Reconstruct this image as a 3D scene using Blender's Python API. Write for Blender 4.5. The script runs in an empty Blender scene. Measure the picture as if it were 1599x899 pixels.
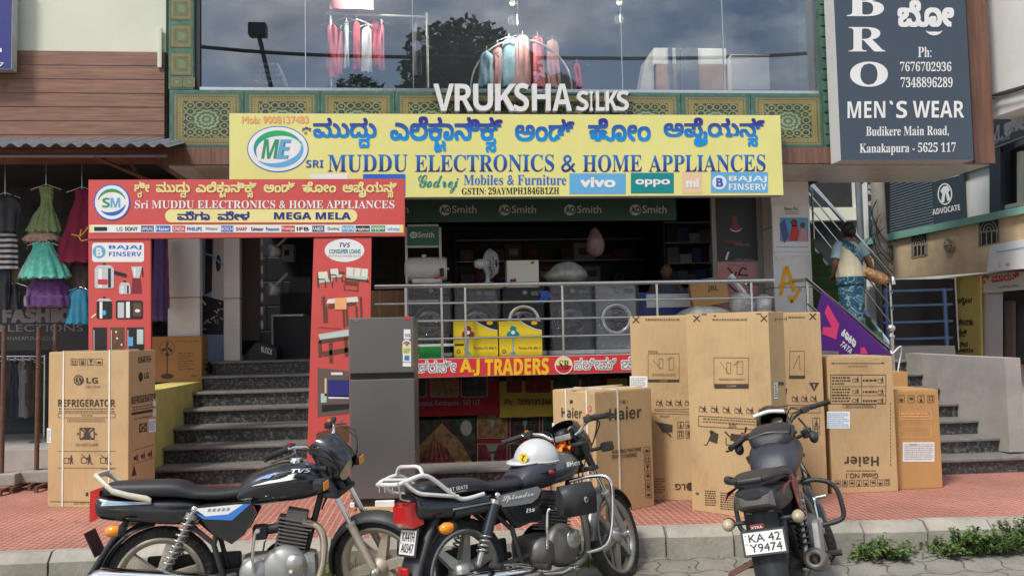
import bpy, bmesh, math, random
from mathutils import Vector, Matrix, noise
from math import sin, cos, pi, radians, sqrt, atan2
random.seed(7)
scene = bpy.context.scene
COL = scene.collection

# ------------------------------------------------------------------ camera, world, sun, exposure
W_PX, H_PX, F_PX = 1599.0, 899.0, 1300.0
CAM_Z = 1.52
YAW, PITCH, ROLL = radians(-5.4), radians(3.27), 0.0215
_f = Vector((-sin(YAW)*cos(PITCH), cos(YAW)*cos(PITCH), sin(PITCH)))
_r0 = Vector((cos(YAW), sin(YAW), 0))
_u0 = _r0.cross(_f)
CR = cos(ROLL)*_r0 - sin(ROLL)*_u0
CU = sin(ROLL)*_r0 + cos(ROLL)*_u0
CAM = Vector((0, 0, CAM_Z))
cam_d = bpy.data.cameras.new('camera')
cam_d.sensor_width = 36.0
cam_d.lens = F_PX/W_PX*36.0
cam_d.clip_start = 0.05
cam_d.clip_end = 2000
cam = bpy.data.objects.new('camera', cam_d)
COL.objects.link(cam)
cam.matrix_world = Matrix(((CR.x, CU.x, -_f.x, 0), (CR.y, CU.y, -_f.y, 0), (CR.z, CU.z, -_f.z, CAM_Z), (0, 0, 0, 1)))
scene.camera = cam

SUN_EL, SUN_AZ = radians(54), radians(225)      # azimuth clockwise from +Y (the shop side)
world = bpy.data.worlds.new('World'); scene.world = world; world.use_nodes = True
nt = world.node_tree; N = nt.nodes; LK = nt.links
bg = N['Background']
sky = N.new('ShaderNodeTexSky'); sky.sky_type = 'NISHITA'; sky.sun_disc = False
sky.sun_elevation = SUN_EL; sky.sun_rotation = SUN_AZ
sky.air_density = 1.0; sky.dust_density = 2.0; sky.ozone_density = 1.0
tcw = N.new('ShaderNodeTexCoord')
mpw = N.new('ShaderNodeMapping'); mpw.inputs['Scale'].default_value = (2.4, 2.4, 4.6); mpw.inputs['Location'].default_value = (0.35, 0.2, 0.1)
nzw = N.new('ShaderNodeTexNoise'); nzw.inputs['Scale'].default_value = 1.9; nzw.inputs['Detail'].default_value = 9; nzw.inputs['Roughness'].default_value = .58
rpw = N.new('ShaderNodeValToRGB'); rpw.color_ramp.elements[0].position = .44; rpw.color_ramp.elements[1].position = .6
nz2 = N.new('ShaderNodeTexNoise'); nz2.inputs['Scale'].default_value = 4.5; nz2.inputs['Detail'].default_value = 6
rp2 = N.new('ShaderNodeValToRGB')
rp2.color_ramp.elements[0].color = (3.4, 3.9, 4.8, 1); rp2.color_ramp.elements[1].color = (11.0, 11.2, 11.2, 1)
rp2.color_ramp.elements[0].position = .3; rp2.color_ramp.elements[1].position = .72
mxw = N.new('ShaderNodeMixRGB')
LK.new(tcw.outputs['Generated'], mpw.inputs[0]); LK.new(mpw.outputs[0], nzw.inputs['Vector']); LK.new(mpw.outputs[0], nz2.inputs['Vector'])
LK.new(nzw.outputs['Fac'], rpw.inputs[0]); LK.new(nz2.outputs['Fac'], rp2.inputs[0])
LK.new(rpw.outputs[0], mxw.inputs[0]); LK.new(sky.outputs[0], mxw.inputs[1]); LK.new(rp2.outputs[0], mxw.inputs[2])
LK.new(mxw.outputs[0], bg.inputs['Color']); bg.inputs['Strength'].default_value = 0.10

sun_d = bpy.data.lights.new('sun', 'SUN'); sun_d.energy = 2.2; sun_d.angle = radians(11); sun_d.color = (1, .965, .9)
sun = bpy.data.objects.new('sun', sun_d); COL.objects.link(sun)
_sd = Vector((sin(SUN_AZ)*cos(SUN_EL), cos(SUN_AZ)*cos(SUN_EL), sin(SUN_EL)))
sun.rotation_euler = _sd.to_track_quat('Z', 'Y').to_euler()
sun.location = _sd*40

scene.view_settings.view_transform = 'Standard'; scene.view_settings.look = 'None'
scene.view_settings.exposure = 0.62; scene.view_settings.gamma = 1
scene.render.engine = 'CYCLES'
scene.cycles.max_bounces = 7; scene.cycles.transparent_max_bounces = 12
scene.cycles.caustics_reflective = False; scene.cycles.caustics_refractive = False
scene.cycles.use_denoising = True
scene.cycles.sample_clamp_indirect = 6

# ------------------------------------------------------------------ picture point -> place
def ray(px, py):
    d = _f*F_PX + CR*(px - W_PX/2) - CU*(py - H_PX/2)
    return d.normalized()
def at(px, py, X=None, Y=None, z=None):
    """The place on the plane X=, Y= or z= that the photograph shows at (px, py)."""
    d = ray(px, py)
    t = (X/d.x) if X is not None else (Y/d.y) if Y is not None else ((z - CAM_Z)/d.z)
    return CAM + d*t
def proj(p):
    q = Vector(p) - CAM
    k = F_PX/q.dot(_f)
    return W_PX/2 + q.dot(CR)*k, H_PX/2 - q.dot(CU)*k

# ------------------------------------------------------------------ materials
MAT = {}
def _new(name):
    m = bpy.data.materials.new(name); m.use_nodes = True; MAT[name] = m
    b = m.node_tree.nodes['Principled BSDF']
    return m, m.node_tree.nodes, m.node_tree.links, b
def mat(name, col, rough=.5, metal=0.0, var=.12, scale=6.0, bump=0.0, bscale=60.0, coat=0.0, spec=.5, dirt=0.0, emit=None, stretch=(1, 1, 1)):
    """Base colour broken up by two sizes of noise, optional bump, dirt blotches and clear coat."""
    if name in MAT: return name
    m, n, l, b = _new(name)
    c = Vector(col[:3])
    tc = n.new('ShaderNodeTexCoord')
    mp = n.new('ShaderNodeMapping'); mp.inputs['Scale'].default_value = stretch
    l.new(tc.outputs['Object'], mp.inputs[0])
    nz = n.new('ShaderNodeTexNoise'); nz.inputs['Scale'].default_value = scale; nz.inputs['Detail'].default_value = 8; nz.inputs['Roughness'].default_value = .62
    l.new(mp.outputs[0], nz.inputs['Vector'])
    r = n.new('ShaderNodeValToRGB'); r.color_ramp.elements[0].position = .3; r.color_ramp.elements[1].position = .7
    r.color_ramp.elements[0].color = (*(c*(1-var)), 1); r.color_ramp.elements[1].color = (*(c*(1+var)), 1)
    l.new(nz.outputs['Fac'], r.inputs[0])
    out = r.outputs[0]
    if dirt:
        n2 = n.new('ShaderNodeTexNoise'); n2.inputs['Scale'].default_value = scale*.45; n2.inputs['Detail'].default_value = 10; n2.inputs['Roughness'].default_value = .7
        l.new(tc.outputs['Object'], n2.inputs['Vector'])
        r2 = n.new('ShaderNodeValToRGB'); r2.color_ramp.elements[0].position = .48; r2.color_ramp.elements[1].position = .72
        r2.color_ramp.elements[1].color = (dirt, dirt, dirt, 1)
        l.new(n2.outputs['Fac'], r2.inputs[0])
        mx = n.new('ShaderNodeMixRGB'); mx.inputs[2].default_value = (.16, .13, .095, 1)
        l.new(r2.outputs[0], mx.inputs[0]); l.new(out, mx.inputs[1]); out = mx.outputs[0]
    l.new(out, b.inputs['Base Color'])
    rr = n.new('ShaderNodeMapRange'); rr.inputs[3].default_value = max(.03, rough-.08); rr.inputs[4].default_value = min(1, rough+.1)
    l.new(nz.outputs['Fac'], rr.inputs[0]); l.new(rr.outputs[0], b.inputs['Roughness'])
    b.inputs['Metallic'].default_value = metal
    b.inputs['Specular IOR Level'].default_value = spec
    b.inputs['Coat Weight'].default_value = coat
    b.inputs['Coat Roughness'].default_value = .08
    if bump:
        nb = n.new('ShaderNodeTexNoise'); nb.inputs['Scale'].default_value = bscale; nb.inputs['Detail'].default_value = 5
        l.new(mp.outputs[0], nb.inputs['Vector'])
        bp = n.new('ShaderNodeBump'); bp.inputs['Strength'].default_value = bump; bp.inputs['Distance'].default_value = .01
        l.new(nb.outputs['Fac'], bp.inputs['Height']); l.new(bp.outputs[0], b.inputs['Normal'])
    if emit:
        b.inputs['Emission Color'].default_value = (*emit[:3], 1); b.inputs['Emission Strength'].default_value = emit[3]
    return name
def flat(name, col, rough=.45):
    return mat(name, col, rough, var=.05, scale=3)
def math_(n, l, op, a, b=None):
    q = n.new('ShaderNodeMath'); q.operation = op
    for i, v in enumerate((a, b)):
        if v is None: continue
        if hasattr(v, 'links'): l.new(v, q.inputs[i])
        else: q.inputs[i].default_value = v
    return q.outputs[0]
def ramp(n, l, fac, stops):
    r = n.new('ShaderNodeValToRGB'); e = r.color_ramp.elements
    while len(e) < len(stops): e.new(.5)
    for q, (p, c) in zip(e, stops): q.position = p; q.color = (*c, 1) if len(c) == 3 else c
    l.new(fac, r.inputs[0]); return r.outputs[0]

# ------------------------------------------------------------------ mesh builder
def rings_faces(k, n, closed=True):
    f = []
    for i in range(k-1):
        for j in range(n if closed else n-1):
            j2 = (j+1) % n
            f.append((i*n+j, i*n+j2, (i+1)*n+j2, (i+1)*n+j))
    return f
def crom(pts, sub=6, closed=False):
    pts = [Vector(p) for p in pts]; out = []
    n = len(pts)
    rng = range(n if closed else n-1)
    for i in rng:
        if closed: p0, p1, p2, p3 = pts[i-1], pts[i], pts[(i+1) % n], pts[(i+2) % n]
        else: p0, p1, p2, p3 = pts[max(i-1, 0)], pts[i], pts[i+1], pts[min(i+2, n-1)]
        for s in range(sub):
            t = s/sub
            out.append(.5*((2*p1)+(p2-p0)*t+(2*p0-5*p1+4*p2-p3)*t*t+(3*p1-p0-3*p2+p3)*t**3))
    if not closed: out.append(pts[-1])
    return out
_tc = {}
def text_mesh(s, bold=0.0, res=3):
    """Letter outlines as (points, faces, layers); bold letters are the same outline laid down shifted, layer on layer."""
    k = (s, bold, res)
    if k in _tc: return _tc[k]
    if bold > 0:
        V, F, _ = text_mesh(s, 0.0, res); n = len(V); b = bold*.95; oV, oF, oL = [], [], []
        for i, (dx, dy) in enumerate(((0, 0), (-b, -b), (b, -b), (b, b), (-b, b))):
            oV += [(x+dx, y+dy) for x, y in V]; oF += [tuple(a+i*n for a in f) for f in F]; oL += [i]*n
        _tc[k] = (oV, oF, oL); return _tc[k]
    c = bpy.data.curves.new('t', 'FONT'); c.body = s; c.resolution_u = res
    o = bpy.data.objects.new('t', c); COL.objects.link(o)
    me = bpy.data.meshes.new_from_object(o)
    r = ([(v.co.x, v.co.y) for v in me.vertices], [tuple(p.vertices) for p in me.polygons], [0]*len(me.vertices))
    bpy.data.objects.remove(o); bpy.data.curves.remove(c); bpy.data.meshes.remove(me)
    _tc[k] = r; return r
def _adv(s):
    a = max(v[0] for v in text_mesh(s+'|')[0]); b = max(v[0] for v in text_mesh('|')[0])
    return a-b
def kannada_mesh(s, bold=.018):
    """Glyph by glyph; {x} hangs letter x small under the letter before it."""
    V, F, L = [], [], []
    x = 0.0; last = (0, .5); i = 0; cnt = 0
    sub = None
    while i < len(s):
        ch = s[i]
        if ch == ' ': x += .32; i += 1; continue
        if ch == '{':
            j = s.index('}', i); v, f, l = text_mesh(s[i+1:j], bold*1.5)
            w = max(q[0] for q in v)
            k = .58; ox = max(last[0]+(last[1]-last[0])*.42, last[1]-w*k*.86); b = len(V)
            V += [(ox+q[0]*k, q[1]*k-.43) for q in v]; F += [tuple(b+a for a in p) for p in f]; L += [10+q for q in l]
            x = max(x, ox+w*k-.1); i = j+1; continue
        v, f, l = text_mesh(ch, bold)
        b = len(V); V += [(x+q[0], q[1]) for q in v]; F += [tuple(b+a for a in p) for p in f]; L += [cnt % 2*5+q for q in l]; cnt += 1
        a = _adv(ch)
        if a > .25: last = (x, x+a)
        x += a; i += 1
    return V, F, L

class MB:
    def __init__(s, M=None):
        s.v, s.f, s.m, s.sm, s.names = [], [], [], [], []
        s.M = M or Matrix()
        s.uv = {}
    def mi(s, m):
        if m not in s.names: s.names.append(m)
        return s.names.index(m)
    def add(s, vs, fs, m, smooth=False):
        b = len(s.v); k = s.mi(m)
        s.v += [s.M @ Vector(p) for p in vs]
        for f in fs:
            s.f.append(tuple(b+i for i in f)); s.m.append(k); s.sm.append(smooth)
        return s
    def box(s, x0, x1, y0, y1, z0, z1, m, b=0.0, R=None):
        x0, x1 = min(x0, x1), max(x0, x1); y0, y1 = min(y0, y1), max(y0, y1); z0, z1 = min(z0, z1), max(z0, z1)
        c = Vector(((x0+x1)/2, (y0+y1)/2, (z0+z1)/2)); h = ((x1-x0)/2, (y1-y0)/2, (z1-z0)/2)
        b = min(b, min(h)*.98)
        if b <= 0:
            vs = [Vector((sx*h[0], sy*h[1], sz*h[2])) for sz in (-1, 1) for sy in (-1, 1) for sx in (-1, 1)]
            fs = [(0, 2, 3, 1), (4, 5, 7, 6), (0, 1, 5, 4), (2, 6, 7, 3), (0, 4, 6, 2), (1, 3, 7, 5)]
        else:
            bm = bmesh.new(); bmesh.ops.create_cube(bm, size=2)
            for q in bm.verts: q.co = Vector((q.co.x*h[0], q.co.y*h[1], q.co.z*h[2]))
            bmesh.ops.bevel(bm, geom=bm.edges[:]+bm.verts[:], offset=b, segments=2 if b > .004 else 1, profile=.6, affect='EDGES')
            bm.verts.index_update()
            vs = [q.co.copy() for q in bm.verts]; fs = [tuple(q.index for q in f.verts) for f in bm.faces]; bm.free()
        if R is not None: vs = [R @ q for q in vs]
        return s.add([q+c for q in vs], fs, m)
    def obox(s, o, ax, ay, az, m, b=0.0):
        """Box from corner o along three edge vectors."""
        ax, ay, az = Vector(ax), Vector(ay), Vector(az)
        T = Matrix((( *ax.normalized(),), (*ay.normalized(),), (*az.normalized(),))).transposed()
        t = MB(); t.box(0, ax.length, 0, ay.length, 0, az.length, m, b)
        return s.add([Vector(o)+T @ q for q in t.v], t.f, m)
    def cyl(s, p0, p1, r0, m, r1=None, n=14, caps=True, smooth=True):
        return s.tube([p0, p1], [r0, r0 if r1 is None else r1], m, n, caps=caps, smooth=smooth)
    def tube(s, pts, r, m, n=8, caps=True, smooth=True, closed=False, flat=None):
        pts = [Vector(p) for p in pts]
        K = len(pts)
        rs = r if isinstance(r, (list, tuple)) else [r]*K
        if len(rs) != K: rs = [rs[min(len(rs)-1, int(i*(len(rs)-1)/(K-1)+.5))] for i in range(K)]
        vs = []; up = None
        for i, p in enumerate(pts):
            if closed: t = (pts[(i+1) % K]-pts[i-1])
            else: t = (pts[min(i+1, K-1)]-pts[max(i-1, 0)])
            if t.length < 1e-9: t = Vector((0, 0, 1))
            t.normalize()
            if up is None:
                up = t.cross(Vector((0, 0, 1)))
                if up.length < .1: up = t.cross(Vector((1, 0, 0)))
                up.normalize()
            up = (up-t*up.dot(t)); up.normalize()
            w = t.cross(up)
            for j in range(n):
                a = 2*pi*j/n
                q = up*cos(a)*rs[i]+w*sin(a)*rs[i]
                if flat: q.z *= flat
                vs.append(p+q)
        fs = rings_faces(K, n)
        if closed:
            for j in range(n): fs.append(((K-1)*n+j, (K-1)*n+(j+1) % n, (j+1) % n, j))
        elif caps:
            s.add(vs, fs, m, smooth)
            c0 = [vs[j] for j in range(n)]; c1 = [vs[(K-1)*n+j] for j in range(n)]
            s.add(c0, [tuple(reversed(range(n)))], m); s.add(c1, [tuple(range(n))], m)
            return s
        return s.add(vs, fs, m, smooth)
    def lathe(s, prof, o, ax, m, n=20, smooth=True, caps=False):
        """prof: (radius, height along ax) from o."""
        o = Vector(o); t = Vector(ax).normalized()
        u = t.cross(Vector((0, 0, 1)))
        if u.length < .1: u = t.cross(Vector((1, 0, 0)))
        u.normalize(); w = t.cross(u)
        vs = [o+t*h+(u*cos(2*pi*j/n)+w*sin(2*pi*j/n))*r for r, h in prof for j in range(n)]
        s.add(vs, rings_faces(len(prof), n), m, smooth)
        if caps:
            s.add(vs[:n], [tuple(range(n))], m); s.add(vs[-n:], [tuple(range(n))], m)
        return s
    def prism(s, pts, o, u, v, d, m, smooth=False):
        """Polygon pts in the frame (o,u,v), pushed along vector d."""
        o, u, v, d = Vector(o), Vector(u), Vector(v), Vector(d); n = len(pts)
        a = [o+u*p[0]+v*p[1] for p in pts]; vs = a+[p+d for p in a]
        s.add(vs, [tuple(range(n)), tuple(reversed(range(n, 2*n)))], m)
        return s.add(vs, [(i, (i+1) % n, n+(i+1) % n, n+i) for i in range(n)], m, smooth)
    def ball(s, c, r, m, n=14, k=9, R=None, zcut=-1.0):
        if not isinstance(r, (list, tuple)): r = (r, r, r)
        vs = []
        for i in range(k+1):
            ph = -pi/2+pi*i/k
            zz = max(sin(ph), zcut); rr = sqrt(max(0, 1-zz*zz)) if sin(ph) >= zcut else cos(ph)
            for j in range(n):
                q = Vector((rr*cos(2*pi*j/n)*r[0], rr*sin(2*pi*j/n)*r[1], zz*r[2]))
                if R is not None: q = R @ q
                vs.append(Vector(c)+q)
        return s.add(vs, rings_faces(k+1, n), m, True)
    def loft(s, rings, m, smooth=True, caps=True, closed=True):
        n = len(rings[0]); vs = [p for r in rings for p in r]
        s.add(vs, rings_faces(len(rings), n, closed), m, smooth)
        if caps and closed:
            s.add(rings[0], [tuple(reversed(range(n)))], m); s.add(rings[-1], [tuple(range(n))], m)
        return s
    def quad(s, a, b, c, d, m): return s.add([a, b, c, d], [(0, 1, 2, 3)], m)
    def build(s, name, parent=None, rel=True, label=None, loc=None, origin=True):
        me = bpy.data.meshes.new(name)
        vs = s.v
        off = Vector((0, 0, 0))
        if parent is not None:
            if rel: off = parent_world(parent)
        elif loc is not None: off = Vector(loc)
        elif origin and vs:
            lo = [min(v[i] for v in vs) for i in range(3)]; hi = [max(v[i] for v in vs) for i in range(3)]
            off = Vector(((lo[0]+hi[0])/2, (lo[1]+hi[1])/2, lo[2]))
        me.from_pydata([tuple(v-off) for v in vs], [], s.f)
        for q in s.names: me.materials.append(MAT[q])
        me.polygons.foreach_set('material_index', s.m)
        me.polygons.foreach_set('use_smooth', s.sm)
        if s.uv:
            ul = me.uv_layers.new(name='UVMap')
            for p in me.polygons:
                if p.index in s.uv:
                    for li, q in zip(p.loop_indices, s.uv[p.index]): ul.data[li].uv = q
        me.update()
        o = bpy.data.objects.new(name, me); COL.objects.link(o)
        if parent is not None: o.parent = parent
        else: o.location = off
        if label: o['label'] = label
        return o
def parent_world(o):
    p = Vector((0, 0, 0))
    while o is not None: p += o.location; o = o.parent
    return p
def tag(o, label, cat, group=None, kind=None):
    o['label'] = label; o['category'] = cat
    if group: o['group'] = group
    if kind: o['kind'] = kind
    return o
def thing(name, label, cat, loc=(0, 0, 0), rz=0.0, group=None):
    o = bpy.data.objects.new(name, None); COL.objects.link(o)
    o.location = loc; o.rotation_euler = (0, 0, rz); o.empty_display_size = .1
    return tag(o, label, cat, group)
def structure(o): o['kind'] = 'structure'; return o

class Face:
    """A plane of a real thing, on which marks are printed; places are read off the photograph."""
    def __init__(s, p, n, mb=None):
        s.p, s.n, s.mb, s.k = Vector(p), Vector(n).normalized(), mb or MB(), 1
        if s.n.dot(CAM-s.p) < 0: s.n = -s.n
        s.base = .002
    def w(s, x, y, lift=0.0):
        d = ray(x, y); p = s.p+s.n*lift
        return CAM+d*((p-CAM).dot(s.n)/d.dot(s.n))
    def lay(s, k=None):
        return s.base+.0012*(k if k is not None else 0)
    def poly(s, pts, m, k=0):
        v = [s.w(x, y) + s.n*s.lay(k) for x, y in pts]
        s.mb.add(v, [tuple(range(len(v)))], m); return s
    def rect(s, x0, y0, x1, y1, m, k=0, sl=0.0):
        return s.poly([(x0, y1), (x1, y1+sl*(x1-x0)), (x1, y0+sl*(x1-x0)), (x0, y0)], m, k)
    def rrect(s, x0, y0, x1, y1, r, m, k=0, sl=0.0):
        pts = []
        for cx, cy, a0 in ((x1-r, y1-r, 0), (x0+r, y1-r, 90), (x0+r, y0+r, 180), (x1-r, y0+r, 270)):
            for a in range(0, 91, 15):
                t = radians(a0+a); x = cx+r*cos(t); pts.append((x, cy+r*sin(t)+sl*(x-x0)))
        return s.poly(pts, m, k)
    def disc(s, cx, cy, rx, ry, m, k=0, n=28):
        return s.poly([(cx+rx*cos(2*pi*i/n), cy+ry*sin(2*pi*i/n)) for i in range(n)], m, k)
    def arc(s, cx, cy, rx, ry, a0, a1, w0, w1, m, k=0, n=20):
        """Crescent band, width w0 at the ends, w1 in the middle."""
        o, i_ = [], []
        for i in range(n+1):
            t = radians(a0+(a1-a0)*i/n); w = w0+(w1-w0)*sin(pi*i/n)
            o.append((cx+rx*cos(t), cy+ry*sin(t))); i_.append((cx+(rx-w)*cos(t), cy+(ry-w)*sin(t)))
        for i in range(n): s.poly([o[i], o[i+1], i_[i+1], i_[i]], m, k)
        return s
    def ring(s, cx, cy, rx, ry, w, m, k=0, n=24): return s.arc(cx, cy, rx, ry, 0, 360, w, w, m, k, n)
    def line(s, pts, w, m, k=0):
        for (x0, y0), (x1, y1) in zip(pts, pts[1:]):
            d = sqrt((x1-x0)**2+(y1-y0)**2) or 1; nx, ny = -(y1-y0)/d*w/2, (x1-x0)/d*w/2
            s.poly([(x0+nx, y0+ny), (x1+nx, y1+ny), (x1-nx, y1-ny), (x0-nx, y0-ny)], m, k)
        return s
    def frame(s, x0, y0, x1, y1, w, m, k=0, sl=0.0):
        f = lambda x, y: (x, y+sl*(x-x0))
        return s.line([f(x0, y0), f(x1, y0)], w, m, k).line([f(x0, y1), f(x1, y1)], w, m, k).line([f(x0, y0), f(x0, y1)], w, m, k).line([f(x1, y0), f(x1, y1)], w, m, k)
    def text(s, t, x0, y0, x1, y1, m, k=1, sl=0.0, bold=0.0, kan=False, res=3, shear=0.0, flip=False, quad=None):
        """Lettering filling the box (x0,y0)-(x1,y1); flip turns it upside down."""
        if kan: V, F, L = kannada_mesh(t, bold or .018)
        else:
            V, F, L = text_mesh(t, bold, res)
        if not V: return s
        ax, bx = min(v[0] for v in V), max(v[0] for v in V); ay, by = min(v[1] for v in V), max(v[1] for v in V)
        out = []
        for (x, y), l in zip(V, L):
            u = (x-ax)/(bx-ax or 1); v = (y-ay)/(by-ay or 1)
            if flip: u, v = 1-u, 1-v
            if quad:
                (q0, q1, q2, q3) = quad   # bl, br, tr, tl
                X = (q0[0]*(1-u)+q1[0]*u)*(1-v)+(q3[0]*(1-u)+q2[0]*u)*v
                Yy = (q0[1]*(1-u)+q1[1]*u)*(1-v)+(q3[1]*(1-u)+q2[1]*u)*v
            else:
                X = x0+(x1-x0)*u+shear*(v)*(y1-y0); Yy = y1+(y0-y1)*v+sl*(X-x0)
            out.append(s.w(X, Yy)+s.n*(s.lay(k)+.00018*l))
        s.mb.add(out, F, m); return s
    def lines(s, x0, y0, x1, y1, rows, m, k=0, sl=0.0, fill=.45, ragged=True):
        """Rows of fine print: short word-long strokes."""
        h = (y1-y0)/rows
        for r in range(rows):
            x = x0; y = y0+h*(r+.5); end = x1-(random.random()*.35*(x1-x0) if ragged and r % 3 == 2 else 0)
            while x < end-1:
                w = min(end-x, random.uniform(2, 6)*max(.6, h/5))
                s.rect(x, y-h*fill/2+sl*(x-x0), x+w, y+h*fill/2+sl*(x-x0), m, k, sl); x += w+max(.8, h*.25)
        return s
def side_of(p0, p1):
    d = Vector(p1)-Vector(p0); return Vector((d.y, -d.x, 0)).normalized()
# ------------------------------------------------------------------ special surfaces
def uvquad(mb, a, b, c, d, m, uv=((0, 0), (1, 0), (1, 1), (0, 1))):
    mb.uv[len(mb.f)] = uv; mb.quad(a, b, c, d, m)
def m_planks():
    m, n, l, b = _new('plank_wood')
    tc = n.new('ShaderNodeTexCoord'); sp = n.new('ShaderNodeSeparateXYZ'); l.new(tc.outputs['Object'], sp.inputs[0])
    row = math_(n, l, 'FLOOR', math_(n, l, 'DIVIDE', sp.outputs['Z'], .158))
    mp = n.new('ShaderNodeMapping'); mp.inputs['Scale'].default_value = (1.3, 1, 26)
    l.new(tc.outputs['Object'], mp.inputs[0])
    cb = n.new('ShaderNodeCombineXYZ'); l.new(math_(n, l, 'MULTIPLY', row, 3.7), cb.inputs[0]); l.new(math_(n, l, 'MULTIPLY', row, 1.3), cb.inputs[1])
    ad = n.new('ShaderNodeVectorMath'); l.new(mp.outputs[0], ad.inputs[0]); l.new(cb.outputs[0], ad.inputs[1])
    nz = n.new('ShaderNodeTexNoise'); nz.inputs['Scale'].default_value = 1.6; nz.inputs['Detail'].default_value = 9; nz.inputs['Distortion'].default_value = .8
    l.new(ad.outputs[0], nz.inputs['Vector'])
    c1 = ramp(n, l, nz.outputs['Fac'], [(.25, (.15, .072, .048)), (.5, (.24, .115, .072)), (.75, (.33, .175, .11))])
    vo = n.new('ShaderNodeTexVoronoi'); vo.inputs['Scale'].default_value = 2.4; l.new(tc.outputs['Object'], vo.inputs['Vector'])
    kn = ramp(n, l, vo.outputs['Distance'], [(.03, (.3, .3, .3)), (.17, (1, 1, 1))])
    mx = n.new('ShaderNodeMixRGB'); mx.blend_type = 'MULTIPLY'; mx.inputs[0].default_value = .6; l.new(c1, mx.inputs[1]); l.new(kn, mx.inputs[2])
    l.new(mx.outputs[0], b.inputs['Base Color']); b.inputs['Roughness'].default_value = .55
m_planks()
def m_brown_acp():
    m, n, l, b = _new('brown_panel')
    tc = n.new('ShaderNodeTexCoord'); mp = n.new('ShaderNodeMapping'); mp.inputs['Scale'].default_value = (30, 30, 1.2)
    l.new(tc.outputs['Object'], mp.inputs[0])
    nz = n.new('ShaderNodeTexNoise'); nz.inputs['Scale'].default_value = 1.2; nz.inputs['Detail'].default_value = 6; l.new(mp.outputs[0], nz.inputs['Vector'])
    l.new(ramp(n, l, nz.outputs['Fac'], [(.3, (.12, .055, .035)), (.7, (.22, .11, .07))]), b.inputs['Base Color'])
    b.inputs['Roughness'].default_value = .35
m_brown_acp()
def m_mandala(name, rnd):
    """Printed wall tile: medallion, scrolls, gold border."""
    m, n, l, b = _new(name)
    uv = n.new('ShaderNodeUVMap'); sp = n.new('ShaderNodeSeparateXYZ'); l.new(uv.outputs[0], sp.inputs[0])
    x = math_(n, l, 'SUBTRACT', sp.outputs['X'], .5); y = math_(n, l, 'SUBTRACT', sp.outputs['Y'], .5)
    r = math_(n, l, 'SQRT', math_(n, l, 'ADD', math_(n, l, 'MULTIPLY', x, x), math_(n, l, 'MULTIPLY', y, y)))
    th = math_(n, l, 'ARCTAN2', y, x)
    pet = math_(n, l, 'MULTIPLY', math_(n, l, 'COSINE', math_(n, l, 'MULTIPLY', th, 12)), .5)
    rg = math_(n, l, 'SINE', math_(n, l, 'ADD', math_(n, l, 'MULTIPLY', r, 88), math_(n, l, 'MULTIPLY', pet, 1.8)))
    med = math_(n, l, 'ADD', math_(n, l, 'MULTIPLY', rg, .5), .5)
    vo = n.new('ShaderNodeTexVoronoi'); vo.feature = 'F1'; vo.inputs['Scale'].default_value = 8; vo.inputs['Randomness'].default_value = .2
    l.new(uv.outputs[0], vo.inputs['Vector'])
    scr = math_(n, l, 'ADD', math_(n, l, 'MULTIPLY', math_(n, l, 'SINE', math_(n, l, 'MULTIPLY', vo.outputs['Distance'], 17)), .5), .5)
    isr = math_(n, l, 'LESS_THAN', r, .2)
    core = n.new('ShaderNodeMixRGB'); l.new(isr, core.inputs[0])
    l.new(ramp(n, l, scr, [(.5, (.02, .055, .04)), (.72, (.27, .25, .1))]), core.inputs[1])
    l.new(ramp(n, l, med, [(.3, (.05, .13, .085)), (.8, (.3, .33, .15))]), core.inputs[2])
    ax = math_(n, l, 'ABSOLUTE', x); ay = math_(n, l, 'ABSOLUTE', y); mxx = math_(n, l, 'MAXIMUM', ax, ay)
    stp = math_(n, l, 'SINE', math_(n, l, 'MULTIPLY', math_(n, l, 'ADD', sp.outputs['X'], sp.outputs['Y']), 170))
    bord = ramp(n, l, math_(n, l, 'ADD', mxx, math_(n, l, 'MULTIPLY', stp, .011)), [(.33, (.03, .065, .045)), (.345, (.24, .19, .065)), (.375, (.3, .23, .08)), (.385, (.06, .09, .05)), (.395, (.3, .23, .08)), (.415, (.25, .19, .07)), (.425, (.03, .055, .035)), (.45, (.28, .24, .1)), (.47, (.05, .1, .07)), (.5, (.07, .13, .095))])
    isb = math_(n, l, 'GREATER_THAN', mxx, .335)
    f = n.new('ShaderNodeMixRGB'); l.new(isb, f.inputs[0]); l.new(core.outputs[0], f.inputs[1]); l.new(bord, f.inputs[2])
    nz = n.new('ShaderNodeTexNoise'); nz.inputs['Scale'].default_value = rnd; nz.inputs['Detail'].default_value = 4
    l.new(uv.outputs[0], nz.inputs['Vector'])
    g = n.new('ShaderNodeMixRGB'); g.blend_type = 'OVERLAY'; g.inputs[0].default_value = .5; l.new(f.outputs[0], g.inputs[1]); l.new(nz.outputs['Fac'], g.inputs[2])
    l.new(g.outputs[0], b.inputs['Base Color']); b.inputs['Roughness'].default_value = .3
m_mandala('mandala_tile', 2.0); m_mandala('mandala_tile_small', 3.1)
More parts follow.
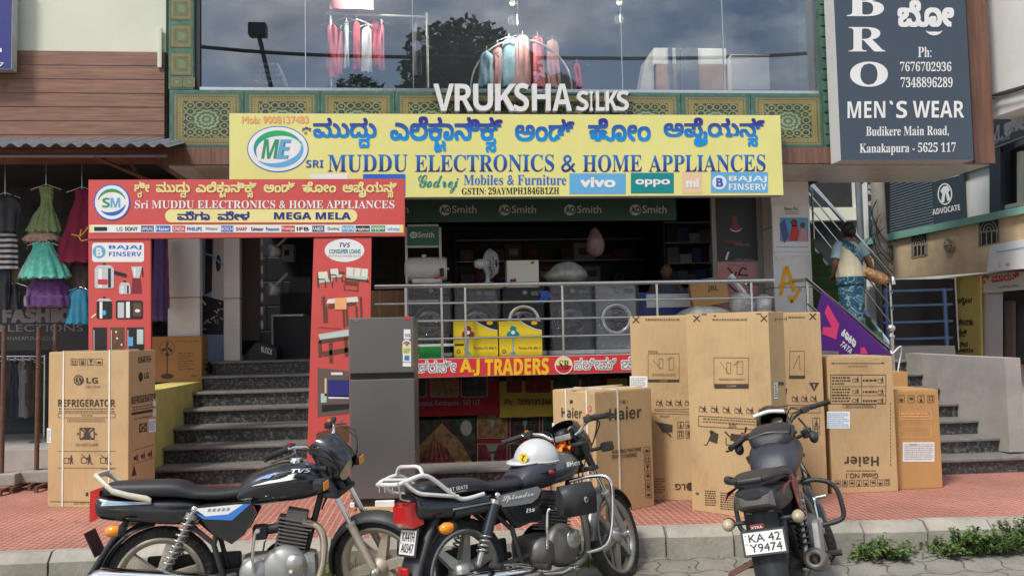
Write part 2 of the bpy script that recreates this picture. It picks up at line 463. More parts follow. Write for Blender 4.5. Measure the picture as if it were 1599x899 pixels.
def m_glass(name, tint, refl, rough=0.0):
    m, n, l, b = _new(name); n.remove(b)
    t = n.new('ShaderNodeBsdfTransparent'); t.inputs[0].default_value = (*tint, 1)
    g = n.new('ShaderNodeBsdfGlossy'); g.inputs['Roughness'].default_value = rough; g.inputs['Color'].default_value = (.92, .95, 1, 1)
    lw = n.new('ShaderNodeLayerWeight'); lw.inputs['Blend'].default_value = .35
    fc = n.new('ShaderNodeMapRange'); fc.inputs[3].default_value = refl; fc.inputs[4].default_value = .9 if refl else .12
    l.new(lw.outputs['Fresnel'], fc.inputs[0])
    mx = n.new('ShaderNodeMixShader'); l.new(fc.outputs[0], mx.inputs[0]); l.new(t.outputs[0], mx.inputs[1]); l.new(g.outputs[0], mx.inputs[2])
    l.new(mx.outputs[0], n['Material Output'].inputs[0])
m_glass('shop_glass', (.8, .84, .87), .1)
m_glass('dark_glass', (.62, .62, .62), .0)
def m_plastic(name, tint, refl, scale):
    """Crinkled clear wrap."""
    m, n, l, b = _new(name); n.remove(b)
    t = n.new('ShaderNodeBsdfTransparent'); t.inputs[0].default_value = (*tint, 1)
    g = n.new('ShaderNodeBsdfGlossy'); g.inputs['Roughness'].default_value = .07; g.inputs['Color'].default_value = (1, 1, 1, 1)
    d = n.new('ShaderNodeBsdfDiffuse'); d.inputs[0].default_value = (.7, .72, .74, 1)
    tc = n.new('ShaderNodeTexCoord'); nz = n.new('ShaderNodeTexNoise'); nz.inputs['Scale'].default_value = scale; nz.inputs['Detail'].default_value = 4; nz.inputs['Distortion'].default_value = 1.5
    l.new(tc.outputs['Object'], nz.inputs['Vector'])
    bp = n.new('ShaderNodeBump'); bp.inputs['Strength'].default_value = 1; bp.inputs['Distance'].default_value = .05
    l.new(nz.outputs['Fac'], bp.inputs['Height']); l.new(bp.outputs[0], g.inputs['Normal'])
    mx = n.new('ShaderNodeMixShader'); mx.inputs[0].default_value = refl; l.new(t.outputs[0], mx.inputs[1]); l.new(g.outputs[0], mx.inputs[2])
    m2 = n.new('ShaderNodeMixShader'); m2.inputs[0].default_value = .01 if refl < .35 else .3; l.new(mx.outputs[0], m2.inputs[1]); l.new(d.outputs[0], m2.inputs[2])
    l.new(m2.outputs[0], n['Material Output'].inputs[0])
m_plastic('clear_wrap', (.88, .88, .89), .1, 9); m_plastic('milky_bag', (.75, .75, .78), .4, 14)
def m_brick(name, c1, c2, mortar, bw, bh, msize, offset=.5, wob=0.0, rough=.75, axes='XY', stain=.35, bump=.35, nscale=1.4):
    m, n, l, b = _new(name)
    tc = n.new('ShaderNodeTexCoord'); sp = n.new('ShaderNodeSeparateXYZ'); l.new(tc.outputs['Object'], sp.inputs[0])
    X, Y = sp.outputs[axes[0]], sp.outputs[axes[1]]
    if wob:
        X = math_(n, l, 'ADD', X, math_(n, l, 'MULTIPLY', math_(n, l, 'SINE', math_(n, l, 'MULTIPLY', Y, 2*pi/bh)), wob))
        Y = math_(n, l, 'ADD', Y, math_(n, l, 'MULTIPLY', math_(n, l, 'SINE', math_(n, l, 'MULTIPLY', sp.outputs[axes[0]], 2*pi/bw)), wob*.8))
    cb = n.new('ShaderNodeCombineXYZ'); l.new(X, cb.inputs[0]); l.new(Y, cb.inputs[1])
    br = n.new('ShaderNodeTexBrick'); br.offset = offset; br.inputs['Scale'].default_value = 1; br.inputs['Brick Width'].default_value = bw; br.inputs['Row Height'].default_value = bh
    br.inputs['Mortar Size'].default_value = msize; br.inputs['Mortar Smooth'].default_value = .25; br.inputs['Bias'].default_value = 0
    br.inputs['Color1'].default_value = (*c1, 1); br.inputs['Color2'].default_value = (*c2, 1); br.inputs['Mortar'].default_value = (*mortar, 1)
    l.new(cb.outputs[0], br.inputs['Vector'])
    nz = n.new('ShaderNodeTexNoise'); nz.inputs['Scale'].default_value = nscale; nz.inputs['Detail'].default_value = 10; nz.inputs['Roughness'].default_value = .65; l.new(tc.outputs['Object'], nz.inputs['Vector'])
    st = ramp(n, l, nz.outputs['Fac'], [(.3, (1-stain,)*3), (.68, (1+stain*.25,)*3)])
    mx = n.new('ShaderNodeMixRGB'); mx.blend_type = 'MULTIPLY'; mx.inputs[0].default_value = 1; l.new(br.outputs['Color'], mx.inputs[1]); l.new(st, mx.inputs[2])
    n3 = n.new('ShaderNodeTexNoise'); n3.inputs['Scale'].default_value = 55; n3.inputs['Detail'].default_value = 4; l.new(tc.outputs['Object'], n3.inputs['Vector'])
    m3 = n.new('ShaderNodeMixRGB'); m3.blend_type = 'OVERLAY'; m3.inputs[0].default_value = .35; l.new(mx.outputs[0], m3.inputs[1]); l.new(n3.outputs['Fac'], m3.inputs[2])
    l.new(m3.outputs[0], b.inputs['Base Color']); b.inputs['Roughness'].default_value = rough
    bp = n.new('ShaderNodeBump'); bp.inputs['Strength'].default_value = bump; bp.inputs['Distance'].default_value = .012; bp.invert = True
    l.new(br.outputs['Fac'], bp.inputs['Height'])
    b2 = n.new('ShaderNodeBump'); b2.inputs['Strength'].default_value = .2; b2.inputs['Distance'].default_value = .006
    l.new(n3.outputs['Fac'], b2.inputs['Height']); l.new(bp.outputs[0], b2.inputs['Normal']); l.new(b2.outputs[0], b.inputs['Normal'])
    return name
m_brick('paver_road', (.26, .245, .21), (.32, .3, .26), (.12, .105, .08), .27, .25, .006, .5, wob=.028, stain=.45, bump=.7)
m_brick('red_paving', (.40, .125, .083), (.34, .10, .068), (.52, .36, .29), .052, .052, .0042, 0, stain=.35, nscale=.9, bump=.4)
m_brick('tile_white', (.78, .77, .73), (.8, .79, .75), (.12, .12, .12), 3.0, .78, .006, 0, axes='XZ', rough=.25, stain=.2, bump=.15)
m_brick('soffit_tile', (.62, .6, .56), (.62, .6, .56), (.3, .28, .25), 1.2, .3, .006, 0, rough=.3, stain=.15, bump=.15)
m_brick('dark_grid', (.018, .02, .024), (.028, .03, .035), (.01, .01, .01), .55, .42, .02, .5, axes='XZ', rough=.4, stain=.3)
def m_granite():
    m, n, l, b = _new('granite')
    tc = n.new('ShaderNodeTexCoord')
    vo = n.new('ShaderNodeTexVoronoi'); vo.inputs['Scale'].default_value = 70; l.new(tc.outputs['Object'], vo.inputs['Vector'])
    nz = n.new('ShaderNodeTexNoise'); nz.inputs['Scale'].default_value = 34; nz.inputs['Detail'].default_value = 6; l.new(tc.outputs['Object'], nz.inputs['Vector'])
    c = ramp(n, l, nz.outputs['Fac'], [(.38, (.02, .02, .02)), (.55, (.055, .05, .045)), (.7, (.17, .155, .14))])
    mx = n.new('ShaderNodeMixRGB'); mx.blend_type = 'OVERLAY'; mx.inputs[0].default_value = .45; l.new(c, mx.inputs[1]); l.new(vo.outputs['Color'], mx.inputs[2])
    hs = n.new('ShaderNodeHueSaturation'); hs.inputs['Saturation'].default_value = .35; l.new(mx.outputs[0], hs.inputs['Color'])
    l.new(hs.outputs[0], b.inputs['Base Color']); b.inputs['Roughness'].default_value = .38
m_granite()
mat('granite_tread', (.19, .175, .16), .5, var=.25, scale=12, dirt=.35, bump=.1)
mat('cream_wall', (.68, .69, .57), .85, var=.04, scale=1.5, bump=.12, bscale=30, dirt=.1)
mat('white_wall', (.72, .72, .7), .85, var=.06, scale=1.5, dirt=.18, bump=.1)
mat('grey_plaster', (.36, .34, .31), .85, var=.2, scale=1.6, dirt=.55, bump=.15)
mat('yellow_plaster', (.66, .56, .16), .75, var=.1, scale=3, dirt=.25, bump=.15, bscale=25)
mat('peach_plaster', (.8, .6, .37), .85, var=.2, scale=1.6, dirt=.65, bump=.15)
mat('mint_paint', (.24, .5, .4), .6, var=.15, scale=3, dirt=.35)
mat('concrete', (.33, .31, .27), .9, var=.2, scale=4, dirt=.4, bump=.35, bscale=40)
mat('kerb_stone', (.36, .335, .285), .9, var=.3, scale=2.6, dirt=.75, bump=.4, bscale=35)
mat('soil', (.2, .15, .1), .95, var=.3, scale=6, bump=.5)
mat('steel', (.62, .61, .59), .22, 1.0, var=.06, scale=20)
mat('chrome', (.78, .78, .77), .1, 1.0, var=.04)
mat('shade_black', (.012, .013, .015), .7, var=.3)  # near-black colour standing for the shade inside openings
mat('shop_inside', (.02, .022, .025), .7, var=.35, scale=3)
mat('floor_tile', (.14, .135, .125), .35, var=.1)
mat('black_frame', (.02, .02, .022), .4)
mat('galv_sheet', (.22, .25, .29), .45, .5, var=.2, scale=3, dirt=.35)
mat('slate_paint', (.035, .05, .07), .4, var=.06, scale=2)
mat('turf', (.05, .11, .03), .95, var=.4, scale=40, bump=1, bscale=200)
mat('rust_iron', (.14, .075, .05), .7, .3, var=.3, scale=20)
mat('blue_paint', (.1, .2, .36), .4, var=.12, dirt=.2)
mat('shutter_grey', (.13, .16, .19), .45, .2, var=.1, scale=4, dirt=.3)
WHITE = flat('print_white', (.8, .8, .78)); BLACK = flat('print_black', (.015, .015, .016)); RED = flat('print_red', (.6, .035, .04))
YEL = flat('print_yellow', (.78, .72, .2)); NAVY = flat('print_navy', (.025, .03, .2))

# ------------------------------------------------------------------ ground
SW = .14                                   # pavement height
Z1 = 1.28                                  # shop floor
mb = MB(); mb.quad((-300, -300, -.14), (300, -300, -.14), (300, 300, -.14), (-300, 300, -.14), 'soil'); structure(mb.build('ground', origin=False))
mb = MB(); RZ = -.11
for a, b_, c, d in ((-9, 4.9, RZ, RZ), (4.9, 5.92, RZ, -.045)): mb.quad((-40, a, c), (40, a, c), (40, b_, d), (-40, b_, d), 'paver_road')
mb.quad((-40, -9, RZ), (40, -9, RZ), (40, -9.2, RZ-.2), (-40, -9.2, RZ-.2), 'paver_road'); structure(mb.build('road', origin=False))
YK = lambda x: 5.95-(.017 if x < 1.3 else .075)*(x-1.3)      # back edge of the kerb, bending a little at the corner
mb = MB(); mb.prism([(-30, YK(-30)-.03), (1.3, YK(1.3)-.03), (14, YK(14)-.03), (14, 16), (-30, 16)], (0, 0, SW), (1, 0, 0), (0, 1, 0), (0, 0, -.3), 'red_paving'); structure(mb.build('pavement', origin=False))
mb = MB()
x = -9.0
while x < 12:
    w = .462+random.uniform(-.012, .012); dy = random.uniform(-.012, .012); dz = random.uniform(-.006, .006)
    yk = YK(x)-.13+dy; t = .06; s_ = -.017 if x < 1.3 else -.075
    prof = [(yk, -.12), (yk, .085+dz), (yk+t, SW+.004+dz), (YK(x)-.001, SW+.004+dz), (YK(x)-.001, -.12)]
    vs = [(xx, a+s_*(xx-x), b_) for xx in (x+.006, x+w-.006) for a, b_ in prof]
    mb.add(vs, [(0, 1, 2, 3, 4), (9, 8, 7, 6, 5)]+[(i, i+5, (i+1) % 5+5, (i+1) % 5) for i in range(5)], 'kerb_stone'); x += w
structure(mb.build('kerb', origin=False))

# ------------------------------------------------------------------ shop building
ZS = 3.437; YP = 10.3; YF = 9.3            # soffit height, pillar face, upper front
XL = at(263, 200, Y=YF).x; XR = at(1546, 240, Y=YF).x
shop = thing('shop_building', 'two storey shop with green ornate tiled panels, upper glass front and dark open shop below', 'building', (1, YF, Z1))
XE = at(1275, 300, Y=YP).x
mb = MB()
mb.box(XL, XE+.06, YF+.022, YP+.02, ZS, ZS+.26, 'soffit_tile'); mb.box(XL, XE+.06, YP+.021, 18, ZS-.001, ZS+.259, 'shop_inside'); mb.box(XE+.061, XR, YF+.022, YP+.12, ZS, ZS+.26, 'soffit_tile'); mb.build('soffit_slab', shop)  # ceiling past the pillars coloured near black in place of indoor shade
mb = MB(); zb0, zb1 = at(300, 258, Y=YF).z, at(300, 232, Y=YF).z
mb.box(XL-.12, XR, YF-.04, YF+.02, zb0, zb1, 'brown_panel')
mb.box(XL-.12, XL-.002, YF+.022, 12, zb0, zb1, 'brown_panel')
xr0 = at(1510, 120, Y=YF).x
mb.box(xr0, XR, YF-.06, YF-.042, zb0-.01, 7.6, 'brown_panel'); mb.box(XR+.001, XR+.02, YF-.06, YF+.35, zb0-.01, 7.6, 'brown_panel')
mb.build('fascia', shop)
# upper storey
zg = at(800, 141, Y=YF).z
xg0, xg1 = at(311, 100, Y=YF).x, at(1278, 100, Y=YF).x
gl = [311, 476, 645, 811, 973, 1133, 1278]
for a, b_ in zip(gl, gl[1:]):
    mb = MB(); xa, xb = at(a, 100, Y=YF).x+.006, at(b_, 100, Y=YF).x-.006
    mb.box(xa, xb, YF+.06, YF+.068, zg+.02, 6.9, 'shop_glass'); p = mb.build('glass_pane', shop)
mb = MB()
for a in gl[1:-1]:
    xa = at(a, 100, Y=YF).x; mb.box(xa-.005, xa+.005, YF+.055, YF+.075, zg+.02, 6.9, 'steel')
mb.box(xg0, xg1, YF+.02, YF+.1, zg-.015, zg+.02, 'steel')
mb.box(xg0-.05, xg0, YF+.03, YF+.12, zg, 6.9, 'black_frame')
mb.box(xg1, xg1+.1, YF+.05, YF+.5, zg, 6.9, 'shutter_grey')
mb.build('window_frame', shop)
mat('green_marble', (.07, .15, .105), .35, var=.4, scale=9)
mb = MB()     # tiled band, one printed motif per panel
zt0 = zb1+.003
ed = [264, 381, 500, 617, 730, 842, 953, 1064, 1173, 1288]
for a, b_ in zip(ed, ed[1:]):
    xa, xb = at(a, 190, Y=YF).x, at(b_, 190, Y=YF).x
    mb.box(xa+.004, xb-.004, YF, YF+.1, zt0, zg-.018, 'green_marble')
    uvquad(mb, (xa+.03, YF-.003, zt0+.02), (xb-.03, YF-.003, zt0+.02), (xb-.03, YF-.003, zg-.05), (xa+.03, YF-.003, zg-.05), 'mandala_tile')
mb.build('tile_band', shop)
mb = MB()     # left pilaster with stacked small tiles
xa, xb = XL, at(302, 60, Y=YF).x
mb.box(xa, xb, YF, YF+.4, zg-.01, 6.9, 'green_marble'); mb.box(xb+.002, xg0-.052, YF+.01, YF+.2, zg-.01, 6.9, 'green_marble')
z = zg+.14
while z < 6.8:
    uvquad(mb, (xa+.015, YF-.003, z), (xb-.015, YF-.003, z), (xb-.015, YF-.003, z+.26), (xa+.015, YF-.003, z+.26), 'mandala_tile_small'); z += .31
for i in range(2):
    x0 = xa+.02+i*(xb-xa)/2; uvquad(mb, (x0, YF-.003, zg+.01), (x0+.13, YF-.003, zg+.01), (x0+.13, YF-.003, zg+.12), (x0, YF-.003, zg+.12), 'mandala_tile_small')
mb.build('pilaster', shop)
mb = MB(); xa, xb = at(1279, 60, Y=YF).x, at(1291, 60, Y=YF).x
mb.box(xa, xb, YF-.02, YF+.3, zt0, 6.9, 'green_marble')
z = zt0+.03
while z < 6.8: mb.box(xa+.01, xb-.01, YF-.032, YF-.02, z, z+.11, 'green_marble', .006); z += .13
mb.build('pilaster', shop)
mb = MB(); mb.box(xb+.002, xr0-.002, YF, YF+.1, zb1+.003, 6.9, 'white_wall'); mb.build('side_panel', shop)
mat('upper_inside', (.1, .115, .14), .8, var=.2, scale=1)
mb = MB(); mb.box(XL, xg1+.15, YF+2.2, YF+2.3, ZS+.27, 6.9, 'upper_inside'); mb.box(XL, xg1+.15, YF+.2, YF+2.2, ZS+.262, zg-.06, 'upper_inside')
mb.box(XL, XL+.08, YF+.4, YF+2.2, zg, 6.9, 'upper_inside'); mb.box(xg1+.1, xg1+.15, YF+.5, YF+2.2, zg, 6.9, 'upper_inside')
mb.box(XL-.1, xg1+.2, YF-.1, YF+2.4, 7.0, 7.2, 'white_wall'); mb.build('upper_room', shop)
# ground floor: pillars, floor slab, room
def pillar(px0, px1, y, d, m='tile_white'):
    mb = MB(); xa, xb = at(px0, 400, Y=y).x, at(px1, 400, Y=y).x
    mb.box(xa, xb, y, y+d, Z1 if px0 < 1000 else SW, ZS-.002, m, .006); return mb.build('pillar', shop)
pillar(262, 312, YP, .12); pillar(349, 374, YP+.4, .12); pillar(1207, 1267, YP, .5)
X0 = at(330, 400, Y=YP).x-.8
mb = MB(); mb.box(X0-.4, XE+.05, 10.92, 17, Z1-.16, Z1, 'floor_tile'); mb.box(at(478, 757, z=SW).x+.12, at(1393, 600, Y=8.05).x-.31, 8.52, 10.918, Z1-.16, Z1, 'floor_tile'); mb.build('floor_slab', shop)
mb = MB()
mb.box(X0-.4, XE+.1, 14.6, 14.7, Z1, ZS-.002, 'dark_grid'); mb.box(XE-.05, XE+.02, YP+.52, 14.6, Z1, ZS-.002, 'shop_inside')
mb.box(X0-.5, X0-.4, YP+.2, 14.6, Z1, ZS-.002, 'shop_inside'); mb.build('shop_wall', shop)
mat('mauve_panel', (.26, .235, .225), .4, var=.08)
mb = MB(); xa, xb = at(1113, 400, Y=YP+.3).x, at(1206, 400, Y=YP+.3).x
mb.box(xa, xb, YP+.3, YP+.36, Z1, ZS-.002, 'mauve_panel'); mb.build('side_screen', shop)
# basement shopfront under the veranda
xb0, xb1 = at(478, 757, z=SW).x+.55, at(1393, 600, Y=8.05).x-.31
mb = MB(); mb.box(xb0, xb1, 8.70, 8.74, .24, Z1-.165, 'shade_black'); mb.build('basement_shade', shop)  # near-black sheet stands for the unlit basement behind the glass
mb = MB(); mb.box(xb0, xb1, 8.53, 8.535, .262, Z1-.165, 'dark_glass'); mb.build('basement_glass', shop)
mb = MB(); mb.box(xb0, xb1, 7.97, 8.72, SW-.05, .235, 'granite', .01); mb.box(xb0-.01, xb1, 7.95, 8.49, .236, .26, 'granite_tread', .006); mb.build('basement_step', shop)
# ------------------------------------------------------------------ entrance stairs
sl = thing('front_stairs', 'dark speckled granite entrance steps beside the yellow stair wall', 'stairs', (-2, 8.4, SW))
sx0, sx1 = -2.72, at(478, 757, z=SW).x+.1
ys = [8.42, 8.76, 9.10, 9.45, 9.80, 10.18, 10.56, 11.0]
rz = (Z1-SW)/7
mbr, mbt = MB(), MB()
for i in range(7):
    z = SW+rz*(i+1)
    mbr.box(sx0, sx1, ys[i]+.02, ys[i+1]+.3 if i < 6 else 10.9, SW-.02 if i == 0 else z-rz-.001, z-.03, 'granite')
    mbt.box(sx0-.02, sx1+.02, ys[i]-.01, ys[i+1]+.04, z-.029, z+.001, 'granite_tread', .008)
mbr.build('riser', sl); mbt.build('tread', sl)
mb = MB(); mb.box(sx1+.03, sx1+.4, 8.5, 10.9, SW, Z1-.165, 'granite'); mb.build('side_wall', sl)
yw = thing('yellow_wall', 'low yellow painted plaster wall along the granite entrance steps', 'wall', (-3, 8.4, SW))
mb = MB(); mb.box(-3.12, sx0-.025, 8.36, 10.28, SW, 1.06, 'yellow_plaster', .012); mb.build('plaster', yw)
# stairs on the other side, climbing beside the parapet
sr = thing('side_stairs', 'black granite steps rising beside the bare grey parapet', 'stairs', (4, 7.5, SW))
nos = [(1590, 720, 1.24), (1573, 691, 1.10), (1547, 659, .96), (1518, 636, .82), (1492, 610, .68), (1467, 587, .54), (1444, 565, .40), (1423, 546, .26)]
rr_ = (Z1-SW)/8; mbr, mbt = MB(), MB(); ysr = []
for i, (px, py, h) in enumerate(nos):
    p = at(px, py, z=CAM_Z-h); ysr.append(p.y)
ysr = [7.42+.31*i for i in range(9)]
XW = at(1565, 600, Y=7.62).x
XN = at(1393, 600, Y=8.05).x
for i in range(8):
    z = SW+rr_*(i+1); xe = XW+(.75 if i == 0 else .02)
    mbr.box(XN-.25, xe, ysr[i]+.02, ysr[i+1]+.3, SW-.02 if i == 0 else z-rr_-.001, z-.03, 'granite')
    mbt.box(XN-.27, xe, ysr[i]-.008, ysr[i+1]+.04, z-.029, z+.001, 'granite_tread', .008)
mbr.build('riser', sr); mbt.build('tread', sr)
mb = MB(); mb.box(XN-.3, XW+1, ysr[8]-.05, 17, Z1-.17, Z1-.003, 'floor_tile'); mb.build('landing', sr)
par = thing('parapet_wall', 'bare grey rendered parapet wall with a flat top beside the black steps', 'wall', (XW+.1, 8, SW))
za, zc = at(1565, 559, X=XW).z, at(1430, 547, X=XW).z
mb = MB(); mb.prism([(7.6, .30), (7.6, za), (9.3, za+.015), (9.3, .2)], (XW+.025, 0, 0), (0, 1, 0), (0, 0, 1), (.16, 0, 0), 'grey_plaster')
mb.build('plaster', par)
# ------------------------------------------------------------------ veranda railing
YR = 9.5
rl = thing('veranda_railing', 'brushed steel railing with three bars across the shop veranda', 'railing', (1, YR, Z1))
a, b_ = at(585, 447.5, Y=YR), at(1207, 437, Y=YR)
mb = MB(); mb.cyl((a.x, YR, a.z), (b_.x, YR, a.z), .026, 'steel'); mb.cyl((b_.x, YR, a.z), (b_.x, YP+.02, a.z), .022, 'steel'); mb.lathe([(0, 0), (.05, 0), (.05, .015), (0, .015)], (b_.x, YP-.02, a.z), (0, 1, 0), 'steel'); mb.build('handrail', rl)
for py in (474, 501.5, 529.5):
    zz = at(652, py, Y=YR).z; mb = MB(); mb.cyl((a.x, YR, zz), (b_.x, YR, zz), .013, 'steel', n=8); mb.build('bar', rl)
for px in (634, 690, 727, 879, 1027, 1175):
    xx = at(px, 500, Y=YR).x; mb = MB(); mb.cyl((xx, YR+.001, Z1), (xx, YR+.001, a.z), .016, 'steel', n=8); mb.build('post', rl)
# ------------------------------------------------------------------ left shop block
lb = thing('neighbour_building', 'cream plastered shop block with brown wood plank cladding above the dress shop', 'building', (-5, 9.6, SW))
Yc = 9.6
zc0, zc1 = at(130, 81, Y=Yc).z, at(130, 214, Y=Yc).z
xc = at(262, 60, Y=Yc).x-.02
mb = MB(); mb.box(-12, xc, Yc, Yc+.3, zc0, 7.2, 'cream_wall'); mb.build('wall', lb)
mb = MB(); mb.box(-12, xc-.01, Yc-.02, Yc+.28, zc1-.25, zc0-.001, 'plank_wood'); mb.build('cladding', lb)
mb = MB()
zz = zc0-.158
while zz > zc1-.25: mb.box(-12, xc-.012, Yc-.023, Yc-.0201, zz-.005, zz, 'black_frame'); zz -= .158
mb.build('plank_groove', lb)
mb = MB(); mb.box(xc-.08, xc-.03, Yc-.05, Yc-.021, at(258, 108, Y=Yc).z, at(258, 45, Y=Yc).z, 'cream_wall', .01); mb.build('conduit_box', lb)
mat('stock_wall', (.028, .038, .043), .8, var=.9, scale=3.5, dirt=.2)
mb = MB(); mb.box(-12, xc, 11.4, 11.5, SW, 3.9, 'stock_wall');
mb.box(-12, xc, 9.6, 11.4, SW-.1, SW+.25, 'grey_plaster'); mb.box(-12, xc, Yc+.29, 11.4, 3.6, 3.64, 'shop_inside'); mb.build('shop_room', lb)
aw = thing('corrugated_awning', 'grey corrugated sheet awning over the dress shop on an iron bracket', 'awning', (-5, 9, 3.4))
e = at(130, 227, Y=8.7)
mb = MB(); xs = -9.0; X_end = at(264, 220, Y=8.7).x
pts0, pts1 = [], []
while xs < X_end:
    c = .019*cos(2*pi*xs/.145)
    pts0.append((xs, 8.7, e.z+c)); pts1.append((xs, 9.56, zc1-.035+c)); xs += .0145
mb.add(pts0+pts1, [(i, i+1, len(pts0)+i+1, len(pts0)+i) for i in range(len(pts0)-1)], 'galv_sheet', True)
mb.build('sheet', aw)
mb = MB()
a, b_ = at(150, 245, Y=9.0), at(215, 270, Y=9.0)
for p, q in (((-9, 8.95, e.z-.05), (X_end-.1, 8.95, e.z-.05)), ((a.x, 8.95, e.z-.06), (b_.x+.2, 9.5, b_.z-.1)), ((b_.x-.1, 8.95, e.z-.06), (a.x+.3, 9.5, b_.z)), ((a.x-2, 8.95, e.z-.06), (a.x-2, 9.5, b_.z-.3))):
    mb.tube([p, q], .022, 'rust_iron' if q[1] > 9 else 'galv_sheet', 4, smooth=False)
mb.build('bracket', aw)
# ------------------------------------------------------------------ signs and lettering
def sb(t):       # serif bold letters
    o = ''
    for c in t:
        if 'A' <= c <= 'Z': o += chr(0x1D400+ord(c)-65)
        elif 'a' <= c <= 'z': o += chr(0x1D41A+ord(c)-97)
        elif '0' <= c <= '9': o += chr(0x1D7CE+ord(c)-48)
        else: o += c
    return o
def sn(t):       # sans bold letters
    o = ''
    for c in t:
        if 'A' <= c <= 'Z': o += chr(0x1D5D4+ord(c)-65)
        elif 'a' <= c <= 'z': o += chr(0x1D5EE+ord(c)-97)
        elif '0' <= c <= '9': o += chr(0x1D7EC+ord(c)-48)
        else: o += c
    return o
def si(t):       # sans bold italic
    return ''.join(chr(0x1D63C+ord(c)-65) if 'A' <= c <= 'Z' else chr(0x1D656+ord(c)-97) if 'a' <= c <= 'z' else c for c in t)
def m_grad(name, top, bot, z0, z1):
    m, n, l, b = _new(name)
    g = n.new('ShaderNodeNewGeometry'); sp = n.new('ShaderNodeSeparateXYZ'); l.new(g.outputs['Position'], sp.inputs[0])
    mr = n.new('ShaderNodeMapRange'); mr.inputs[1].default_value = z0; mr.inputs[2].default_value = z1; l.new(sp.outputs['Z'], mr.inputs[0])
    l.new(ramp(n, l, mr.outputs[0], [(.1, bot), (.9, top)]), b.inputs['Base Color']); b.inputs['Roughness'].default_value = .4
def board(name, label, cat, px0, py0, px1, py1, Y, depth, face, edge, lift=0, ref=None):
    """A flat box sign whose front shows at these picture places; returns (root, Face)."""
    pm = (px0+px1)/2
    a, b_ = at(px0, (py0+py1)/2, Y=Y), at(px1, (py0+py1)/2, Y=Y)
    z1, z0 = at(pm, py0, Y=Y).z, at(pm, py1, Y=Y).z
    t = thing(name, label, cat, ((a.x+b_.x)/2, Y, z0))
    mb = MB(); mb.box(a.x, b_.x, Y, Y+depth, z0, z1, edge); mb.quad((a.x+.004, Y-.0015, z0+.004), (b_.x-.004, Y-.0015, z0+.004), (b_.x-.004, Y-.0015, z1-.004), (a.x+.004, Y-.0015, z1-.004), face)
    mb.build('panel', t)
    f = Face((a.x, Y, z0), (0, -1, 0)); f.base = .004
    return t, f
mat('sign_yellow', (.76, .72, .25), .42, var=.05, scale=1.2, bump=.5, bscale=2.2, dirt=.05); mat('sign_red', (.60, .085, .075), .42, var=.06, scale=1.5, bump=.5, bscale=2.5, dirt=.05)
mat('sign_edge', (.5, .5, .48), .5); BLU = flat('print_blue', (.02, .13, .55)); TEAL = flat('print_teal', (.0, .24, .25)); GRN = flat('print_green', (.03, .3, .12))
ORG = flat('print_orange', (.85, .42, .18)); GREY = flat('print_grey', (.3, .3, .3)); LBL = flat('print_sky', (.12, .4, .68)); SILV = flat('print_silver', (.55, .56, .57)); BRN = flat('print_brown', (.12, .06, .03)); PEACH = flat('print_peach', (.78, .55, .33))
PALE = flat('print_pale', (.74, .73, .62)); CREAMT = flat('print_cream', (.8, .72, .3)); DKR = flat('print_dark_red', (.22, .02, .03)); LGR = flat('print_mint', (.5, .62, .55))
# big yellow board
YS = 9.1
ty, F = board('shop_sign', 'wide yellow shop board with blue lettering and phone brand logos', 'sign', 358, 178.5, 1221, 307.5, YS, .14, 'sign_yellow', 'sign_edge')
zt = lambda y: at(800, y, Y=YS).z
m_grad('grad_kannada', (.03, .02, .25), (.0, .28, .72), zt(222), zt(186)); m_grad('grad_latin', (.01, .18, .62), (.02, .02, .2), zt(270), zt(240))
m_grad('grad_swirl', (.02, .42, .12), (.0, .15, .62), zt(262), zt(202))
F.text('ಶ{ರ}ೀ', 472, 198, 486, 210, NAVY, kan=True)
for t, x0, y0, x1, y1 in (('ಮುದ{ದ}ು', 489, 184, 588, 231), ('ಎಲೆಕ{ಟ}ಾನಿಕ{ಸ}್', 609, 182, 785, 238), ('ಅಂಡ್', 804, 186, 897, 221), ('ಹೋಂ', 918, 185, 1016, 221), ('ಅಪ{ಲ}ೈಯನ{ಸ}್', 1036, 184, 1194, 229)):
    F.text(t, x0, y0, x1, y1, 'grad_kannada', kan=True, bold=.03)
F.text('Mob: 9008137483', 378, 181, 482, 193, ORG, bold=.02)
F.text(sn('SRI'), 478, 250, 505, 262, 'grad_latin')
for t, x0, x1 in (('MUDDU', 512, 636), ('ELECTRONICS', 648, 865), ('&', 876, 899), ('HOME', 910, 1002), ('APPLIANCES', 1013, 1195)):
    F.text(sb(t), x0, 242, x1, 269, 'grad_latin', sl=-.004)
F.text(sb('Mobiles & Furniture'), 724, 273, 884, 289, BLU, bold=-.005); F.text(sb('GSTIN: 29AYMPH1846B1ZH'), 721, 293, 873, 304, BLACK, sl=-.006, bold=-.004)
F.text('𝓖𝓸𝓭𝓻𝓮𝓳', 653, 273, 716, 302, TEAL, bold=.005)
F.rect(567, 272, 633, 306, BLU, 0); F.rect(484, 272, 543, 300, WHITE, 0)
F.rect(889, 271, 977, 303, LBL, 0); F.text('vivo', 906, 277, 961, 293, WHITE, bold=.035, k=2)
F.rect(985, 270, 1052, 302, TEAL, 0); F.text('oppo', 992, 280, 1046, 292, WHITE, bold=.03, k=2)
F.rect(1065, 270, 1096, 302, PEACH, 0); F.text('mi', 1071, 279, 1091, 293, WHITE, bold=.05, k=2)
F.rect(1110, 269, 1199, 301, LBL, 0); F.disc(1123, 285, 11, 11, WHITE, 2); F.text('B', 1118, 278, 1129, 292, BLU, 3, bold=.04)
F.text(sn('BAJAJ'), 1138, 275, 1197, 285, WHITE, 2); F.text(sn('FINSERV'), 1138, 287, 1197, 297, WHITE, 2)
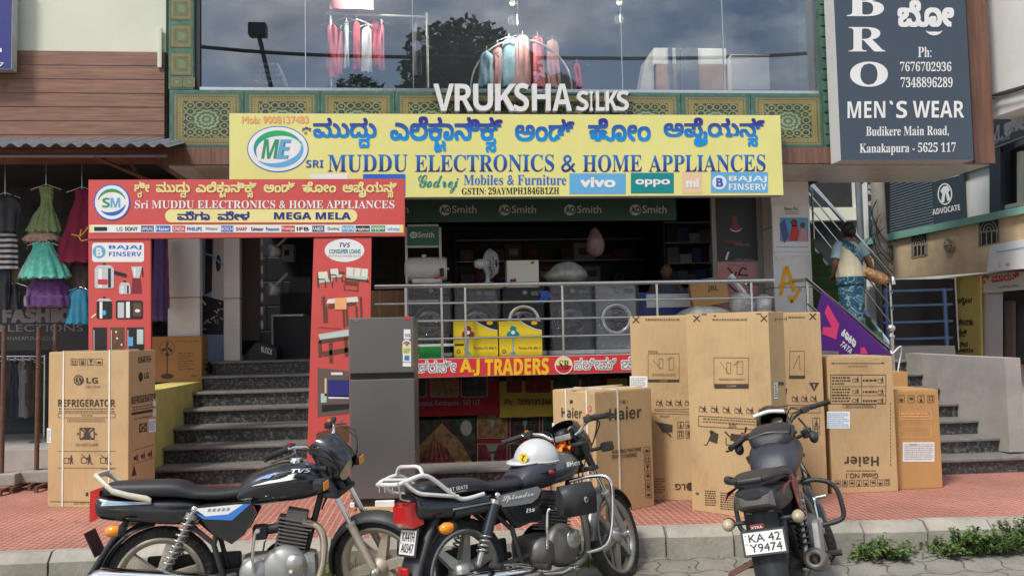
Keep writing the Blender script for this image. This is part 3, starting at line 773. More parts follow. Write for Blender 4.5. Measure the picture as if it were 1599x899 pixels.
F.disc(434, 233, 48, 36, BLU, 0, 40); F.disc(434, 233, 46.5, 34.5, WHITE, 1, 40)
F.arc(434, 232, 38, 28, 150, 345, 1, 9, 'grad_swirl', 2); F.arc(434, 233, 40, 29, -25, 140, 1, 9, LBL, 2)
F.text(si('ME'), 408, 218, 455, 248, GRN, 3); F.text(si('E'), 432, 218, 455, 248, LBL, 4)
F.mb.build('lettering', ty)
# raised letters above it
vk = thing('raised_letter_sign', 'raised white shop letters standing along the green tiled band', 'sign', (1, YF-.1, 4.3))
mat('letter_white', (.72, .72, .7), .35, var=.05)
def raised(t, x0, y0, x1, y1):
    f = Face((0, YF-.16, 0), (0, -1, 0)); f.base = 0; f.text(sn(t), x0, y0, x1, y1, 'letter_white', 0)
    mb = MB(); d = Vector((0, .09, 0)); mb.add(f.mb.v, f.mb.f, 'letter_white')
    from collections import Counter
    ec = Counter(); od = {}
    for p in f.mb.f:
        for i in range(len(p)):
            e = (p[i], p[(i+1) % len(p)]); ec[tuple(sorted(e))] += 1; od[tuple(sorted(e))] = e
    for k, c in ec.items():
        if c == 1:
            e = od[k]; a, b_ = f.mb.v[e[0]], f.mb.v[e[1]]; mb.quad(a, b_, b_+d, a+d, 'sign_edge')
    mb.build('letter', vk)
for t, x0, x1 in (('V', 677, 709), ('R', 710, 739), ('U', 739, 770), ('K', 773, 806), ('S', 803, 826), ('H', 831, 860), ('A', 863, 893)): raised(t, x0, 131 if t != 'S' else 130, x1, 173 if t != 'S' else 174)
for t, x0, x1 in (('S', 901, 919), ('I', 921, 926), ('L', 931, 944), ('K', 946, 965), ('S', 963, 982)): raised(t, x0, 142, x1, 173)
mb = MB(); mb.box(at(676, 173, Y=YF).x, at(984, 173, Y=YF).x, YF-.12, YF-.1, at(800, 165, Y=YF).z, at(800, 163, Y=YF).z, 'black_frame'); mb.box(at(676, 173, Y=YF).x, at(984, 173, Y=YF).x, YF-.06, YF-.04, at(800, 150, Y=YF).z, at(800, 148, Y=YF).z, 'black_frame'); mb.build('rail', vk)
# dark vertical sign on the right
YB = 9.0
p = [at(1302, 0, Y=YB), at(1514, 0, Y=YB), at(1516, 250, Y=YB), at(1316, 250, Y=YB)]
tb = thing('vertical_sign', 'tall slate grey box sign with white lettering for a menswear shop', 'sign', (p[3].x, YB, p[3].z))
mat('sign_slate', (.055, .075, .105), .4, var=.06, scale=1); mat('sign_white_side', (.62, .63, .63), .4, var=.05)
xa, xb, z0, z1 = at(1309, 100, Y=YB).x-.02, at(1511, 120, Y=YB).x+.02, p[3].z, 7.0
mb = MB(); mb.box(xa, xb, YB, YF-.065, z0, z1, 'sign_white_side'); mb.quad((xa, YB-.002, z0), (xb, YB-.002, z0), (xb, YB-.002, z1), (xa, YB-.002, z1), 'sign_slate'); mb.build('panel', tb)
F = Face((0, YB, 0), (0, -1, 0)); F.base = .005
F.text(sb('B'), 1322, -18, 1380, 26, WHITE); F.text(sb('R'), 1325, 43, 1382, 81, WHITE); F.text(sb('O'), 1327, 97, 1386, 136, WHITE, bold=.01)
F.text('ಬೋ', 1401, 1, 1489, 43, WHITE, kan=True, bold=.04); F.arc(1458, 44, 14, 12, 20, 160, 0, 6, WHITE, 2)
F.text(sb('Ph:'), 1433, 74, 1454, 90, WHITE); F.text(sb('7676702936'), 1405, 97, 1485, 112, WHITE); F.text(sb('7348896289'), 1406, 121, 1487, 137, WHITE)
F.text(sn('MEN'), 1323, 159, 1382, 185, WHITE, sl=-.01); F.text('`', 1388, 158, 1394, 164, WHITE, bold=.03); F.text(sn('S'), 1399, 158, 1416, 185, WHITE); F.text(sn('WEAR'), 1425, 158, 1505, 184, WHITE)
F.text(sb('Budikere Main Road,'), 1352, 198, 1481, 215, WHITE, sl=-.01); F.text(sb('Kanakapura - 5625 117'), 1342, 224, 1492, 243, WHITE, sl=-.01)
F.mb.build('lettering', tb)
# blue sign, far left
tl, F = board('edge_sign', 'dark blue shop sign cut off at the picture edge above the wood cladding', 'sign', -90, -60, 19, 108, 9.4, .12, 'print_navy', 'sign_edge')
F.text(sn('7'), -2, 98, 6, 104, WHITE); F.rect(-6, 76, 3, 82, WHITE, 1); F.text(sn('90083'), -40, 97, -4, 105, WHITE); F.mb.build('lettering', tl)
# ------------------------------------------------------------------ red promotional arch
YA = 8.15
ta, F = board('promo_arch', 'red flex board arch on two legs with white and yellow shop lettering', 'promotional arch', 138, 280, 632, 371, YA, .05, 'sign_red', 'sign_red')
def leg(x0, y0, x1, y1, x0b, x1b, m='sign_red'):
    mb = MB(); zt_, zb_ = at(x0, y0, Y=YA).z, SW
    q = [at(x0, y0, Y=YA+.01), at(x1, y0, Y=YA+.01), at(x1b, y1, Y=YA+.01), at(x0b, y1, Y=YA+.01)]
    for c in q[2:]: c.z = SW
    q[0].z = q[1].z = zt_
    mb.prism([(0, 0), (0, 0)], (0, 0, 0), (1, 0, 0), (0, 0, 1), (0, 0, 0), m) if 0 else None
    vs = q+[c+Vector((0, .04, 0)) for c in q]
    mb.add(vs, [(0, 3, 2, 1), (4, 5, 6, 7), (0, 1, 5, 4), (1, 2, 6, 5), (2, 3, 7, 6), (3, 0, 4, 7)], m)
    mb.build('leg', ta)
leg(138, 371.5, 235, 752, 139, 236); leg(490, 371.5, 580, 752, 478, 575)
F.disc(175, 316, 28.5, 28.5, BLU, 1); F.disc(175, 316, 26.5, 26.5, WHITE, 2); F.arc(175, 316, 22, 21, 190, 345, 1, 5, GRN, 3); F.arc(175, 316, 22, 21, 10, 140, 1, 6, BLU, 3)
F.text(sn('S'), 160, 309, 172, 324, GRN, 4); F.text(sn('M'), 173, 309, 188, 324, LBL, 4)
for t, x0, x1 in (('ಶ{ರ}ೀ', 210, 234), ('ಮುದ{ದ}ು', 244, 297), ('ಎಲೆಕ{ಟ}ಾನಿಕ{ಸ}್', 306, 401), ('ಅಂಡ್', 412, 461), ('ಹೋಂ', 472, 525), ('ಅಪ{ಲ}ೈಯನ{ಸ}್', 535, 620)):
    F.text(t, x0, 284, x1, 309 if '{' in t else 301, CREAMT, kan=True, bold=.03, k=1)
F.text(sb('Sri MUDDU ELECTRONICS & HOME APPLIANCES'), 211, 313, 616, 326, WHITE)
F.rrect(258, 327, 558, 347.5, 10, CREAMT, 1); F.text('ಮೆಗಾ', 277, 330, 328, 344, NAVY, 2, kan=True, bold=.03); F.text('ಮೇಳ', 340, 330, 390, 344, NAVY, 2, kan=True, bold=.03); F.text(sn('MEGA MELA'), 428, 331.5, 548, 343, NAVY, 2, bold=.02)
F.rect(140, 351, 630, 363.5, CREAMT, 1); F.rect(146, 351.6, 624, 363, WHITE, 2)
for t, x0, x1, m, bgm in (('————', 147, 168, BLACK, None), ('LG', 182, 192, GREY, None), ('SONY', 195, 216, BLACK, None), ('SAMSUNG', 221, 240, WHITE, NAVY), ('Haier', 244, 266, WHITE, BLU), ('ONIDA', 270, 289, WHITE, RED), ('PHILIPS', 292, 316, BLU, None), ('Whirlpool', 320, 340, GREY, None), ('BOSCH', 346, 364, WHITE, BLU), ('SHARP', 368, 386, RED, None), ('Kelvinator', 392, 412, BLACK, None), ('Panasonic', 415, 437, BLU, None), ('Prestige', 440, 460, WHITE, RED), ('IFB', 463, 483, BLACK, None), ('FABER', 488, 506, WHITE, NAVY), ('Godrej', 511, 530, GRN, None), ('BAJAJ', 534, 553, WHITE, LBL), ('realme', 556, 577, WHITE, BLACK), ('oppo', 580, 601, WHITE, GRN), ('vivo', 604, 624, LBL, None)):
    if bgm: F.rect(x0-.5, 352.5, x1+.5, 362, bgm, 3)
    F.text(t, x0+.5, 354.5, x1-.5, 360.5, m, 4, bold=.015)
# leg prints
F.mb.build('print', ta); F = Face((0, YA+.01, 0), (0, -1, 0)); F.base = .0015
F.rrect(144, 379, 225, 409, 4, WHITE, 0); F.disc(155, 393, 10, 10, LBL, 1); F.text('B', 150.5, 387, 160, 400, WHITE, 2, bold=.04); F.text(sn('BAJAJ'), 170, 383, 221, 390, BLU, 1); F.text(sn('FINSERV'), 170, 393, 221, 400, BLU, 1)
def pot(cx, cy, w, h, body, lid):     # cooker / kettle print
    F.rrect(cx-w/2, cy-h/2, cx+w/2, cy+h/2, 3, body, 1); F.rect(cx-w*.3, cy-h/2+1, cx-w*.12, cy+h/2-1, WHITE, 2); F.rect(cx+w*.2, cy-h/2+1, cx+w*.34, cy+h/2-1, BLACK, 2)
    F.poly([(cx-w*.5, cy-h/2), (cx-w*.3, cy-h/2-4), (cx+w*.3, cy-h/2-4), (cx+w*.5, cy-h/2)], lid, 2); F.rect(cx-2, cy-h/2-7, cx+2, cy-h/2-4, BLACK, 2)
pot(163, 434, 30, 32, SILV, SILV); F.poly([(178, 422), (198, 428), (197, 433), (178, 428)], BLACK, 2); F.rect(153, 436, 168, 444, RED, 3)
F.poly([(205, 416), (222, 416), (218, 434), (209, 434)], SILV, 1); F.rect(209, 418, 212, 432, WHITE, 2); F.poly([(207, 434), (219, 434), (222, 458), (205, 458)], DKR, 1); pot(195, 452, 18, 14, SILV, SILV); F.line([(222, 418), (223, 432)], 2, BLACK, 1)
pot(163, 484, 24, 28, BLACK, SILV); F.disc(163, 488, 3, 4, LBL, 3); F.line([(143, 496), (150, 490)], 2.5, PALE, 2)
F.rrect(181, 469, 223, 498, 3, BLACK, 1); F.rect(184, 472, 194, 496, SILV, 2); F.rect(197, 471, 203, 496, WHITE, 2); F.rect(208, 473, 221, 494, BRN, 2); F.disc(215, 485, 4, 2.5, WHITE, 3)
for x0, x1, m in ((145, 167, BLACK), (172, 194, BRN), (198, 225, BLACK)):
    F.rect(x0, 511, x1, 560, m, 1); F.line([(x0+2, 515), (x0+2, 550)], 1.2, SILV, 2)
F.rect(214, 514, 224, 537, LGR, 2); F.rect(201, 526, 208, 540, LBL, 2)
for i in range(7): F.disc(178+random.uniform(0, 14), 518+i*5, 1.6, 1.6, RED if i % 2 else PALE, 2)
F.disc(538, 391, 31, 18, WHITE, 0, 36); F.text(si('TVS'), 530, 379, 547, 386, NAVY, 1); F.text('CONSUMER LOANS', 514, 389, 563, 396, TEAL, 1, bold=.02); F.text('BUYING MADE EASY', 513, 398, 564, 401, GREY, 1)
def chair_print(x, y, w, h):
    F.poly([(x, y), (x+w*.62, y-h*.05), (x+w*.7, y+h*.45), (x+w*.1, y+h*.5)], PALE, 1); F.poly([(x+w*.1, y+h*.5), (x+w*.95, y+h*.42), (x+w, y+h*.62), (x+w*.1, y+h*.7)], LGR, 2)
    for a in (.05, .5, .95): F.line([(x+w*a, y+h*.55), (x+w*a, y+h)], 1.6, BRN, 2)
    F.line([(x, y+h*.45), (x+w*.5, y+h*.45)], 1.6, BRN, 3); F.line([(x, y), (x, y+h*.9)], 1.4, BRN, 3)
chair_print(496, 425, 24, 24); chair_print(515, 420, 20, 20)
F.poly([(541, 417), (575, 420), (574, 432), (541, 430)], PALE, 1); F.poly([(541, 430), (575, 432), (576, 437), (539, 434)], LGR, 2); F.line([(538, 434), (576, 439)], 2, BRN, 3); F.line([(553, 418), (552, 430)], .8, GREY, 3); F.line([(564, 419), (563, 431)], .8, GREY, 3)
for x in (540, 574): F.line([(x, 434), (x, 441)], 1.5, BRN, 3)
F.poly([(535, 438), (561, 440), (557, 446), (539, 444)], BRN, 2); F.line([(537, 444), (538, 453)], 1.4, BRN, 2); F.line([(559, 444), (558, 455)], 1.4, BRN, 2); F.line([(538, 452), (558, 454)], 1.2, BRN, 2); F.poly([(530, 424), (538, 424), (539, 427), (529, 427)], BRN, 2)
F.poly([(512, 467), (558, 463), (560, 471), (510, 474)], PALE, 2); F.poly([(512, 476), (556, 471), (556, 476), (513, 482)], BRN, 1)
for x0, y0, y1 in ((505, 462, 504), (509, 478, 503), (536, 480, 511), (541, 479, 508), (563, 463, 498), (556, 478, 500)): F.line([(x0, y0), (x0+1.5, y1)], 3, BRN, 2)
for y in (465, 470, 475): F.line([(501, y), (509, y)], 1, BRN, 3)
F.rect(523, 465, 541, 483, ORG, 3); F.line([(497, 511), (531, 513)], 1, BRN, 1)
F.poly([(497, 522), (545, 514), (545, 524), (500, 530)], LGR, 2); F.poly([(498, 531), (545, 524), (545, 529), (499, 536)], BRN, 2); F.poly([(501, 549), (545, 542), (545, 549), (505, 556)], BRN, 2)
for x, y0, y1 in ((499, 532, 557), (516, 534, 566), (540, 528, 556)): F.line([(x, y0), (x+1, y1)], 5, BRN, 2)
F.poly([(496, 574), (545, 579), (545, 645), (496, 650)], flat('print_wood_dark', (.13, .1, .085)), 1); F.poly([(512, 593), (545, 593), (545, 620), (512, 619)], NAVY, 2); F.rect(513, 618, 545, 622, WHITE, 2); F.rect(507, 590, 510, 618, PEACH, 2); F.rect(501, 614, 510, 628, LGR, 2); F.poly([(503, 632), (545, 630), (545, 638), (503, 643)], BLACK, 2); F.rect(517, 581, 535, 585, WHITE, 2)
F.poly([(494, 676), (531, 664), (545, 664), (545, 690), (494, 690)], BRN, 1)
F.mb.build('print', ta)
# ------------------------------------------------------------------ board over the basement shop, its posters
tj, F = board('trader_sign', 'long red board with yellow and white lettering under the veranda railing', 'sign', 590, 556.5, 1045, 585.5, 8.42, .06, 'print_red', 'sign_edge')
mat('letter_amber', (.85, .5, .02), .4)
F.text(sn('A.J'), 718, 560.5, 749, 587, 'letter_amber', sl=-.018, bold=.02); F.text(sn('TRADERS'), 757, 560, 857, 586.5, 'letter_amber', sl=-.018, bold=.02)
for t, x0, x1 in (('ಡರಸ್ೕ', 653, 712), ('ಸಲೀಮ್', 897, 962), ('ಬೆಗ', 970, 1010)):
    y0 = 563-.018*(x0-652); F.text(t, x0-1, y0-1, x1+1, y0+20, WHITE, 1, sl=-.018, kan=True, bold=.07); F.text(t, x0, y0, x1, y0+19, GREY, 2, sl=-.018, kan=True, bold=.01)
F.disc(880, 570, 14, 14, CREAMT, 1); F.arc(880, 570, 14, 14, 0, 180, 13.5, 13.5, RED, 2); F.ring(880, 570, 14, 14, 1.4, WHITE, 3); F.text(sb('SB'), 873, 562, 888, 577, BLACK, 3); F.mb.build('lettering', tj)
fab1 = mat('saree_maroon', (.3, .05, .05), .7, var=.8, scale=14); fab2 = mat('saree_gold', (.5, .3, .13), .7, var=.7, scale=18); fab3 = mat('saree_dark', (.09, .075, .07), .7, var=.9, scale=16); fab4 = mat('saree_green', (.05, .13, .08), .7, var=.8, scale=15)
def poster(name, label, x0, y0, x1, y1, Y, m, sl=0.0, cat='poster'):
    a, b_ = at(x0, y1, Y=Y), at(x1, y0, Y=Y)
    t = thing(name, label, cat, ((a.x+b_.x)/2, Y, a.z)); mb = MB(); mb.box(a.x, b_.x, Y, Y+.006, a.z, b_.z, m); mb.build('sheet', t)
    f = Face((a.x, Y, a.z), (0, -1, 0)); return t, f
mat('poster_red', (.5, .02, .04), .5); mat('poster_yellow', (.72, .55, .08), .5)
t, F = poster('poster', 'red saree poster with three cloth pictures and an address line behind basement glass', 600, 590, 779.5, 652, 8.6, 'poster_red')
for x0, x1, m in ((632, 666, fab4), (672, 716, fab2), (720, 761, fab3)): F.rrect(x0, 586, x1, 620, 3, PALE, 0, sl=-.01); F.rrect(x0+1, 587, x1-1, 619, 3, m, 1, sl=-.01)
F.text('Hospital, Kanakapura - 562 117', 649, 625, 749, 636, PALE, 1, sl=-.015); F.mb.build('print', t)
t, F = poster('poster', 'yellow saree poster with a phone number behind basement glass', 780, 590, 980, 652, 8.6, 'poster_yellow')
for x0, x1, m in ((791, 815, fab1), (820, 860, fab1), (864, 904, fab4), (908, 948, fab3)): F.rrect(x0, 582, x1, 613, 3, m, 1, sl=-.01)
F.text(sn('Ph : 7899191344'), 788, 622, 861, 632, BLACK, 1, sl=-.01); F.mb.build('print', t)
t, F = poster('poster', 'large picture of draped maroon sarees low behind basement glass', 600, 653, 742, 722, 8.62, 'saree_dark')
F.poly([(630, 722), (660, 690), (690, 660), (720, 690), (738, 722)], fab2, 0); F.poly([(640, 722), (665, 700), (678, 682), (700, 702), (712, 722)], fab1, 1); F.poly([(700, 655), (742, 653), (742, 690), (722, 680)], fab4, 0); F.disc(728, 668, 9, 12, PALE, 1)
for i in range(9): F.line([(650+i*8, 720-abs(i-4)*2), (668+i*3, 680)], 1.2, fab2, 2)
F.mb.build('print', t)
t, F = poster('poster', 'dark red poster of four framed saree pictures behind basement glass', 743, 653, 900, 722, 8.63, 'poster_red')
for x0, y0, x1, y1, m in ((745, 640, 792, 684, fab2), (796, 640, 843, 684, fab3), (745, 692, 792, 722, fab1), (796, 692, 843, 722, fab3), (847, 640, 894, 684, fab4)):
    F.rect(x0, y0, x1, y1, PALE, 0); F.rect(x0+1, y0+1, x1-1, y1-1, m, 1); F.poly([(x0+14, y0+2), (x0+34, y0+2), (x0+28, y0+12), (x0+18, y0+12)], LGR, 2); F.poly([(x0+20, y0+16), (x0+28, y0+16), (x0+24, y0+32)], LGR, 2)
F.mb.build('print', t)
# ------------------------------------------------------------------ inside banners, posters on the pillars
mat('banner_green', (.02, .075, .05), .5); mat('banner_green_light', (.035, .16, .08), .5); GR2 = flat('print_grey_light', (.5, .52, .5))
tv, F = board('valance_banner', 'dark green valance with repeated white brand lettering under the ceiling', 'banner', 560, 311, 1056, 346, 10.0, .02, 'banner_green', 'banner_green')
for x0 in (580, 686, 779, 881, 983): F.disc(x0+9, 328, 9, 8.5, GR2, 0); F.text('AO', x0+2, 323, x0+17, 333, 'banner_green', 2, bold=.04); F.text('Smith', x0+20, 321, x0+58, 333, GR2, 1, bold=.01)
F.mb.build('lettering', tv)
tk = thing('display_stand', 'tall thin metal display rack with a green brand panel on top', 'display stand', (at(660, 500, Y=10.05).x, 10.05, Z1))
mb = MB(); mat('rack_grey', (.55, .55, .53), .4, .3)
for px in (634, 687): q = at(px, 355, Y=10.05); mb.box(q.x-.015, q.x+.015, 10.04, 10.07, Z1, q.z, 'rack_grey')
for py in (352, 385, 430, 470, 510): q = at(634, py, Y=10.05); r_ = at(687, py, Y=10.05); mb.box(q.x+.016, r_.x-.016, 10.043, 10.067, q.z-.015, q.z+.01, 'rack_grey')
mb.build('frame', tk)
F = Face((0, 10.03, 0), (0, -1, 0)); F.rect(636, 354, 685, 383, 'banner_green_light', 0); F.disc(646, 367, 6, 5, WHITE, 2); F.text('AO', 642, 364.5, 650, 369.5, 'banner_green_light', 3, bold=.03); F.text('Smith', 653, 362, 678, 371, WHITE, 2, bold=.01); F.mb.build('sign_panel', tk)
YQ = YP+.29
t, F = poster('poster', 'tall black poster with a small red picture on the grey screen by the pillar', 1121, 308, 1180, 408, YQ, 'print_black')
F.poly([(1144, 336), (1150, 338), (1152, 350), (1156, 352), (1153, 360), (1143, 356)], DKR, 0); F.arc(1149, 356, 9, 6, 0, 180, 1, 2, PEACH, 1); F.text('PERSONALISE', 1131, 376, 1158, 380, RED, 1); F.text('YOUR MIX', 1148, 380, 1171, 384, GREY, 1); F.poly([(1132, 405), (1136, 393), (1139, 393), (1135, 406)], WHITE, 1); F.text('realme buds air', 1146, 403, 1178, 407, GREY, 1); F.mb.build('print', t)
mat('poster_pink', (.5, .22, .2), .5)
t, F = poster('poster', 'dusty pink poster with crossed black shapes below the black poster', 1123, 409, 1182, 500, YQ, 'poster_pink')
for q in (((1136, 418), (1148, 431)), ((1147, 431), (1150, 424)), ((1152, 431), (1158, 418)), ((1158, 418), (1166, 420)), ((1154, 429), (1168, 430)), ((1137, 444), (1155, 460)), ((1156, 455), (1170, 458))): F.line(q, 2.6, BLACK, 1)
F.text('brand audio series', 1140, 413, 1166, 415, DKR, 1); F.mb.build('print', t)
F0 = YP-.004
t, F = poster('poster', 'white phone poster with a beach photo taped to the pale pillar', 1208, 320, 1263, 393, F0-.006, 'print_white')
F.text('Reno Pro', 1225, 323, 1246, 329, BLACK, 1); F.lines(1226, 330, 1248, 335, 2, GREY, 1)
F.rect(1218, 340, 1262, 377, LBL, 1); F.rect(1218, 358, 1262, 377, flat('print_sea', (.2, .3, .45)), 2); F.disc(1240, 348, 5, 6, DKR, 3); F.poly([(1232, 376), (1236, 352), (1246, 352), (1249, 376)], RED, 3); F.disc(1253, 352, 4, 5, BRN, 3); F.poly([(1245, 377), (1250, 356), (1258, 357), (1261, 377)], flat('print_pinkish', (.6, .3, .32)), 4)
F.poly([(1217, 350), (1225, 342), (1232, 370), (1224, 380)], flat('print_phone', (.06, .1, .3)), 5); F.lines(1212, 384, 1262, 387, 1, LBL, 1); F.mb.build('print', t)
t = thing('torn_paper', 'torn white paper strips left under the phone poster', 'paper', at(1235, 405, Y=F0)); mb = MB(); f = Face((0, F0-.004, 0), (0, -1, 0)); f.poly([(1209, 395), (1266, 394), (1265, 398), (1240, 399), (1230, 402), (1211, 400)], WHITE, 0); f.poly([(1212, 399), (1230, 400), (1228, 404), (1214, 405)], PALE, 1); f.mb.build('sheet', t)
mat('spray_orange', (.85, .42, .01), .5)
t = thing('painted_mark', 'orange hand painted letter A with a tick on the pale pillar', 'painted mark', at(1235, 470, Y=F0)); f = Face((0, F0, 0), (0, -1, 0))
f.base = .001; f.line([(1219, 461), (1226, 418), (1232, 418)], 6, 'spray_orange', 0); f.line([(1229, 419), (1238, 447), (1240, 455)], 6, 'spray_orange', 1); f.line([(1216, 447), (1243, 437)], 5, 'spray_orange', 2); f.line([(1232, 462), (1236, 472), (1250, 450)], 5, 'spray_orange', 3); f.mb.build('paint', t)
# ------------------------------------------------------------------ cartons
def m_card(name, c):
    m, n, l, b = _new(name); c = Vector(c)
    tc = n.new('ShaderNodeTexCoord'); mp = n.new('ShaderNodeMapping'); mp.inputs['Scale'].default_value = (1, 1, .12); l.new(tc.outputs['Object'], mp.inputs[0])
    n1 = n.new('ShaderNodeTexNoise'); n1.inputs['Scale'].default_value = 90; n1.inputs['Detail'].default_value = 3; l.new(mp.outputs[0], n1.inputs['Vector'])
    n2 = n.new('ShaderNodeTexNoise'); n2.inputs['Scale'].default_value = 2.2; n2.inputs['Detail'].default_value = 8; l.new(tc.outputs['Object'], n2.inputs['Vector'])
    f = math_(n, l, 'ADD', math_(n, l, 'MULTIPLY', n1.outputs['Fac'], .35), math_(n, l, 'MULTIPLY', n2.outputs['Fac'], .65))
    n4 = n.new('ShaderNodeTexNoise'); n4.inputs['Scale'].default_value = 1.3; n4.inputs['Detail'].default_value = 9; n4.inputs['Roughness'].default_value = .7; l.new(tc.outputs['Object'], n4.inputs['Vector'])
    mx = n.new('ShaderNodeMixRGB'); mx.blend_type = 'MULTIPLY'; mx.inputs[0].default_value = 1
    l.new(ramp(n, l, f, [(.3, tuple(c*.86)), (.5, tuple(c)), (.7, tuple(c*1.1))]), mx.inputs[1]); l.new(ramp(n, l, n4.outputs['Fac'], [(.3, (.8, .78, .74)), (.45, (1, 1, 1)), (.66, (1, 1, 1)), (.72, (.86, .84, .8))]), mx.inputs[2]); l.new(mx.outputs[0], b.inputs['Base Color']); b.inputs['Roughness'].default_value = .75; b.inputs['Specular IOR Level'].default_value = .25
    bp = n.new('ShaderNodeBump'); bp.inputs['Strength'].default_value = .25; bp.inputs['Distance'].default_value = .03; l.new(n2.outputs['Fac'], bp.inputs['Height']); l.new(bp.outputs[0], b.inputs['Normal'])
m_card('cardboard', (.525, .362, .19)); m_card('cardboard_orange', (.44, .225, .085)); m_card('cardboard_tan', (.5, .28, .11)); m_card('cardboard_dark', (.3, .17, .085))
INK = flat('print_ink', (.055, .04, .03)); INK2 = flat('print_ink_soft', (.16, .1, .055)); STRAP = mat('strap_white', (.75, .73, .66), .35); TAPE = mat('packing_tape', (.45, .3, .16), .25)
def carton(label, p0, p1, ztop, depth=None, to_px=None, m='cardboard', zb=SW, group=None, name='carton', flaps=True):
    """p0,p1: front bottom corners (places). Returns root, corner list, front Face, right/left side faces."""
    p0, p1 = Vector(p0), Vector(p1); p0.z = p1.z = zb
    u = (p1-p0).normalized(); d = Vector((-u.y, u.x, 0))
    if to_px is not None:
        base, px = to_px; b0 = p1 if base == 'r' else p0
        lo, hi = .02, 1.6
        s0 = proj(b0+d*.02)[0] < proj(b0+d*1.6)[0]
        for _ in range(40):
            mid = (lo+hi)/2
            if (proj(b0+d*mid)[0] < px) == s0: lo = mid
            else: hi = mid
        depth = lo
    t = thing(name, label, 'carton', (p0+p1)/2+d*depth/2, 0, group)
    h = ztop-zb
    mb = MB(); mb.obox(p0, p1-p0, d*depth, (0, 0, h), m, .006); mb.build('box_body', t)
    if flaps:
        mb = MB(); c = (p0+p1)/2+Vector((0, 0, h+.001))
        w = (p1-p0).length
        mb.obox(p0+u*w*.02+d*depth*.01+Vector((0, 0, h+.0005)), u*w*.96, d*(depth*.485), (0, 0, .004), m); mb.obox(p0+u*w*.02+d*depth*.505+Vector((0, 0, h+.0005)), u*w*.96, d*(depth*.485), (0, 0, .004), m)
        mb.obox(p0+d*(depth*.5-.03)+Vector((0, 0, h+.005)), u*w, d*.06, (0, 0, .0008), 'packing_tape'); mb.build('lid_flaps', t)
    F = Face(p0, -d); S = Face(p1, u); L = Face(p0, -u)
    return t, (p0, p1, u, d, depth, h), F, S, L
def icon(F, x, y, w, h, k, m=None, fl=1, sl=0.0):
    m = m or INK; Y = lambda v: y+h*(v if fl == 1 else 1-v)
    P = lambda pts: [(x+w*a, Y(b)+sl*w*a) for a, b in pts]
    F.frame(x, y, x+w, y+h, max(.7, w*.06), m, 0, sl)
    if k == 'up':
        for a in (.3, .7): F.poly(P([(a-.16, .42), (a, .15), (a+.16, .42)]), m, 1); F.poly(P([(a-.05, .42), (a+.05, .42), (a+.05, .75), (a-.05, .75)]), m, 1)
        F.poly(P([(.15, .8), (.85, .8), (.85, .88), (.15, .88)]), m, 1)
    elif k == 'glass': F.poly(P([(.28, .12), (.72, .12), (.66, .45), (.54, .55), (.54, .8), (.7, .88), (.3, .88), (.46, .8), (.46, .55), (.34, .45)]), m, 1)
    elif k == 'rain': F.poly(P([(.15, .5), (.25, .25), (.5, .12), (.75, .25), (.85, .5)]), m, 1); F.poly(P([(.47, .5), (.53, .5), (.53, .85), (.47, .85)]), m, 1)
    elif k == 'stack': F.poly(P([(.25, .5), (.75, .5), (.75, .85), (.25, .85)]), m, 1); F.line(P([(.2, .15), (.8, .45)]), w*.07, m, 1); F.line(P([(.8, .15), (.2, .45)]), w*.07, m, 1)
    else: F.poly(P([(.15, .6), (.4, .35), (.85, .45), (.8, .7), (.3, .75)]), m, 1)
def no_icon(F, x, y, w, h, m=None, cross=True, fig=True, sl=0.0):
    """Handling pictogram: a bent figure beside a box, struck out."""
    m = m or INK
    P = lambda pts: [(x+w*a, y+h*b+sl*w*a) for a, b in pts]
    F.poly(P([(.05, .5), (.45, .42), (.5, .8), (.1, .88)]), m, 0) if not fig else F.frame(x, y+h*.35, x+w*.45, y+h*.85, max(.7, w*.05), m, 0)
    F.poly(P([(.6, .25), (.72, .18), (.8, .4), (.76, .62), (.9, .95), (.82, .95), (.68, .66), (.6, .95), (.53, .95), (.6, .55)]), m, 1); F.disc(x+w*.68, y+h*.12, w*.07, w*.07, m, 1, 10); F.line(P([(.64, .32), (.42, .5)]), w*.07, m, 1)
    if cross: F.line(P([(.02, .05), (.98, .95)]), w*.055, m, 2)
def strap_over(t, c, fr, m='strap_white', r=.007):
    """White packing strap round the box at fraction fr of the front."""
    p0, p1, u, d, dep, h = c; a = p0+(p1-p0)*fr; e = .004
    z = Vector((0, 0, 1)); mb = MB()
    mb.obox(a-u*r-d*(e+.001)+z*.004, u*2*r, d*e, z*(h+.008), m); mb.obox(a-u*r-d*(e+.001)+z*(h+.0075), u*2*r, d*(dep+2*e+.002), z*e, m); mb.obox(a-u*r+d*(dep+.001)+z*.004, u*2*r, d*e, z*(h+.003), m)
    mb.build('strap', t)
G_ = 'appliance cartons stacked along the pavement'
# large refrigerator carton, left
zt1 = at(74, 550, Y=7.58).z
t, c, F, S, L = carton('brown refrigerator carton with two white straps beside the red arch leg', at(74, 791, z=SW), at(200, 793, z=SW), zt1, to_px=('r', 242), group=G_)
for i, k in enumerate(('up', 'stack', 'glass', 'hand')): icon(F, 111+i*13, 560, 10, 10, k)
F.disc(123, 593, 8, 8, INK, 0); F.arc(123, 593, 6, 6, 60, 350, 1, 1, 'cardboard', 1); F.rect(122, 589, 123.4, 596, 'cardboard', 1); F.rect(122, 595, 126, 596.2, 'cardboard', 1); F.text(sn('LG'), 135, 589, 153, 598, INK, 1); F.text('Life is Good', 135, 601, 156, 605, INK2, 1)
F.text(sn('REFRIGERATOR'), 91, 623, 180, 634.5, INK, 1); F.lines(92, 636, 179, 644, 2, INK2); F.frame(91, 645, 180, 651.5, .8, INK2); F.lines(128, 646.5, 145, 650, 1, INK2); F.lines(105, 653, 165, 659, 2, INK2)
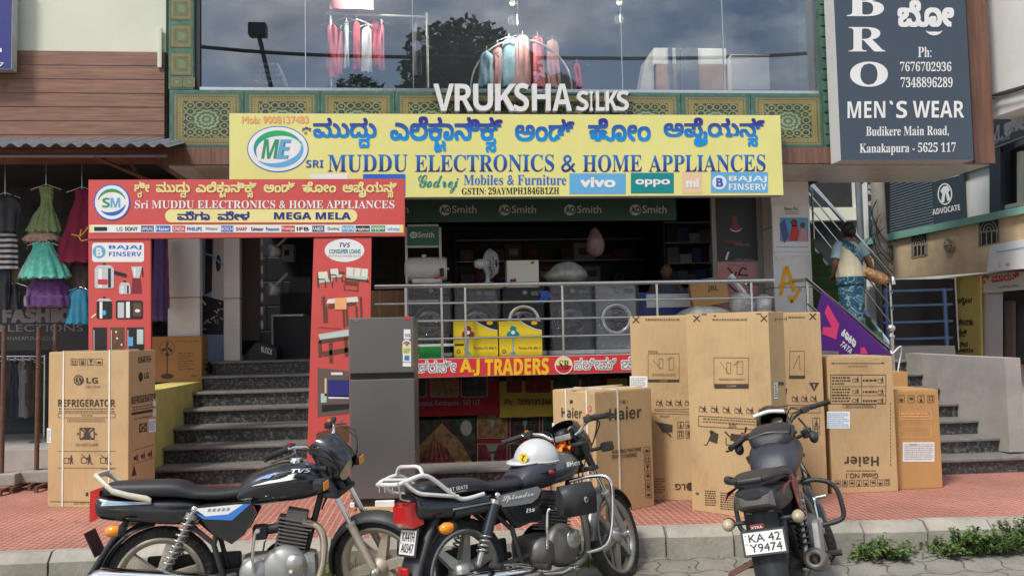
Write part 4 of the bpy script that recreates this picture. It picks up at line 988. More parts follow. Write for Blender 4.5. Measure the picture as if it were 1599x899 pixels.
F.frame(125, 668, 147, 685, 1.6, INK); F.line([(126, 669), (147, 686)], 2, INK); F.line([(147, 669), (126, 686)], 2, INK); F.poly([(130, 668), (142, 668), (136, 676)], INK, 1); F.rect(131, 676, 141, 684, INK, 1)
for s in (-1, 1): F.poly([(136+s*16, 677), (136+s*13, 674.5), (136+s*13, 679.5)], INK, 1)
F.text('DO NOT CLAMP', 119, 692, 153, 696, INK, 1); F.line([(90, 704), (181, 704)], .8, INK2); F.line([(90, 730), (181, 730)], .8, INK2)
no_icon(F, 100, 709, 17, 16, cross=False); no_icon(F, 127, 708, 19, 17); no_icon(F, 157, 708, 18, 17)
F.lines(158, 730.5, 180, 733, 1, INK2); F.rect(134, 768, 138, 774, INK, 0); F.line([(78, 782.5), (198, 783.5)], .9, INK); F.text('DO NOT CLAMP', 116, 783.5, 153, 787, INK, 1); F.rect(73.5, 668, 80, 691, WHITE, 0); F.lines(74.5, 671, 79, 689, 7, GREY, 1)
for i, k in enumerate(('up', 'stack', 'glass', 'hand')): icon(S, 216+i*5, 557-i*.6, 4.4, 9, k)
S.disc(219.5, 588, 3.4, 7.5, INK, 0); S.text(sn('LG'), 224.5, 582, 232, 591, INK, 1, sl=-.1); S.text(sn('REFRIGERATOR'), 205, 619, 243, 631, INK, 1, sl=-.16); S.lines(207, 634, 240, 642, 2, INK2, sl=-.16); S.rect(205, 644, 240, 648, INK, 0, sl=-.17); S.lines(209, 652, 238, 656, 1, INK2, sl=-.17)
S.frame(218, 662, 228, 674, 1.4, INK, 0, -.15); S.line([(217, 662), (229, 673)], 1.4, INK, 1); S.line([(229, 660), (217, 675)], 1.4, INK, 1)
for i in range(3): no_icon(S, 208+i*11, 706-i*3, 8.5, 14, cross=False, fig=False)
S.line([(208, 703), (240, 694)], .8, INK2); S.line([(208, 724), (240, 714)], .8, INK2); S.poly([(205, 743), (209, 726), (213, 741)], INK, 1); S.rect(232, 654, 243, 675, WHITE, 0, -.1); S.lines(233, 657, 242, 672, 5, LBL, 1, -.1); S.rect(238, 638, 243.5, 650, PALE, 0, -.1); S.rect(238.5, 622, 243.5, 634, PALE, 0, -.1)
F.mb.build('front_print', t); S.mb.build('side_print', t); strap_over(t, c, .19); strap_over(t, c, .765)
# fan carton on the yellow wall
zw = 1.061
a_, b_ = at(233, 597, z=zw), at(315, 594.5, z=zw)
t, c, F, S, L = carton('orange pedestal fan carton resting on the yellow stair wall', a_, b_, zw+.535, to_px=('r', 341), m='cardboard_orange', zb=zw)
F.ring(261, 543, 12, 12, .8, INK, 0)
for k in range(3): a = radians(90+120*k); F.poly([(261, 543), (261+9*cos(a-.35), 543-9*sin(a-.35)), (261+10*cos(a+.1), 543-10*sin(a+.1)), (261+3*cos(a+.9), 543-3*sin(a+.9))], INK, 1)
F.rect(260.2, 546, 261.8, 586, INK, 1); F.disc(261, 587, 10, 4, INK, 1); F.disc(261, 553, 2.5, 3.5, INK, 2); F.lines(275, 531, 310, 534, 1, INK2); F.lines(278, 549, 303, 578, 7, INK2); F.text('fan', 299, 584, 308, 588, INK, 1); F.rect(316, 583.5, 320, 589, WHITE, 0) if 0 else None
F.mb.build('front_print', t); S.lines(318, 535, 338, 580, 6, INK2); S.mb.build('side_print', t)
# tall carton pair and the third behind
def tall_marks(F, x0, x1, y0, sl, front=True):
    cx = (x0+x1)/2
    for x in (x0+15, x1-15): F.line([(x-5, y0+4), (x+5, y0+14)], 1.8, INK); F.line([(x+5, y0+4), (x-5, y0+14)], 1.8, INK)
    F.lines(cx-28, y0+9, cx+26, y0+13, 1, INK2, 0, sl, .7); F.disc(cx-24, y0+5, 2, 2, INK2, 0, 10)
t, c, F, S, L = carton('tall brown appliance carton turned to face the washing machine carton', at(992, 780, z=SW), at(1092, 781.5, z=SW), 1.655, depth=.6, group=G_)
F.line([(988, 494), (998, 504)], 1.8, INK); F.line([(998, 494), (988, 504)], 1.8, INK); F.lines(1008, 497, 1061, 501, 1, INK2, fill=.7); F.lines(1012, 547, 1028, 551, 2, INK)
F.frame(1012, 552, 1060.5, 596, .7, INK2); F.rect(1012, 592, 1060.5, 596, INK, 1); F.text('CLAMP', 1030, 593, 1042, 595.5, 'cardboard', 2); F.frame(1029, 560, 1035, 575, .7, INK2); F.frame(1045, 558, 1052, 577, .7, INK2); F.line([(1020, 562), (1032, 575)], .7, INK2); F.line([(1041, 562), (1050, 558)], .7, INK2); F.lines(1018, 583, 1055, 587, 2, INK2)
F.rect(983.5, 587, 1011, 609, WHITE, 0); F.lines(985, 589, 1009, 607, 7, GREY, 1)
for i in range(4): no_icon(F, 1025+i*15, 623, 11, 11)
F.line([(1022, 641), (1090, 643)], .8, INK2); F.lines(1022, 637, 1085, 640, 1, INK2); F.text('FRONT', 1031, 648, 1046, 651.5, INK, 1); F.line([(1020, 645), (1090, 647)], .8, INK2)
F.poly([(1024, 658), (1050, 663), (1050, 674), (1035, 675)], INK, 1); F.line([(1023, 657), (1048, 681)], 2, INK, 2); icon(F, 1058, 658, 9, 10, 'glass', fl=0); icon(F, 1058, 672, 9, 12, 'up', fl=0); icon(F, 1071, 658, 9, 10, 'rain', fl=0); icon(F, 1071, 672, 9, 12, 'stack', fl=0)
F.lines(1022, 745, 1038, 770, 6, INK2); F.text('LG', 1054, 754.5, 1070, 764, INK, 1, bold=.02, flip=True); F.disc(1078, 759, 6.5, 6.5, INK, 1)
F.mb.build('front_print', t)
pa, pb = at(1081, 796, z=SW), at(1212, 815.5, z=SW)
t, c, F, S, L = carton('tallest brown carton at the front turned towards the steps with black pictograms', pa, pb, SW+1.515, to_px=('r', 1236), group=G_)
sl = .004
tall_marks(F, 1073, 1208, 488, 0); F.rect(1096, 490, 1104, 491.5, INK, 0); F.rect(1181, 489, 1189, 490.5, INK, 0)
F.frame(1115, 558, 1169, 604, .8, INK2, 0, .01); F.rect(1116, 599, 1169, 606, INK, 1); F.text('CLAMP', 1135, 601, 1150, 604, 'cardboard', 2); F.frame(1135, 566, 1141, 583, .8, INK2); F.frame(1151, 564, 1160, 584, .8, INK2); F.line([(1125, 565), (1138, 583)], .8, INK2); F.line([(1146, 570), (1154, 564)], .8, INK2); F.lines(1122, 590, 1163, 594, 2, INK2)
for i in range(6): no_icon(F, 1092+i*18.5, 632+i*.7, 13, 12, sl=.03)
F.frame(1091, 649, 1200, 665, .9, INK, 0, .06); F.lines(1098, 651, 1192, 660, 2, INK2, 0, .06); F.text('SIDE', 1138, 661, 1150, 667, INK, 1, flip=True)
F.poly([(1112, 672), (1122, 677), (1120, 692), (1108, 688)], INK, 1); F.line([(1100, 694), (1104, 694), (1110, 680), (1111, 674)], 1.3, INK, 1); F.disc(1111, 674, 3, 3, INK, 1, 12); F.poly([(1144, 677), (1158, 678), (1158, 688), (1140, 687)], INK, 1); F.disc(1144, 679, 3, 3, INK, 2, 12); F.line([(1132, 673), (1161, 702)], 2, INK, 2); F.line([(1134, 683), (1134, 694), (1146, 694)], 1.2, INK, 1)
icon(F, 1171, 675, 10, 13, 'up', fl=0); icon(F, 1184, 676, 10, 13, 'glass', fl=0); F.lines(1101, 764, 1118, 789, 7, INK, 0, .05, ragged=False); F.lines(1125, 767, 1150, 795, 8, INK, 0, .08, ragged=False); F.disc(1089, 770, 3, 2, INK2, 0, 10)
F.mb.build('front_print', t)
S.lines(1212, 496, 1228, 500, 1, INK2); S.line([(1211, 496), (1210, 501)], 1.2, INK); S.line([(1227, 494), (1228, 501)], 1.2, INK); S.rect(1203+5, 597, 1214, 622, WHITE, 0); S.lines(1209, 599, 1213.5, 620, 6, INK, 1); S.rect(1215, 596, 1224, 601, INK, 0); S.lines(1213, 633, 1230, 642, 2, INK, 0, -.1); S.poly([(1226, 607), (1229, 606), (1228, 617)], INK, 0); S.mb.build('side_print', t)
t, c, F, S, L = carton('tall brown carton half hidden behind the tallest one with an X mark on its corner', at(1203, 775, z=SW), at(1293, 773, z=SW), 1.66, depth=.6, group=G_)
F.line([(1264, 489), (1274, 499)], 1.8, INK); F.line([(1274, 489), (1264, 499)], 1.8, INK); F.lines(1231, 493.5, 1256, 497, 1, INK2, fill=.7); F.frame(1233, 548, 1256, 587, .8, INK2); F.line([(1238, 575), (1248, 554), (1249, 577)], .7, INK2); F.rect(1232, 586, 1257, 591, INK, 0); F.poly([(1263, 597), (1279, 597), (1271, 611)], INK, 0); F.text('!', 1269.5, 599, 1272.5, 606, 'cardboard', 2)
for i in range(3): no_icon(F, 1237+i*14.5, 616, 11, 12)
F.frame(1225, 632, 1280, 644, .8, INK2); F.lines(1233, 634, 1276, 639, 2, INK2); icon(F, 1269, 652, 11, 13, 'glass', fl=0); icon(F, 1269, 667, 11, 12, 'up', fl=0); icon(F, 1255, 667, 11, 12, 'stack', fl=0); F.mb.build('front_print', t)
# inverted carton, right
zt5 = at(1396, 556, Y=6.77).z
t, c, F, S, L = carton('upside down brown carton with inverted black brand lettering and a white label', at(1300, 770.5, z=SW), at(1403, 767, z=SW), zt5, depth=.62, group=G_)
F.line([(1298, 567), (1381, 567)], .9, INK); F.disc(1301, 567, 1.3, 1.3, INK, 1, 8); F.disc(1378, 566, 1.3, 1.3, INK, 1, 8); F.lines(1325, 570, 1356, 573, 1, INK2)
F.frame(1297, 585, 1383, 630, .9, INK, 0); F.line([(1297, 603), (1383, 603)], .7, INK); F.line([(1297, 617), (1383, 617)], .7, INK); F.line([(1345, 585), (1345, 630)], .7, INK)
for r, y in enumerate((587, 605, 619)):
    F.lines(1299, y, 1328, y+(14 if r < 2 else 9), 3 if r < 2 else 2, INK, 0, 0, .5); no_icon(F, 1331, y+1, 12, 9, cross=False); F.lines(1347, y+4, 1369, y+9, 1, INK, 0, 0, .6); no_icon(F, 1371, y, 10, 12, cross=False)
F.frame(1316, 631, 1367, 636, .7, INK); F.text('HANDLE WITH CARE', 1320, 632, 1363, 635, INK, 1, flip=True); F.rect(1291, 642, 1327, 668.5, WHITE, 0); F.lines(1293, 644, 1325, 667, 8, LBL, 1)
for i in range(18): F.rect(1390, 628+i*5.6, 1391, 631+i*5.6, INK, 0)
F.text(sn('Haier'), 1318, 712, 1372, 727.5, INK, 1, flip=True); F.lines(1321, 733, 1369, 736, 1, INK); F.text('Global NO.1', 1321, 738, 1371, 746, INK, 1, flip=True, bold=.008)
for i, k in enumerate(('hand', 'stack', 'hand', 'glass', 'rain', 'hand', 'rain', 'up')): icon(F, 1304+i*11, 750-i*.3, 8.2, 9.5, k, fl=0)
F.mb.build('front_print', t)
zt6 = at(1467, 607, Y=6.95).z
t, c, F, S, L = carton('shorter orange brown carton with a big white label beside the black steps', at(1401, 764, z=SW), at(1472.5, 761, z=SW), zt6, depth=.5, m='cardboard_tan', group=G_)
for i, k in enumerate(('rain', 'hand', 'glass', 'up')): icon(F, 1402+i*15.5, 617, 10, 11, k, fl=0)
F.frame(1404, 641, 1454, 654, .8, ORG); F.lines(1407, 643, 1450, 652, 2, 'print_orange'); F.frame(1404, 666, 1454, 682, .8, ORG); F.rect(1409.5, 690, 1459, 720.5, WHITE, 0, -.005); F.lines(1412, 692, 1457, 718, 9, GREY, 1); F.lines(1420, 692, 1432, 695, 1, INK, 2); F.mb.build('front_print', t)
p = at(1404, 600, Y=7.6)
t, c, F, S, L = carton('small brown carton standing behind the shorter orange brown one', (p.x-.25, 7.55, 0), (p.x+.06, 7.55, 0), at(1404, 581, Y=7.55).z, depth=.35, m='cardboard_tan', group=G_)
# washing machine carton
t, c, F, S, L = carton('strapped brown washing machine carton with black lettering on two faces', at(933.5, 807, z=SW), at(1022, 789, z=SW), SW+.935, to_px=('l', 867), group=G_)
F.text(sn('Haier'), 951, 637, 1001, 657, INK, 1, sl=-.1); F.disc(974, 627, 2.6, 3, INK2, 0, 12)
for s in (-5, 5): F.poly([(974+s, 624.5), (974+s*1.3, 627), (974+s, 629.5)], INK, 0)
F.text('WASHING MACHINE', 955, 702.5, 1001, 708.5, INK, 1, sl=-.12, bold=.012); F.text('FRONT LOADING', 955, 710, 994, 716, INK, 1, sl=-.1, bold=.012)
for i, k in enumerate(('hand', 'up', 'glass', 'rain', 'stack', 'hand')): icon(F, 1005+i*.6, 697.5+i*13.7, 9, 11, k, sl=-.05)
L.text(sn('Haier'), 877, 635, 909, 651, INK, 1, sl=.06); L.rect(890, 624, 894.5, 629.5, INK, 0); L.disc(921, 638, 3.2, 5, RED, 0, 14); L.disc(921, 638, 2, 3.4, 'cardboard', 1, 14); L.lines(900, 700, 908, 703, 1, INK2)
for i in range(6): icon(L, 918.5, 691+i*14, 6, 11, ('hand', 'up', 'glass', 'rain', 'stack', 'hand')[i])
L.rect(862.5, 660, 866, 678, WHITE, 0); F.mb.build('front_print', t); L.mb.build('side_print', t)
strap_over(t, c, .39)
p0, p1, u, d, dep, h = c
for fr in (.33, .82):
    mb = MB(); z = Vector((0, 0, 1)); b0 = p0+d*dep*(1-fr)
    mb.obox(b0-u*.005-d*.007+z*.004, u*.004, d*.014, z*(h+.008), STRAP); mb.obox(b0-u*.005-d*.007+z*(h+.013), u*((p1-p0).length+.01), d*.014, z*.004, STRAP); mb.build('strap', t)

# ------------------------------------------------------------------ refrigerator
mat('fridge_grey', (.165, .16, .155), .26, .45, var=.04, scale=1.2); mat('fridge_side', (.16, .155, .15), .45, .2); mat('foam_white', (.75, .75, .72), .8)
p0 = at(547, 798, z=SW); p1 = at(650, 798, z=SW); p1 = at(650, 780, Y=p0.y-.02); p1.z = SW; u = (p1-p0).normalized(); d = Vector((-u.y, u.x, 0)); w = (p1-p0).length
zf = lambda y: SW+(1.38)*(798-y)/(798-527.5)
t = thing('refrigerator', 'grey two door refrigerator with energy stickers standing on a cardboard base', 'refrigerator', (p0+p1)/2+d*.3)
zb_ = zf(783); zt_ = zf(494)
mb = MB(); mb.obox(p0+d*.06+Vector((0, 0, zb_-SW+.01)), u*w, d*.52, (0, 0, zt_-zb_-.01), 'fridge_side', .01); mb.build('cabinet', t)
zg0, zg1 = zf(592), zf(583)
mb = MB(); mb.obox(p0+Vector((0, 0, zb_-SW+.015)), u*w, d*.055, (0, 0, zg0-zb_-.015), 'fridge_grey', .01); dl = mb.build('lower_door', t)
mb = MB(); mb.obox(p0+Vector((0, 0, zg1-SW)), u*w, d*.055, (0, 0, zt_-zg1), 'fridge_grey', .01); mb.build('freezer_door', t)
mb = MB(); mb.obox(p0+u*.005+d*.03+Vector((0, 0, zg0-SW+.001)), u*(w-.01), d*.02, (0, 0, zg1-zg0-.002), 'black_frame'); mb.build('handle_recess', t)
mb = MB(); mb.obox(p0+u*.02+d*.03+Vector((0, 0, .03)), u*(w-.04), d*.5, (0, 0, zb_-SW-.025), 'black_frame'); mb.build('plinth', t)
mb = MB(); mb.obox(p0+u*.06-d*.04+Vector((0, 0, .0)), u*(w-.12), d*.6, (0, 0, .028), 'cardboard'); mb.build('base_tray', t)
mb = MB(); mb.obox(p0+u*.2-d*.02+Vector((0, 0, .029)), u*.155, d*.045, (0, 0, .05), 'foam_white', .004); mb.obox(p0+u*.0-d*.01+Vector((0, 0, .029)), u*.035, d*.03, (0, 0, .04), 'foam_white', .004); mb.build('foam_block', t)
F = Face(p0, -d); F.base = .004
F.text('LG', 553, 499, 559, 502, GREY, 1, bold=.03); F.rect(631, 493.5, 640, 498.5, RED, 0); F.rect(630.5, 514, 641, 529, WHITE, 0); F.text(sn('10'), 632, 521, 640, 526, BLACK, 1); F.rect(628.5, 535, 642, 553, CREAMT, 0); F.disc(635, 535.5, 6.6, 5.5, WHITE, 1); F.arc(635, 537, 6, 4.5, 180, 360, 1, 3, RED, 2); F.poly([(631, 537), (640, 535), (636, 540)], GRN, 3); F.lines(630, 543, 641, 551, 3, GRN, 2); F.rect(629, 553, 642, 565, WHITE, 0); F.rect(631.5, 554.5, 639.5, 562.5, LBL, 1); F.lines(632, 555, 639.5, 562, 5, NAVY, 2); F.rect(629, 566, 642, 572, WHITE, 0); F.mb.build('sticker', t)
# ------------------------------------------------------------------ washing machines on the veranda
mat('washer_dark', (.028, .032, .038), .3, .3); mat('washer_silver', (.3, .31, .32), .35, .4); mat('washer_glass', (.02, .022, .026), .05, 0, coat=1)
GW = 'washing machines in a row behind the veranda railing'
YW = 10.05
def washer(label, x0, x1, ytop, ybot, m, wrap=None, foam=True, silver_ring=False):
    a, b_ = at(x0, ytop, Y=YW), at(x1, ybot, Y=YW)
    zt_ = a.z; zb_ = Z1+(.05 if foam else .012); x0_, x1_ = a.x, b_.x; w = x1_-x0_; cx = (x0_+x1_)/2
    t = thing('washing_machine', label, 'washing machine', (cx, YW, Z1), 0, GW)
    mb = MB(); mb.box(x0_, x1_, YW, YW+.5, zb_, zt_, m, .012); mb.build('body', t)
    zc = zb_+(zt_-zb_)*.47; r = w*.40
    mb = MB(); mb.lathe([(r*.72, -.035), (r*.8, -.05), (r*.95, -.05), (r, -.03), (r*1.02, .0)], (cx, YW, zc), (0, 1, 0), 'steel' if silver_ring else 'washer_dark', 28); dr = mb.build('door', t)
    mb = MB(); mb.lathe([(.0, -.075), (r*.3, -.072), (r*.55, -.058), (r*.73, -.034)], (cx, YW, zc), (0, 1, 0), 'washer_glass', 28); mb.build('door_glass', dr)
    mb = MB(); mb.box(x0_+.006, x1_-.006, YW-.01, YW-.001, zt_-.125, zt_-.01, m, .004); mb.box(x0_+.02, x0_+w*.33, YW-.016, YW-.0101, zt_-.11, zt_-.03, m, .003); mb.box(cx+.1, x1_-.03, YW-.0125, YW-.0101, zt_-.1, zt_-.04, 'washer_glass'); p = mb.build('control_panel', t)
    mb = MB(); mb.lathe([(.0, -.035), (.028, -.035), (.031, -.01)], (cx+.02, YW, zt_-.067), (0, 1, 0), 'washer_silver', 16); mb.build('knob', p)
    if foam: mb = MB(); mb.box(x0_-.02, x1_+.02, YW-.04, YW+.52, Z1, zb_-.001, 'foam_white', .008); mb.build('foam_base', t)
    if wrap:
        mb = MB(); N_ = 9
        random.seed(int(x0)); rings = []
        for k in range(6):
            z = zb_+.01+(zt_-zb_+.02)*k/5; ring = []
            for sx, sy, n_ in ((1, 0, N_), (0, 1, 5), (-1, 0, N_), (0, -1, 5)):
                for i in range(n_):
                    f = i/n_
                    X = (x0_-.02+(w+.04)*f) if sx == 1 else x1_+.02 if sy == 1 else (x1_+.02-(w+.04)*f) if sx == -1 else x0_-.02
                    Yv = YW-.1 if sx == 1 else (YW-.1+.62*f) if sy == 1 else YW+.52 if sx == -1 else YW+.52-.62*f
                    ring.append(Vector((X+random.uniform(-.012, .012), Yv+random.uniform(-.015, .015), z+random.uniform(-.01, .01))))
            rings.append(ring)
        mb.loft(rings, wrap, True); mb.build('plastic_cover', t)
    return t, zt_
washer('dark washing machine in crinkled plastic under the white water heater', 637, 704, 446, 548, 'washer_dark', 'clear_wrap')
_, zw2 = washer('dark washing machine wearing a clear cover below the table fan', 711, 779, 449, 548, 'washer_dark', 'clear_wrap')
_, zw3 = washer('dark washing machine with a blue ribbon and chrome door ring', 784, 851, 449, 548, 'washer_dark', None, True, True)
_, zw4 = washer('dark washing machine wrapped in plastic between the ribboned and the silver one', 858, 926, 446, 545, 'washer_dark', 'clear_wrap')
washer('silver grey washing machine with a dark round door at the end of the row', 929, 995, 446, 545, 'washer_silver', 'clear_wrap', True, True)
# blue ribbon
t = thing('ribbon', 'crumpled blue and white ribbon hanging on a washing machine front', 'ribbon', at(847, 478, Y=YW-.06)); mb = MB(); mat('ribbon_blue', (.03, .1, .5), .5)
for dx, a in ((-3, .3), (2, -.2), (5, .1)):
    q = [at(842+dx+6*sin(k*.9+a), 455+k*5, Y=YW-.07-.012*sin(k)) for k in range(5)]
    mb.add([v for p in q for v in (p, p+Vector((.05, -.01, .012)))], [(2*i, 2*i+1, 2*i+3, 2*i+2) for i in range(4)], 'ribbon_blue', True)
mb.build('cloth', t)
# water heater
mat('heater_white', (.72, .68, .6), .3, var=.03); mat('plastic_white', (.7, .7, .68), .4)
a, b_ = at(632, 418, Y=9.95), at(698, 418, Y=9.95); r = (at(660, 399, Y=9.95).z-at(660, 437, Y=9.95).z)/2; cz = at(660, 418, Y=9.95).z; cy = 10.15
t = thing('water_heater', 'white horizontal cylinder water heater lying above the wrapped washing machine', 'water heater', ((a.x+b_.x)/2, cy, cz-r))
L_ = b_.x-a.x
mb = MB(); mb.lathe([(0, -.01), (r*.5, -.008), (r*.86, .012), (r, .05), (r, L_*.93), (r*.97, L_*.965), (r*.9, L_), (r*.55, L_*.985), (0, L_*.98)], (a.x, cy, cz), (1, 0, 0), 'heater_white', 28); mb.build('tank', t)
mb = MB(); q = at(690, 425, Y=cy-r); mb.box(q.x-.025, q.x+.025, cy-r-.012, cy-r+.03, q.z-.05, q.z+.05, 'black_frame', .006); mb.build('switch', t)
mb = MB(); q = at(662, 398, Y=cy); mb.cyl((q.x, cy, cz+r-.01), (q.x, cy, cz+r+.03), .03, 'heater_white'); mb.cyl((b_.x, cy, cz), (b_.x+.03, cy, cz), .02, 'steel'); mb.build('pipe_stub', t)
mb = MB(); f = Face((0, cy-r-.004, 0), (0, -1, 0)); f.arc(660, 410, 30, 22, 20, 160, .3, 2.2, 'sign_edge', 0); f.poly([(676, 434), (686, 431), (690, 433), (680, 436)], RED, 0); f.mb.build('print', t)
zt_ = at(660, 437.5, Y=cy).z
mb = MB(); mb.box(a.x+.08, b_.x-.08, cy-.15, cy+.15, at(660, 446, Y=YW).z+.028, cz-r+.02, 'clear_wrap' if 0 else 'foam_white', .02); mb.build('cradle', t)
# table fan
q = at(768, 437, Y=10.2); t = thing('table_fan', 'white table fan turned sideways on top of a washing machine', 'fan', (q.x, 10.2, zw2+.02))
zz = zw2+.02; mb = MB(); mb.lathe([(.13, 0), (.13, .02), (.06, .045), (.025, .06)], (q.x-.05, 10.2, zz), (0, 0, 1), 'plastic_white', 20, caps=True); mb.build('base', t)
hz = at(757, 412, Y=10.2).z; hx = at(749, 412, Y=10.2).x; mb = MB(); mb.tube([(q.x-.05, 10.2, zz+.05), (q.x-.05, 10.2, hz-.08), (hx+.05, 10.2, hz-.03)], [.028, .022, .03], 'plastic_white', 10); mb.build('stem', t)
mb = MB(); mb.lathe([(0, -.1), (.045, -.09), (.062, -.04), (.06, .06), (.04, .09)], (hx+.03, 10.2, hz), (1, -.12, 0), 'plastic_white', 18); mb.build('motor', t)
gx = at(762, 415, Y=10.2).x; R_ = (at(760, 393, Y=10.2).z-at(760, 438, Y=10.2).z)/2; ax = Vector((1, -.42, 0)).normalized(); gc = Vector((gx+.03, 10.16, hz))
mb = MB()
for k in range(30):
    a = 2*pi*k/30; e1 = Vector((0, 0, 1))*cos(a)+ax.cross(Vector((0, 0, 1)))*sin(a); mb.tube([gc-ax*.05+e1*.04, gc-ax*.045+e1*R_*.8, gc+e1*R_, gc+ax*.06+e1*R_*.75, gc+ax*.075+e1*.05], .0028, 'plastic_white', 4)
for rr2, o in ((R_, 0), (R_*.8, -.045), (R_*.75, .06), (R_*.4, .07)): mb.tube([gc+ax*o+(Vector((0, 0, 1))*cos(2*pi*k/28)+ax.cross(Vector((0, 0, 1)))*sin(2*pi*k/28))*rr2 for k in range(28)], .004, 'plastic_white', 5, closed=True)
mb.build('guard', t); mat('fan_blade', (.35, .42, .55), .3)
for k in range(3):
    a0 = 2*pi*k/3; pts = []
    for j in range(7):
        a = a0+.95*j/6
        for rr2 in (.04, R_*.85): e1 = Vector((0, 0, 1))*cos(a)+ax.cross(Vector((0, 0, 1)))*sin(a); pts.append(gc+e1*rr2+ax*(.02-.045*j/6))
    mb = MB(); mb.add(pts, [(2*i, 2*i+1, 2*i+3, 2*i+2) for i in range(6)], 'fan_blade', True); mb.build('blade', t)
mb = MB(); mb.box(q.x-.36, q.x+.12, 9.93, 10.42, zw2-.02, zw2+.0195, 'milky_bag', .015); o = mb.build('plastic_sheet'); tag(o, 'milky plastic sheet folded over the machine under the table fan', 'plastic sheet')
# white carton with red print
a, b_ = at(792, 440, Y=10.12), at(841, 406, Y=10.12)
t, c, F, S, L = carton('pale product carton with small red print standing on the ribboned washing machine', (a.x, 10.12, 0), (b_.x, 10.12, 0), b_.z, depth=.3, m='print_pale', zb=zw3+.002, flaps=False)
F.poly([(796, 436), (806, 434), (806, 440), (796, 440)], RED, 0); F.rect(829, 408, 834, 412, RED, 0); F.rect(797, 437, 806, 440, BLACK, 1); F.mb.build('front_print', t); 
# wrapped bundle
def blob(name, label, cat, cx, cy, w, h, Y, m, z0=None, seed=1, depth=.3, k=10, pinch=.0):
    """Loose crumpled bag: a lumpy closed form."""
    random.seed(seed); c = at(cx, cy, Y=Y); W, H = w*Y/F_PX/2, h*Y/F_PX/2
    rings = []
    for i in range(k+1):
        ph = -pi/2+pi*i/k; rr = max(.03, cos(ph))**.6; ring = []
        for j in range(16):
            a = 2*pi*j/16; q = 1+.28*noise.noise(Vector((cos(a)*1.7, sin(a)*1.7, ph*1.5+seed)))+random.uniform(-.05, .05)
            f = rr*q*(1-pinch*max(0, sin(ph)))
            ring.append(Vector((c.x+W*f*cos(a), Y+depth*f*sin(a), c.z+H*sin(ph)*(1+.06*random.uniform(-1, 1)))))
        rings.append(ring)
    mb = MB(); mb.loft(rings, m, True); return tag(mb.build(name), label, cat)
mat('bundle_grey', (.42, .42, .38), .5, var=.3, scale=12, bump=.6, bscale=12); mat('bag_pink', (.4, .28, .3), .45, var=.3, scale=10, bump=.4)
blob('wrapped_bundle', 'grey plastic wrapped bundle lying on top of a wrapped washing machine', 'bundle', 884, 427, 66, 36, 10.25, 'bundle_grey', seed=3, pinch=.35)
blob('wrapped_bundle', 'grey cling wrapped base plate lying on the silver washing machine', 'bundle', 960, 446, 52, 8, 10.25, 'bundle_grey', seed=4)
# yellow fan cartons
mat('carton_yellow', (.78, .55, .02), .4, var=.04); mat('carton_black', (.03, .03, .03), .4)
for x0, x1, fc, lb_ in ((709, 777, DKR, 'yellow fan carton with a maroon flower shaped fan picture behind the railing'), (780, 846, TEAL, 'yellow fan carton with a teal flower shaped fan picture behind the railing')):
    Yb = 9.62
    a, b_ = at(x0, 553.5, Y=Yb), at(x1, 500.5, Y=Yb)
    t, c, F, S, L = carton(lb_, (a.x, Yb, 0), (b_.x, Yb, 0), b_.z, depth=.22, m='carton_yellow', zb=Z1+.001, group='yellow fan cartons on the veranda', flaps=False)
    w = x1-x0
    F.poly([(x0+w*.5, 501), (x1, 501), (x1, 515), (x0+w*.85, 513), (x0+w*.65, 507)], BLACK, 0); F.line([(x0+w*.48, 501), (x0+w*.65, 508), (x0+w*.85, 514), (x1, 516)], 1.3, WHITE, 1); F.disc(x0+w*.82, 504, 5, 3, 'letter_amber', 1)
    for k in range(3): a_ = radians(90+120*k); F.disc(x0+w*.32+5.5*cos(a_), 519-5.5*sin(a_), 5, 5, fc, 2, 14)
    F.disc(x0+w*.32, 519, 3, 3, WHITE, 3, 12); F.line([(x0+w*.32, 526), (x0+w*.32, 550)], 1.6, LBL, 1); F.disc(x0+w*.32, 551, 5, 2, LBL, 1); F.text('Farata HS 400 S', x0+w*.46, 541, x1-2, 545, INK, 1); F.lines(x0+w*.5, 548, x1-4, 551, 1, 'letter_amber'); F.disc(x0+7, 548.5, 3, 3, INK, 1, 12); F.disc(x0+7, 548.5, 1.8, 1.8, 'letter_amber', 2, 12)
    F.mb.build('front_print', t)
a, b_ = at(654, 556, Y=9.6), at(691, 541, Y=9.6)
mat('carton_green', (.01, .2, .03), .45)
t, c, F, S, L = carton('low green and white carton on the veranda behind the refrigerator', (a.x, 9.6, 0), (b_.x, 9.6, 0), b_.z, depth=.3, m='carton_green', zb=Z1+.001, flaps=False)
mb = MB(); mb.box(a.x-.01, b_.x+.25, 9.62, 9.9, b_.z+.002, b_.z+.03, 'foam_white', .004); mb.build('lid', t)
a, b_ = at(575, 498, Y=10.4), at(636, 453, Y=10.4)
t, c, F, S, L = carton('dark brown taped carton on the veranda by the red arch', (a.x, 10.4, 0), (b_.x, 10.4, 0), b_.z, depth=.5, m='cardboard_dark', zb=Z1+.001, flaps=False)
for px in (592, 619): F.rect(px, 453, px+1.5, 560, 'packing_tape', 0)
F.mb.build('tape', t)
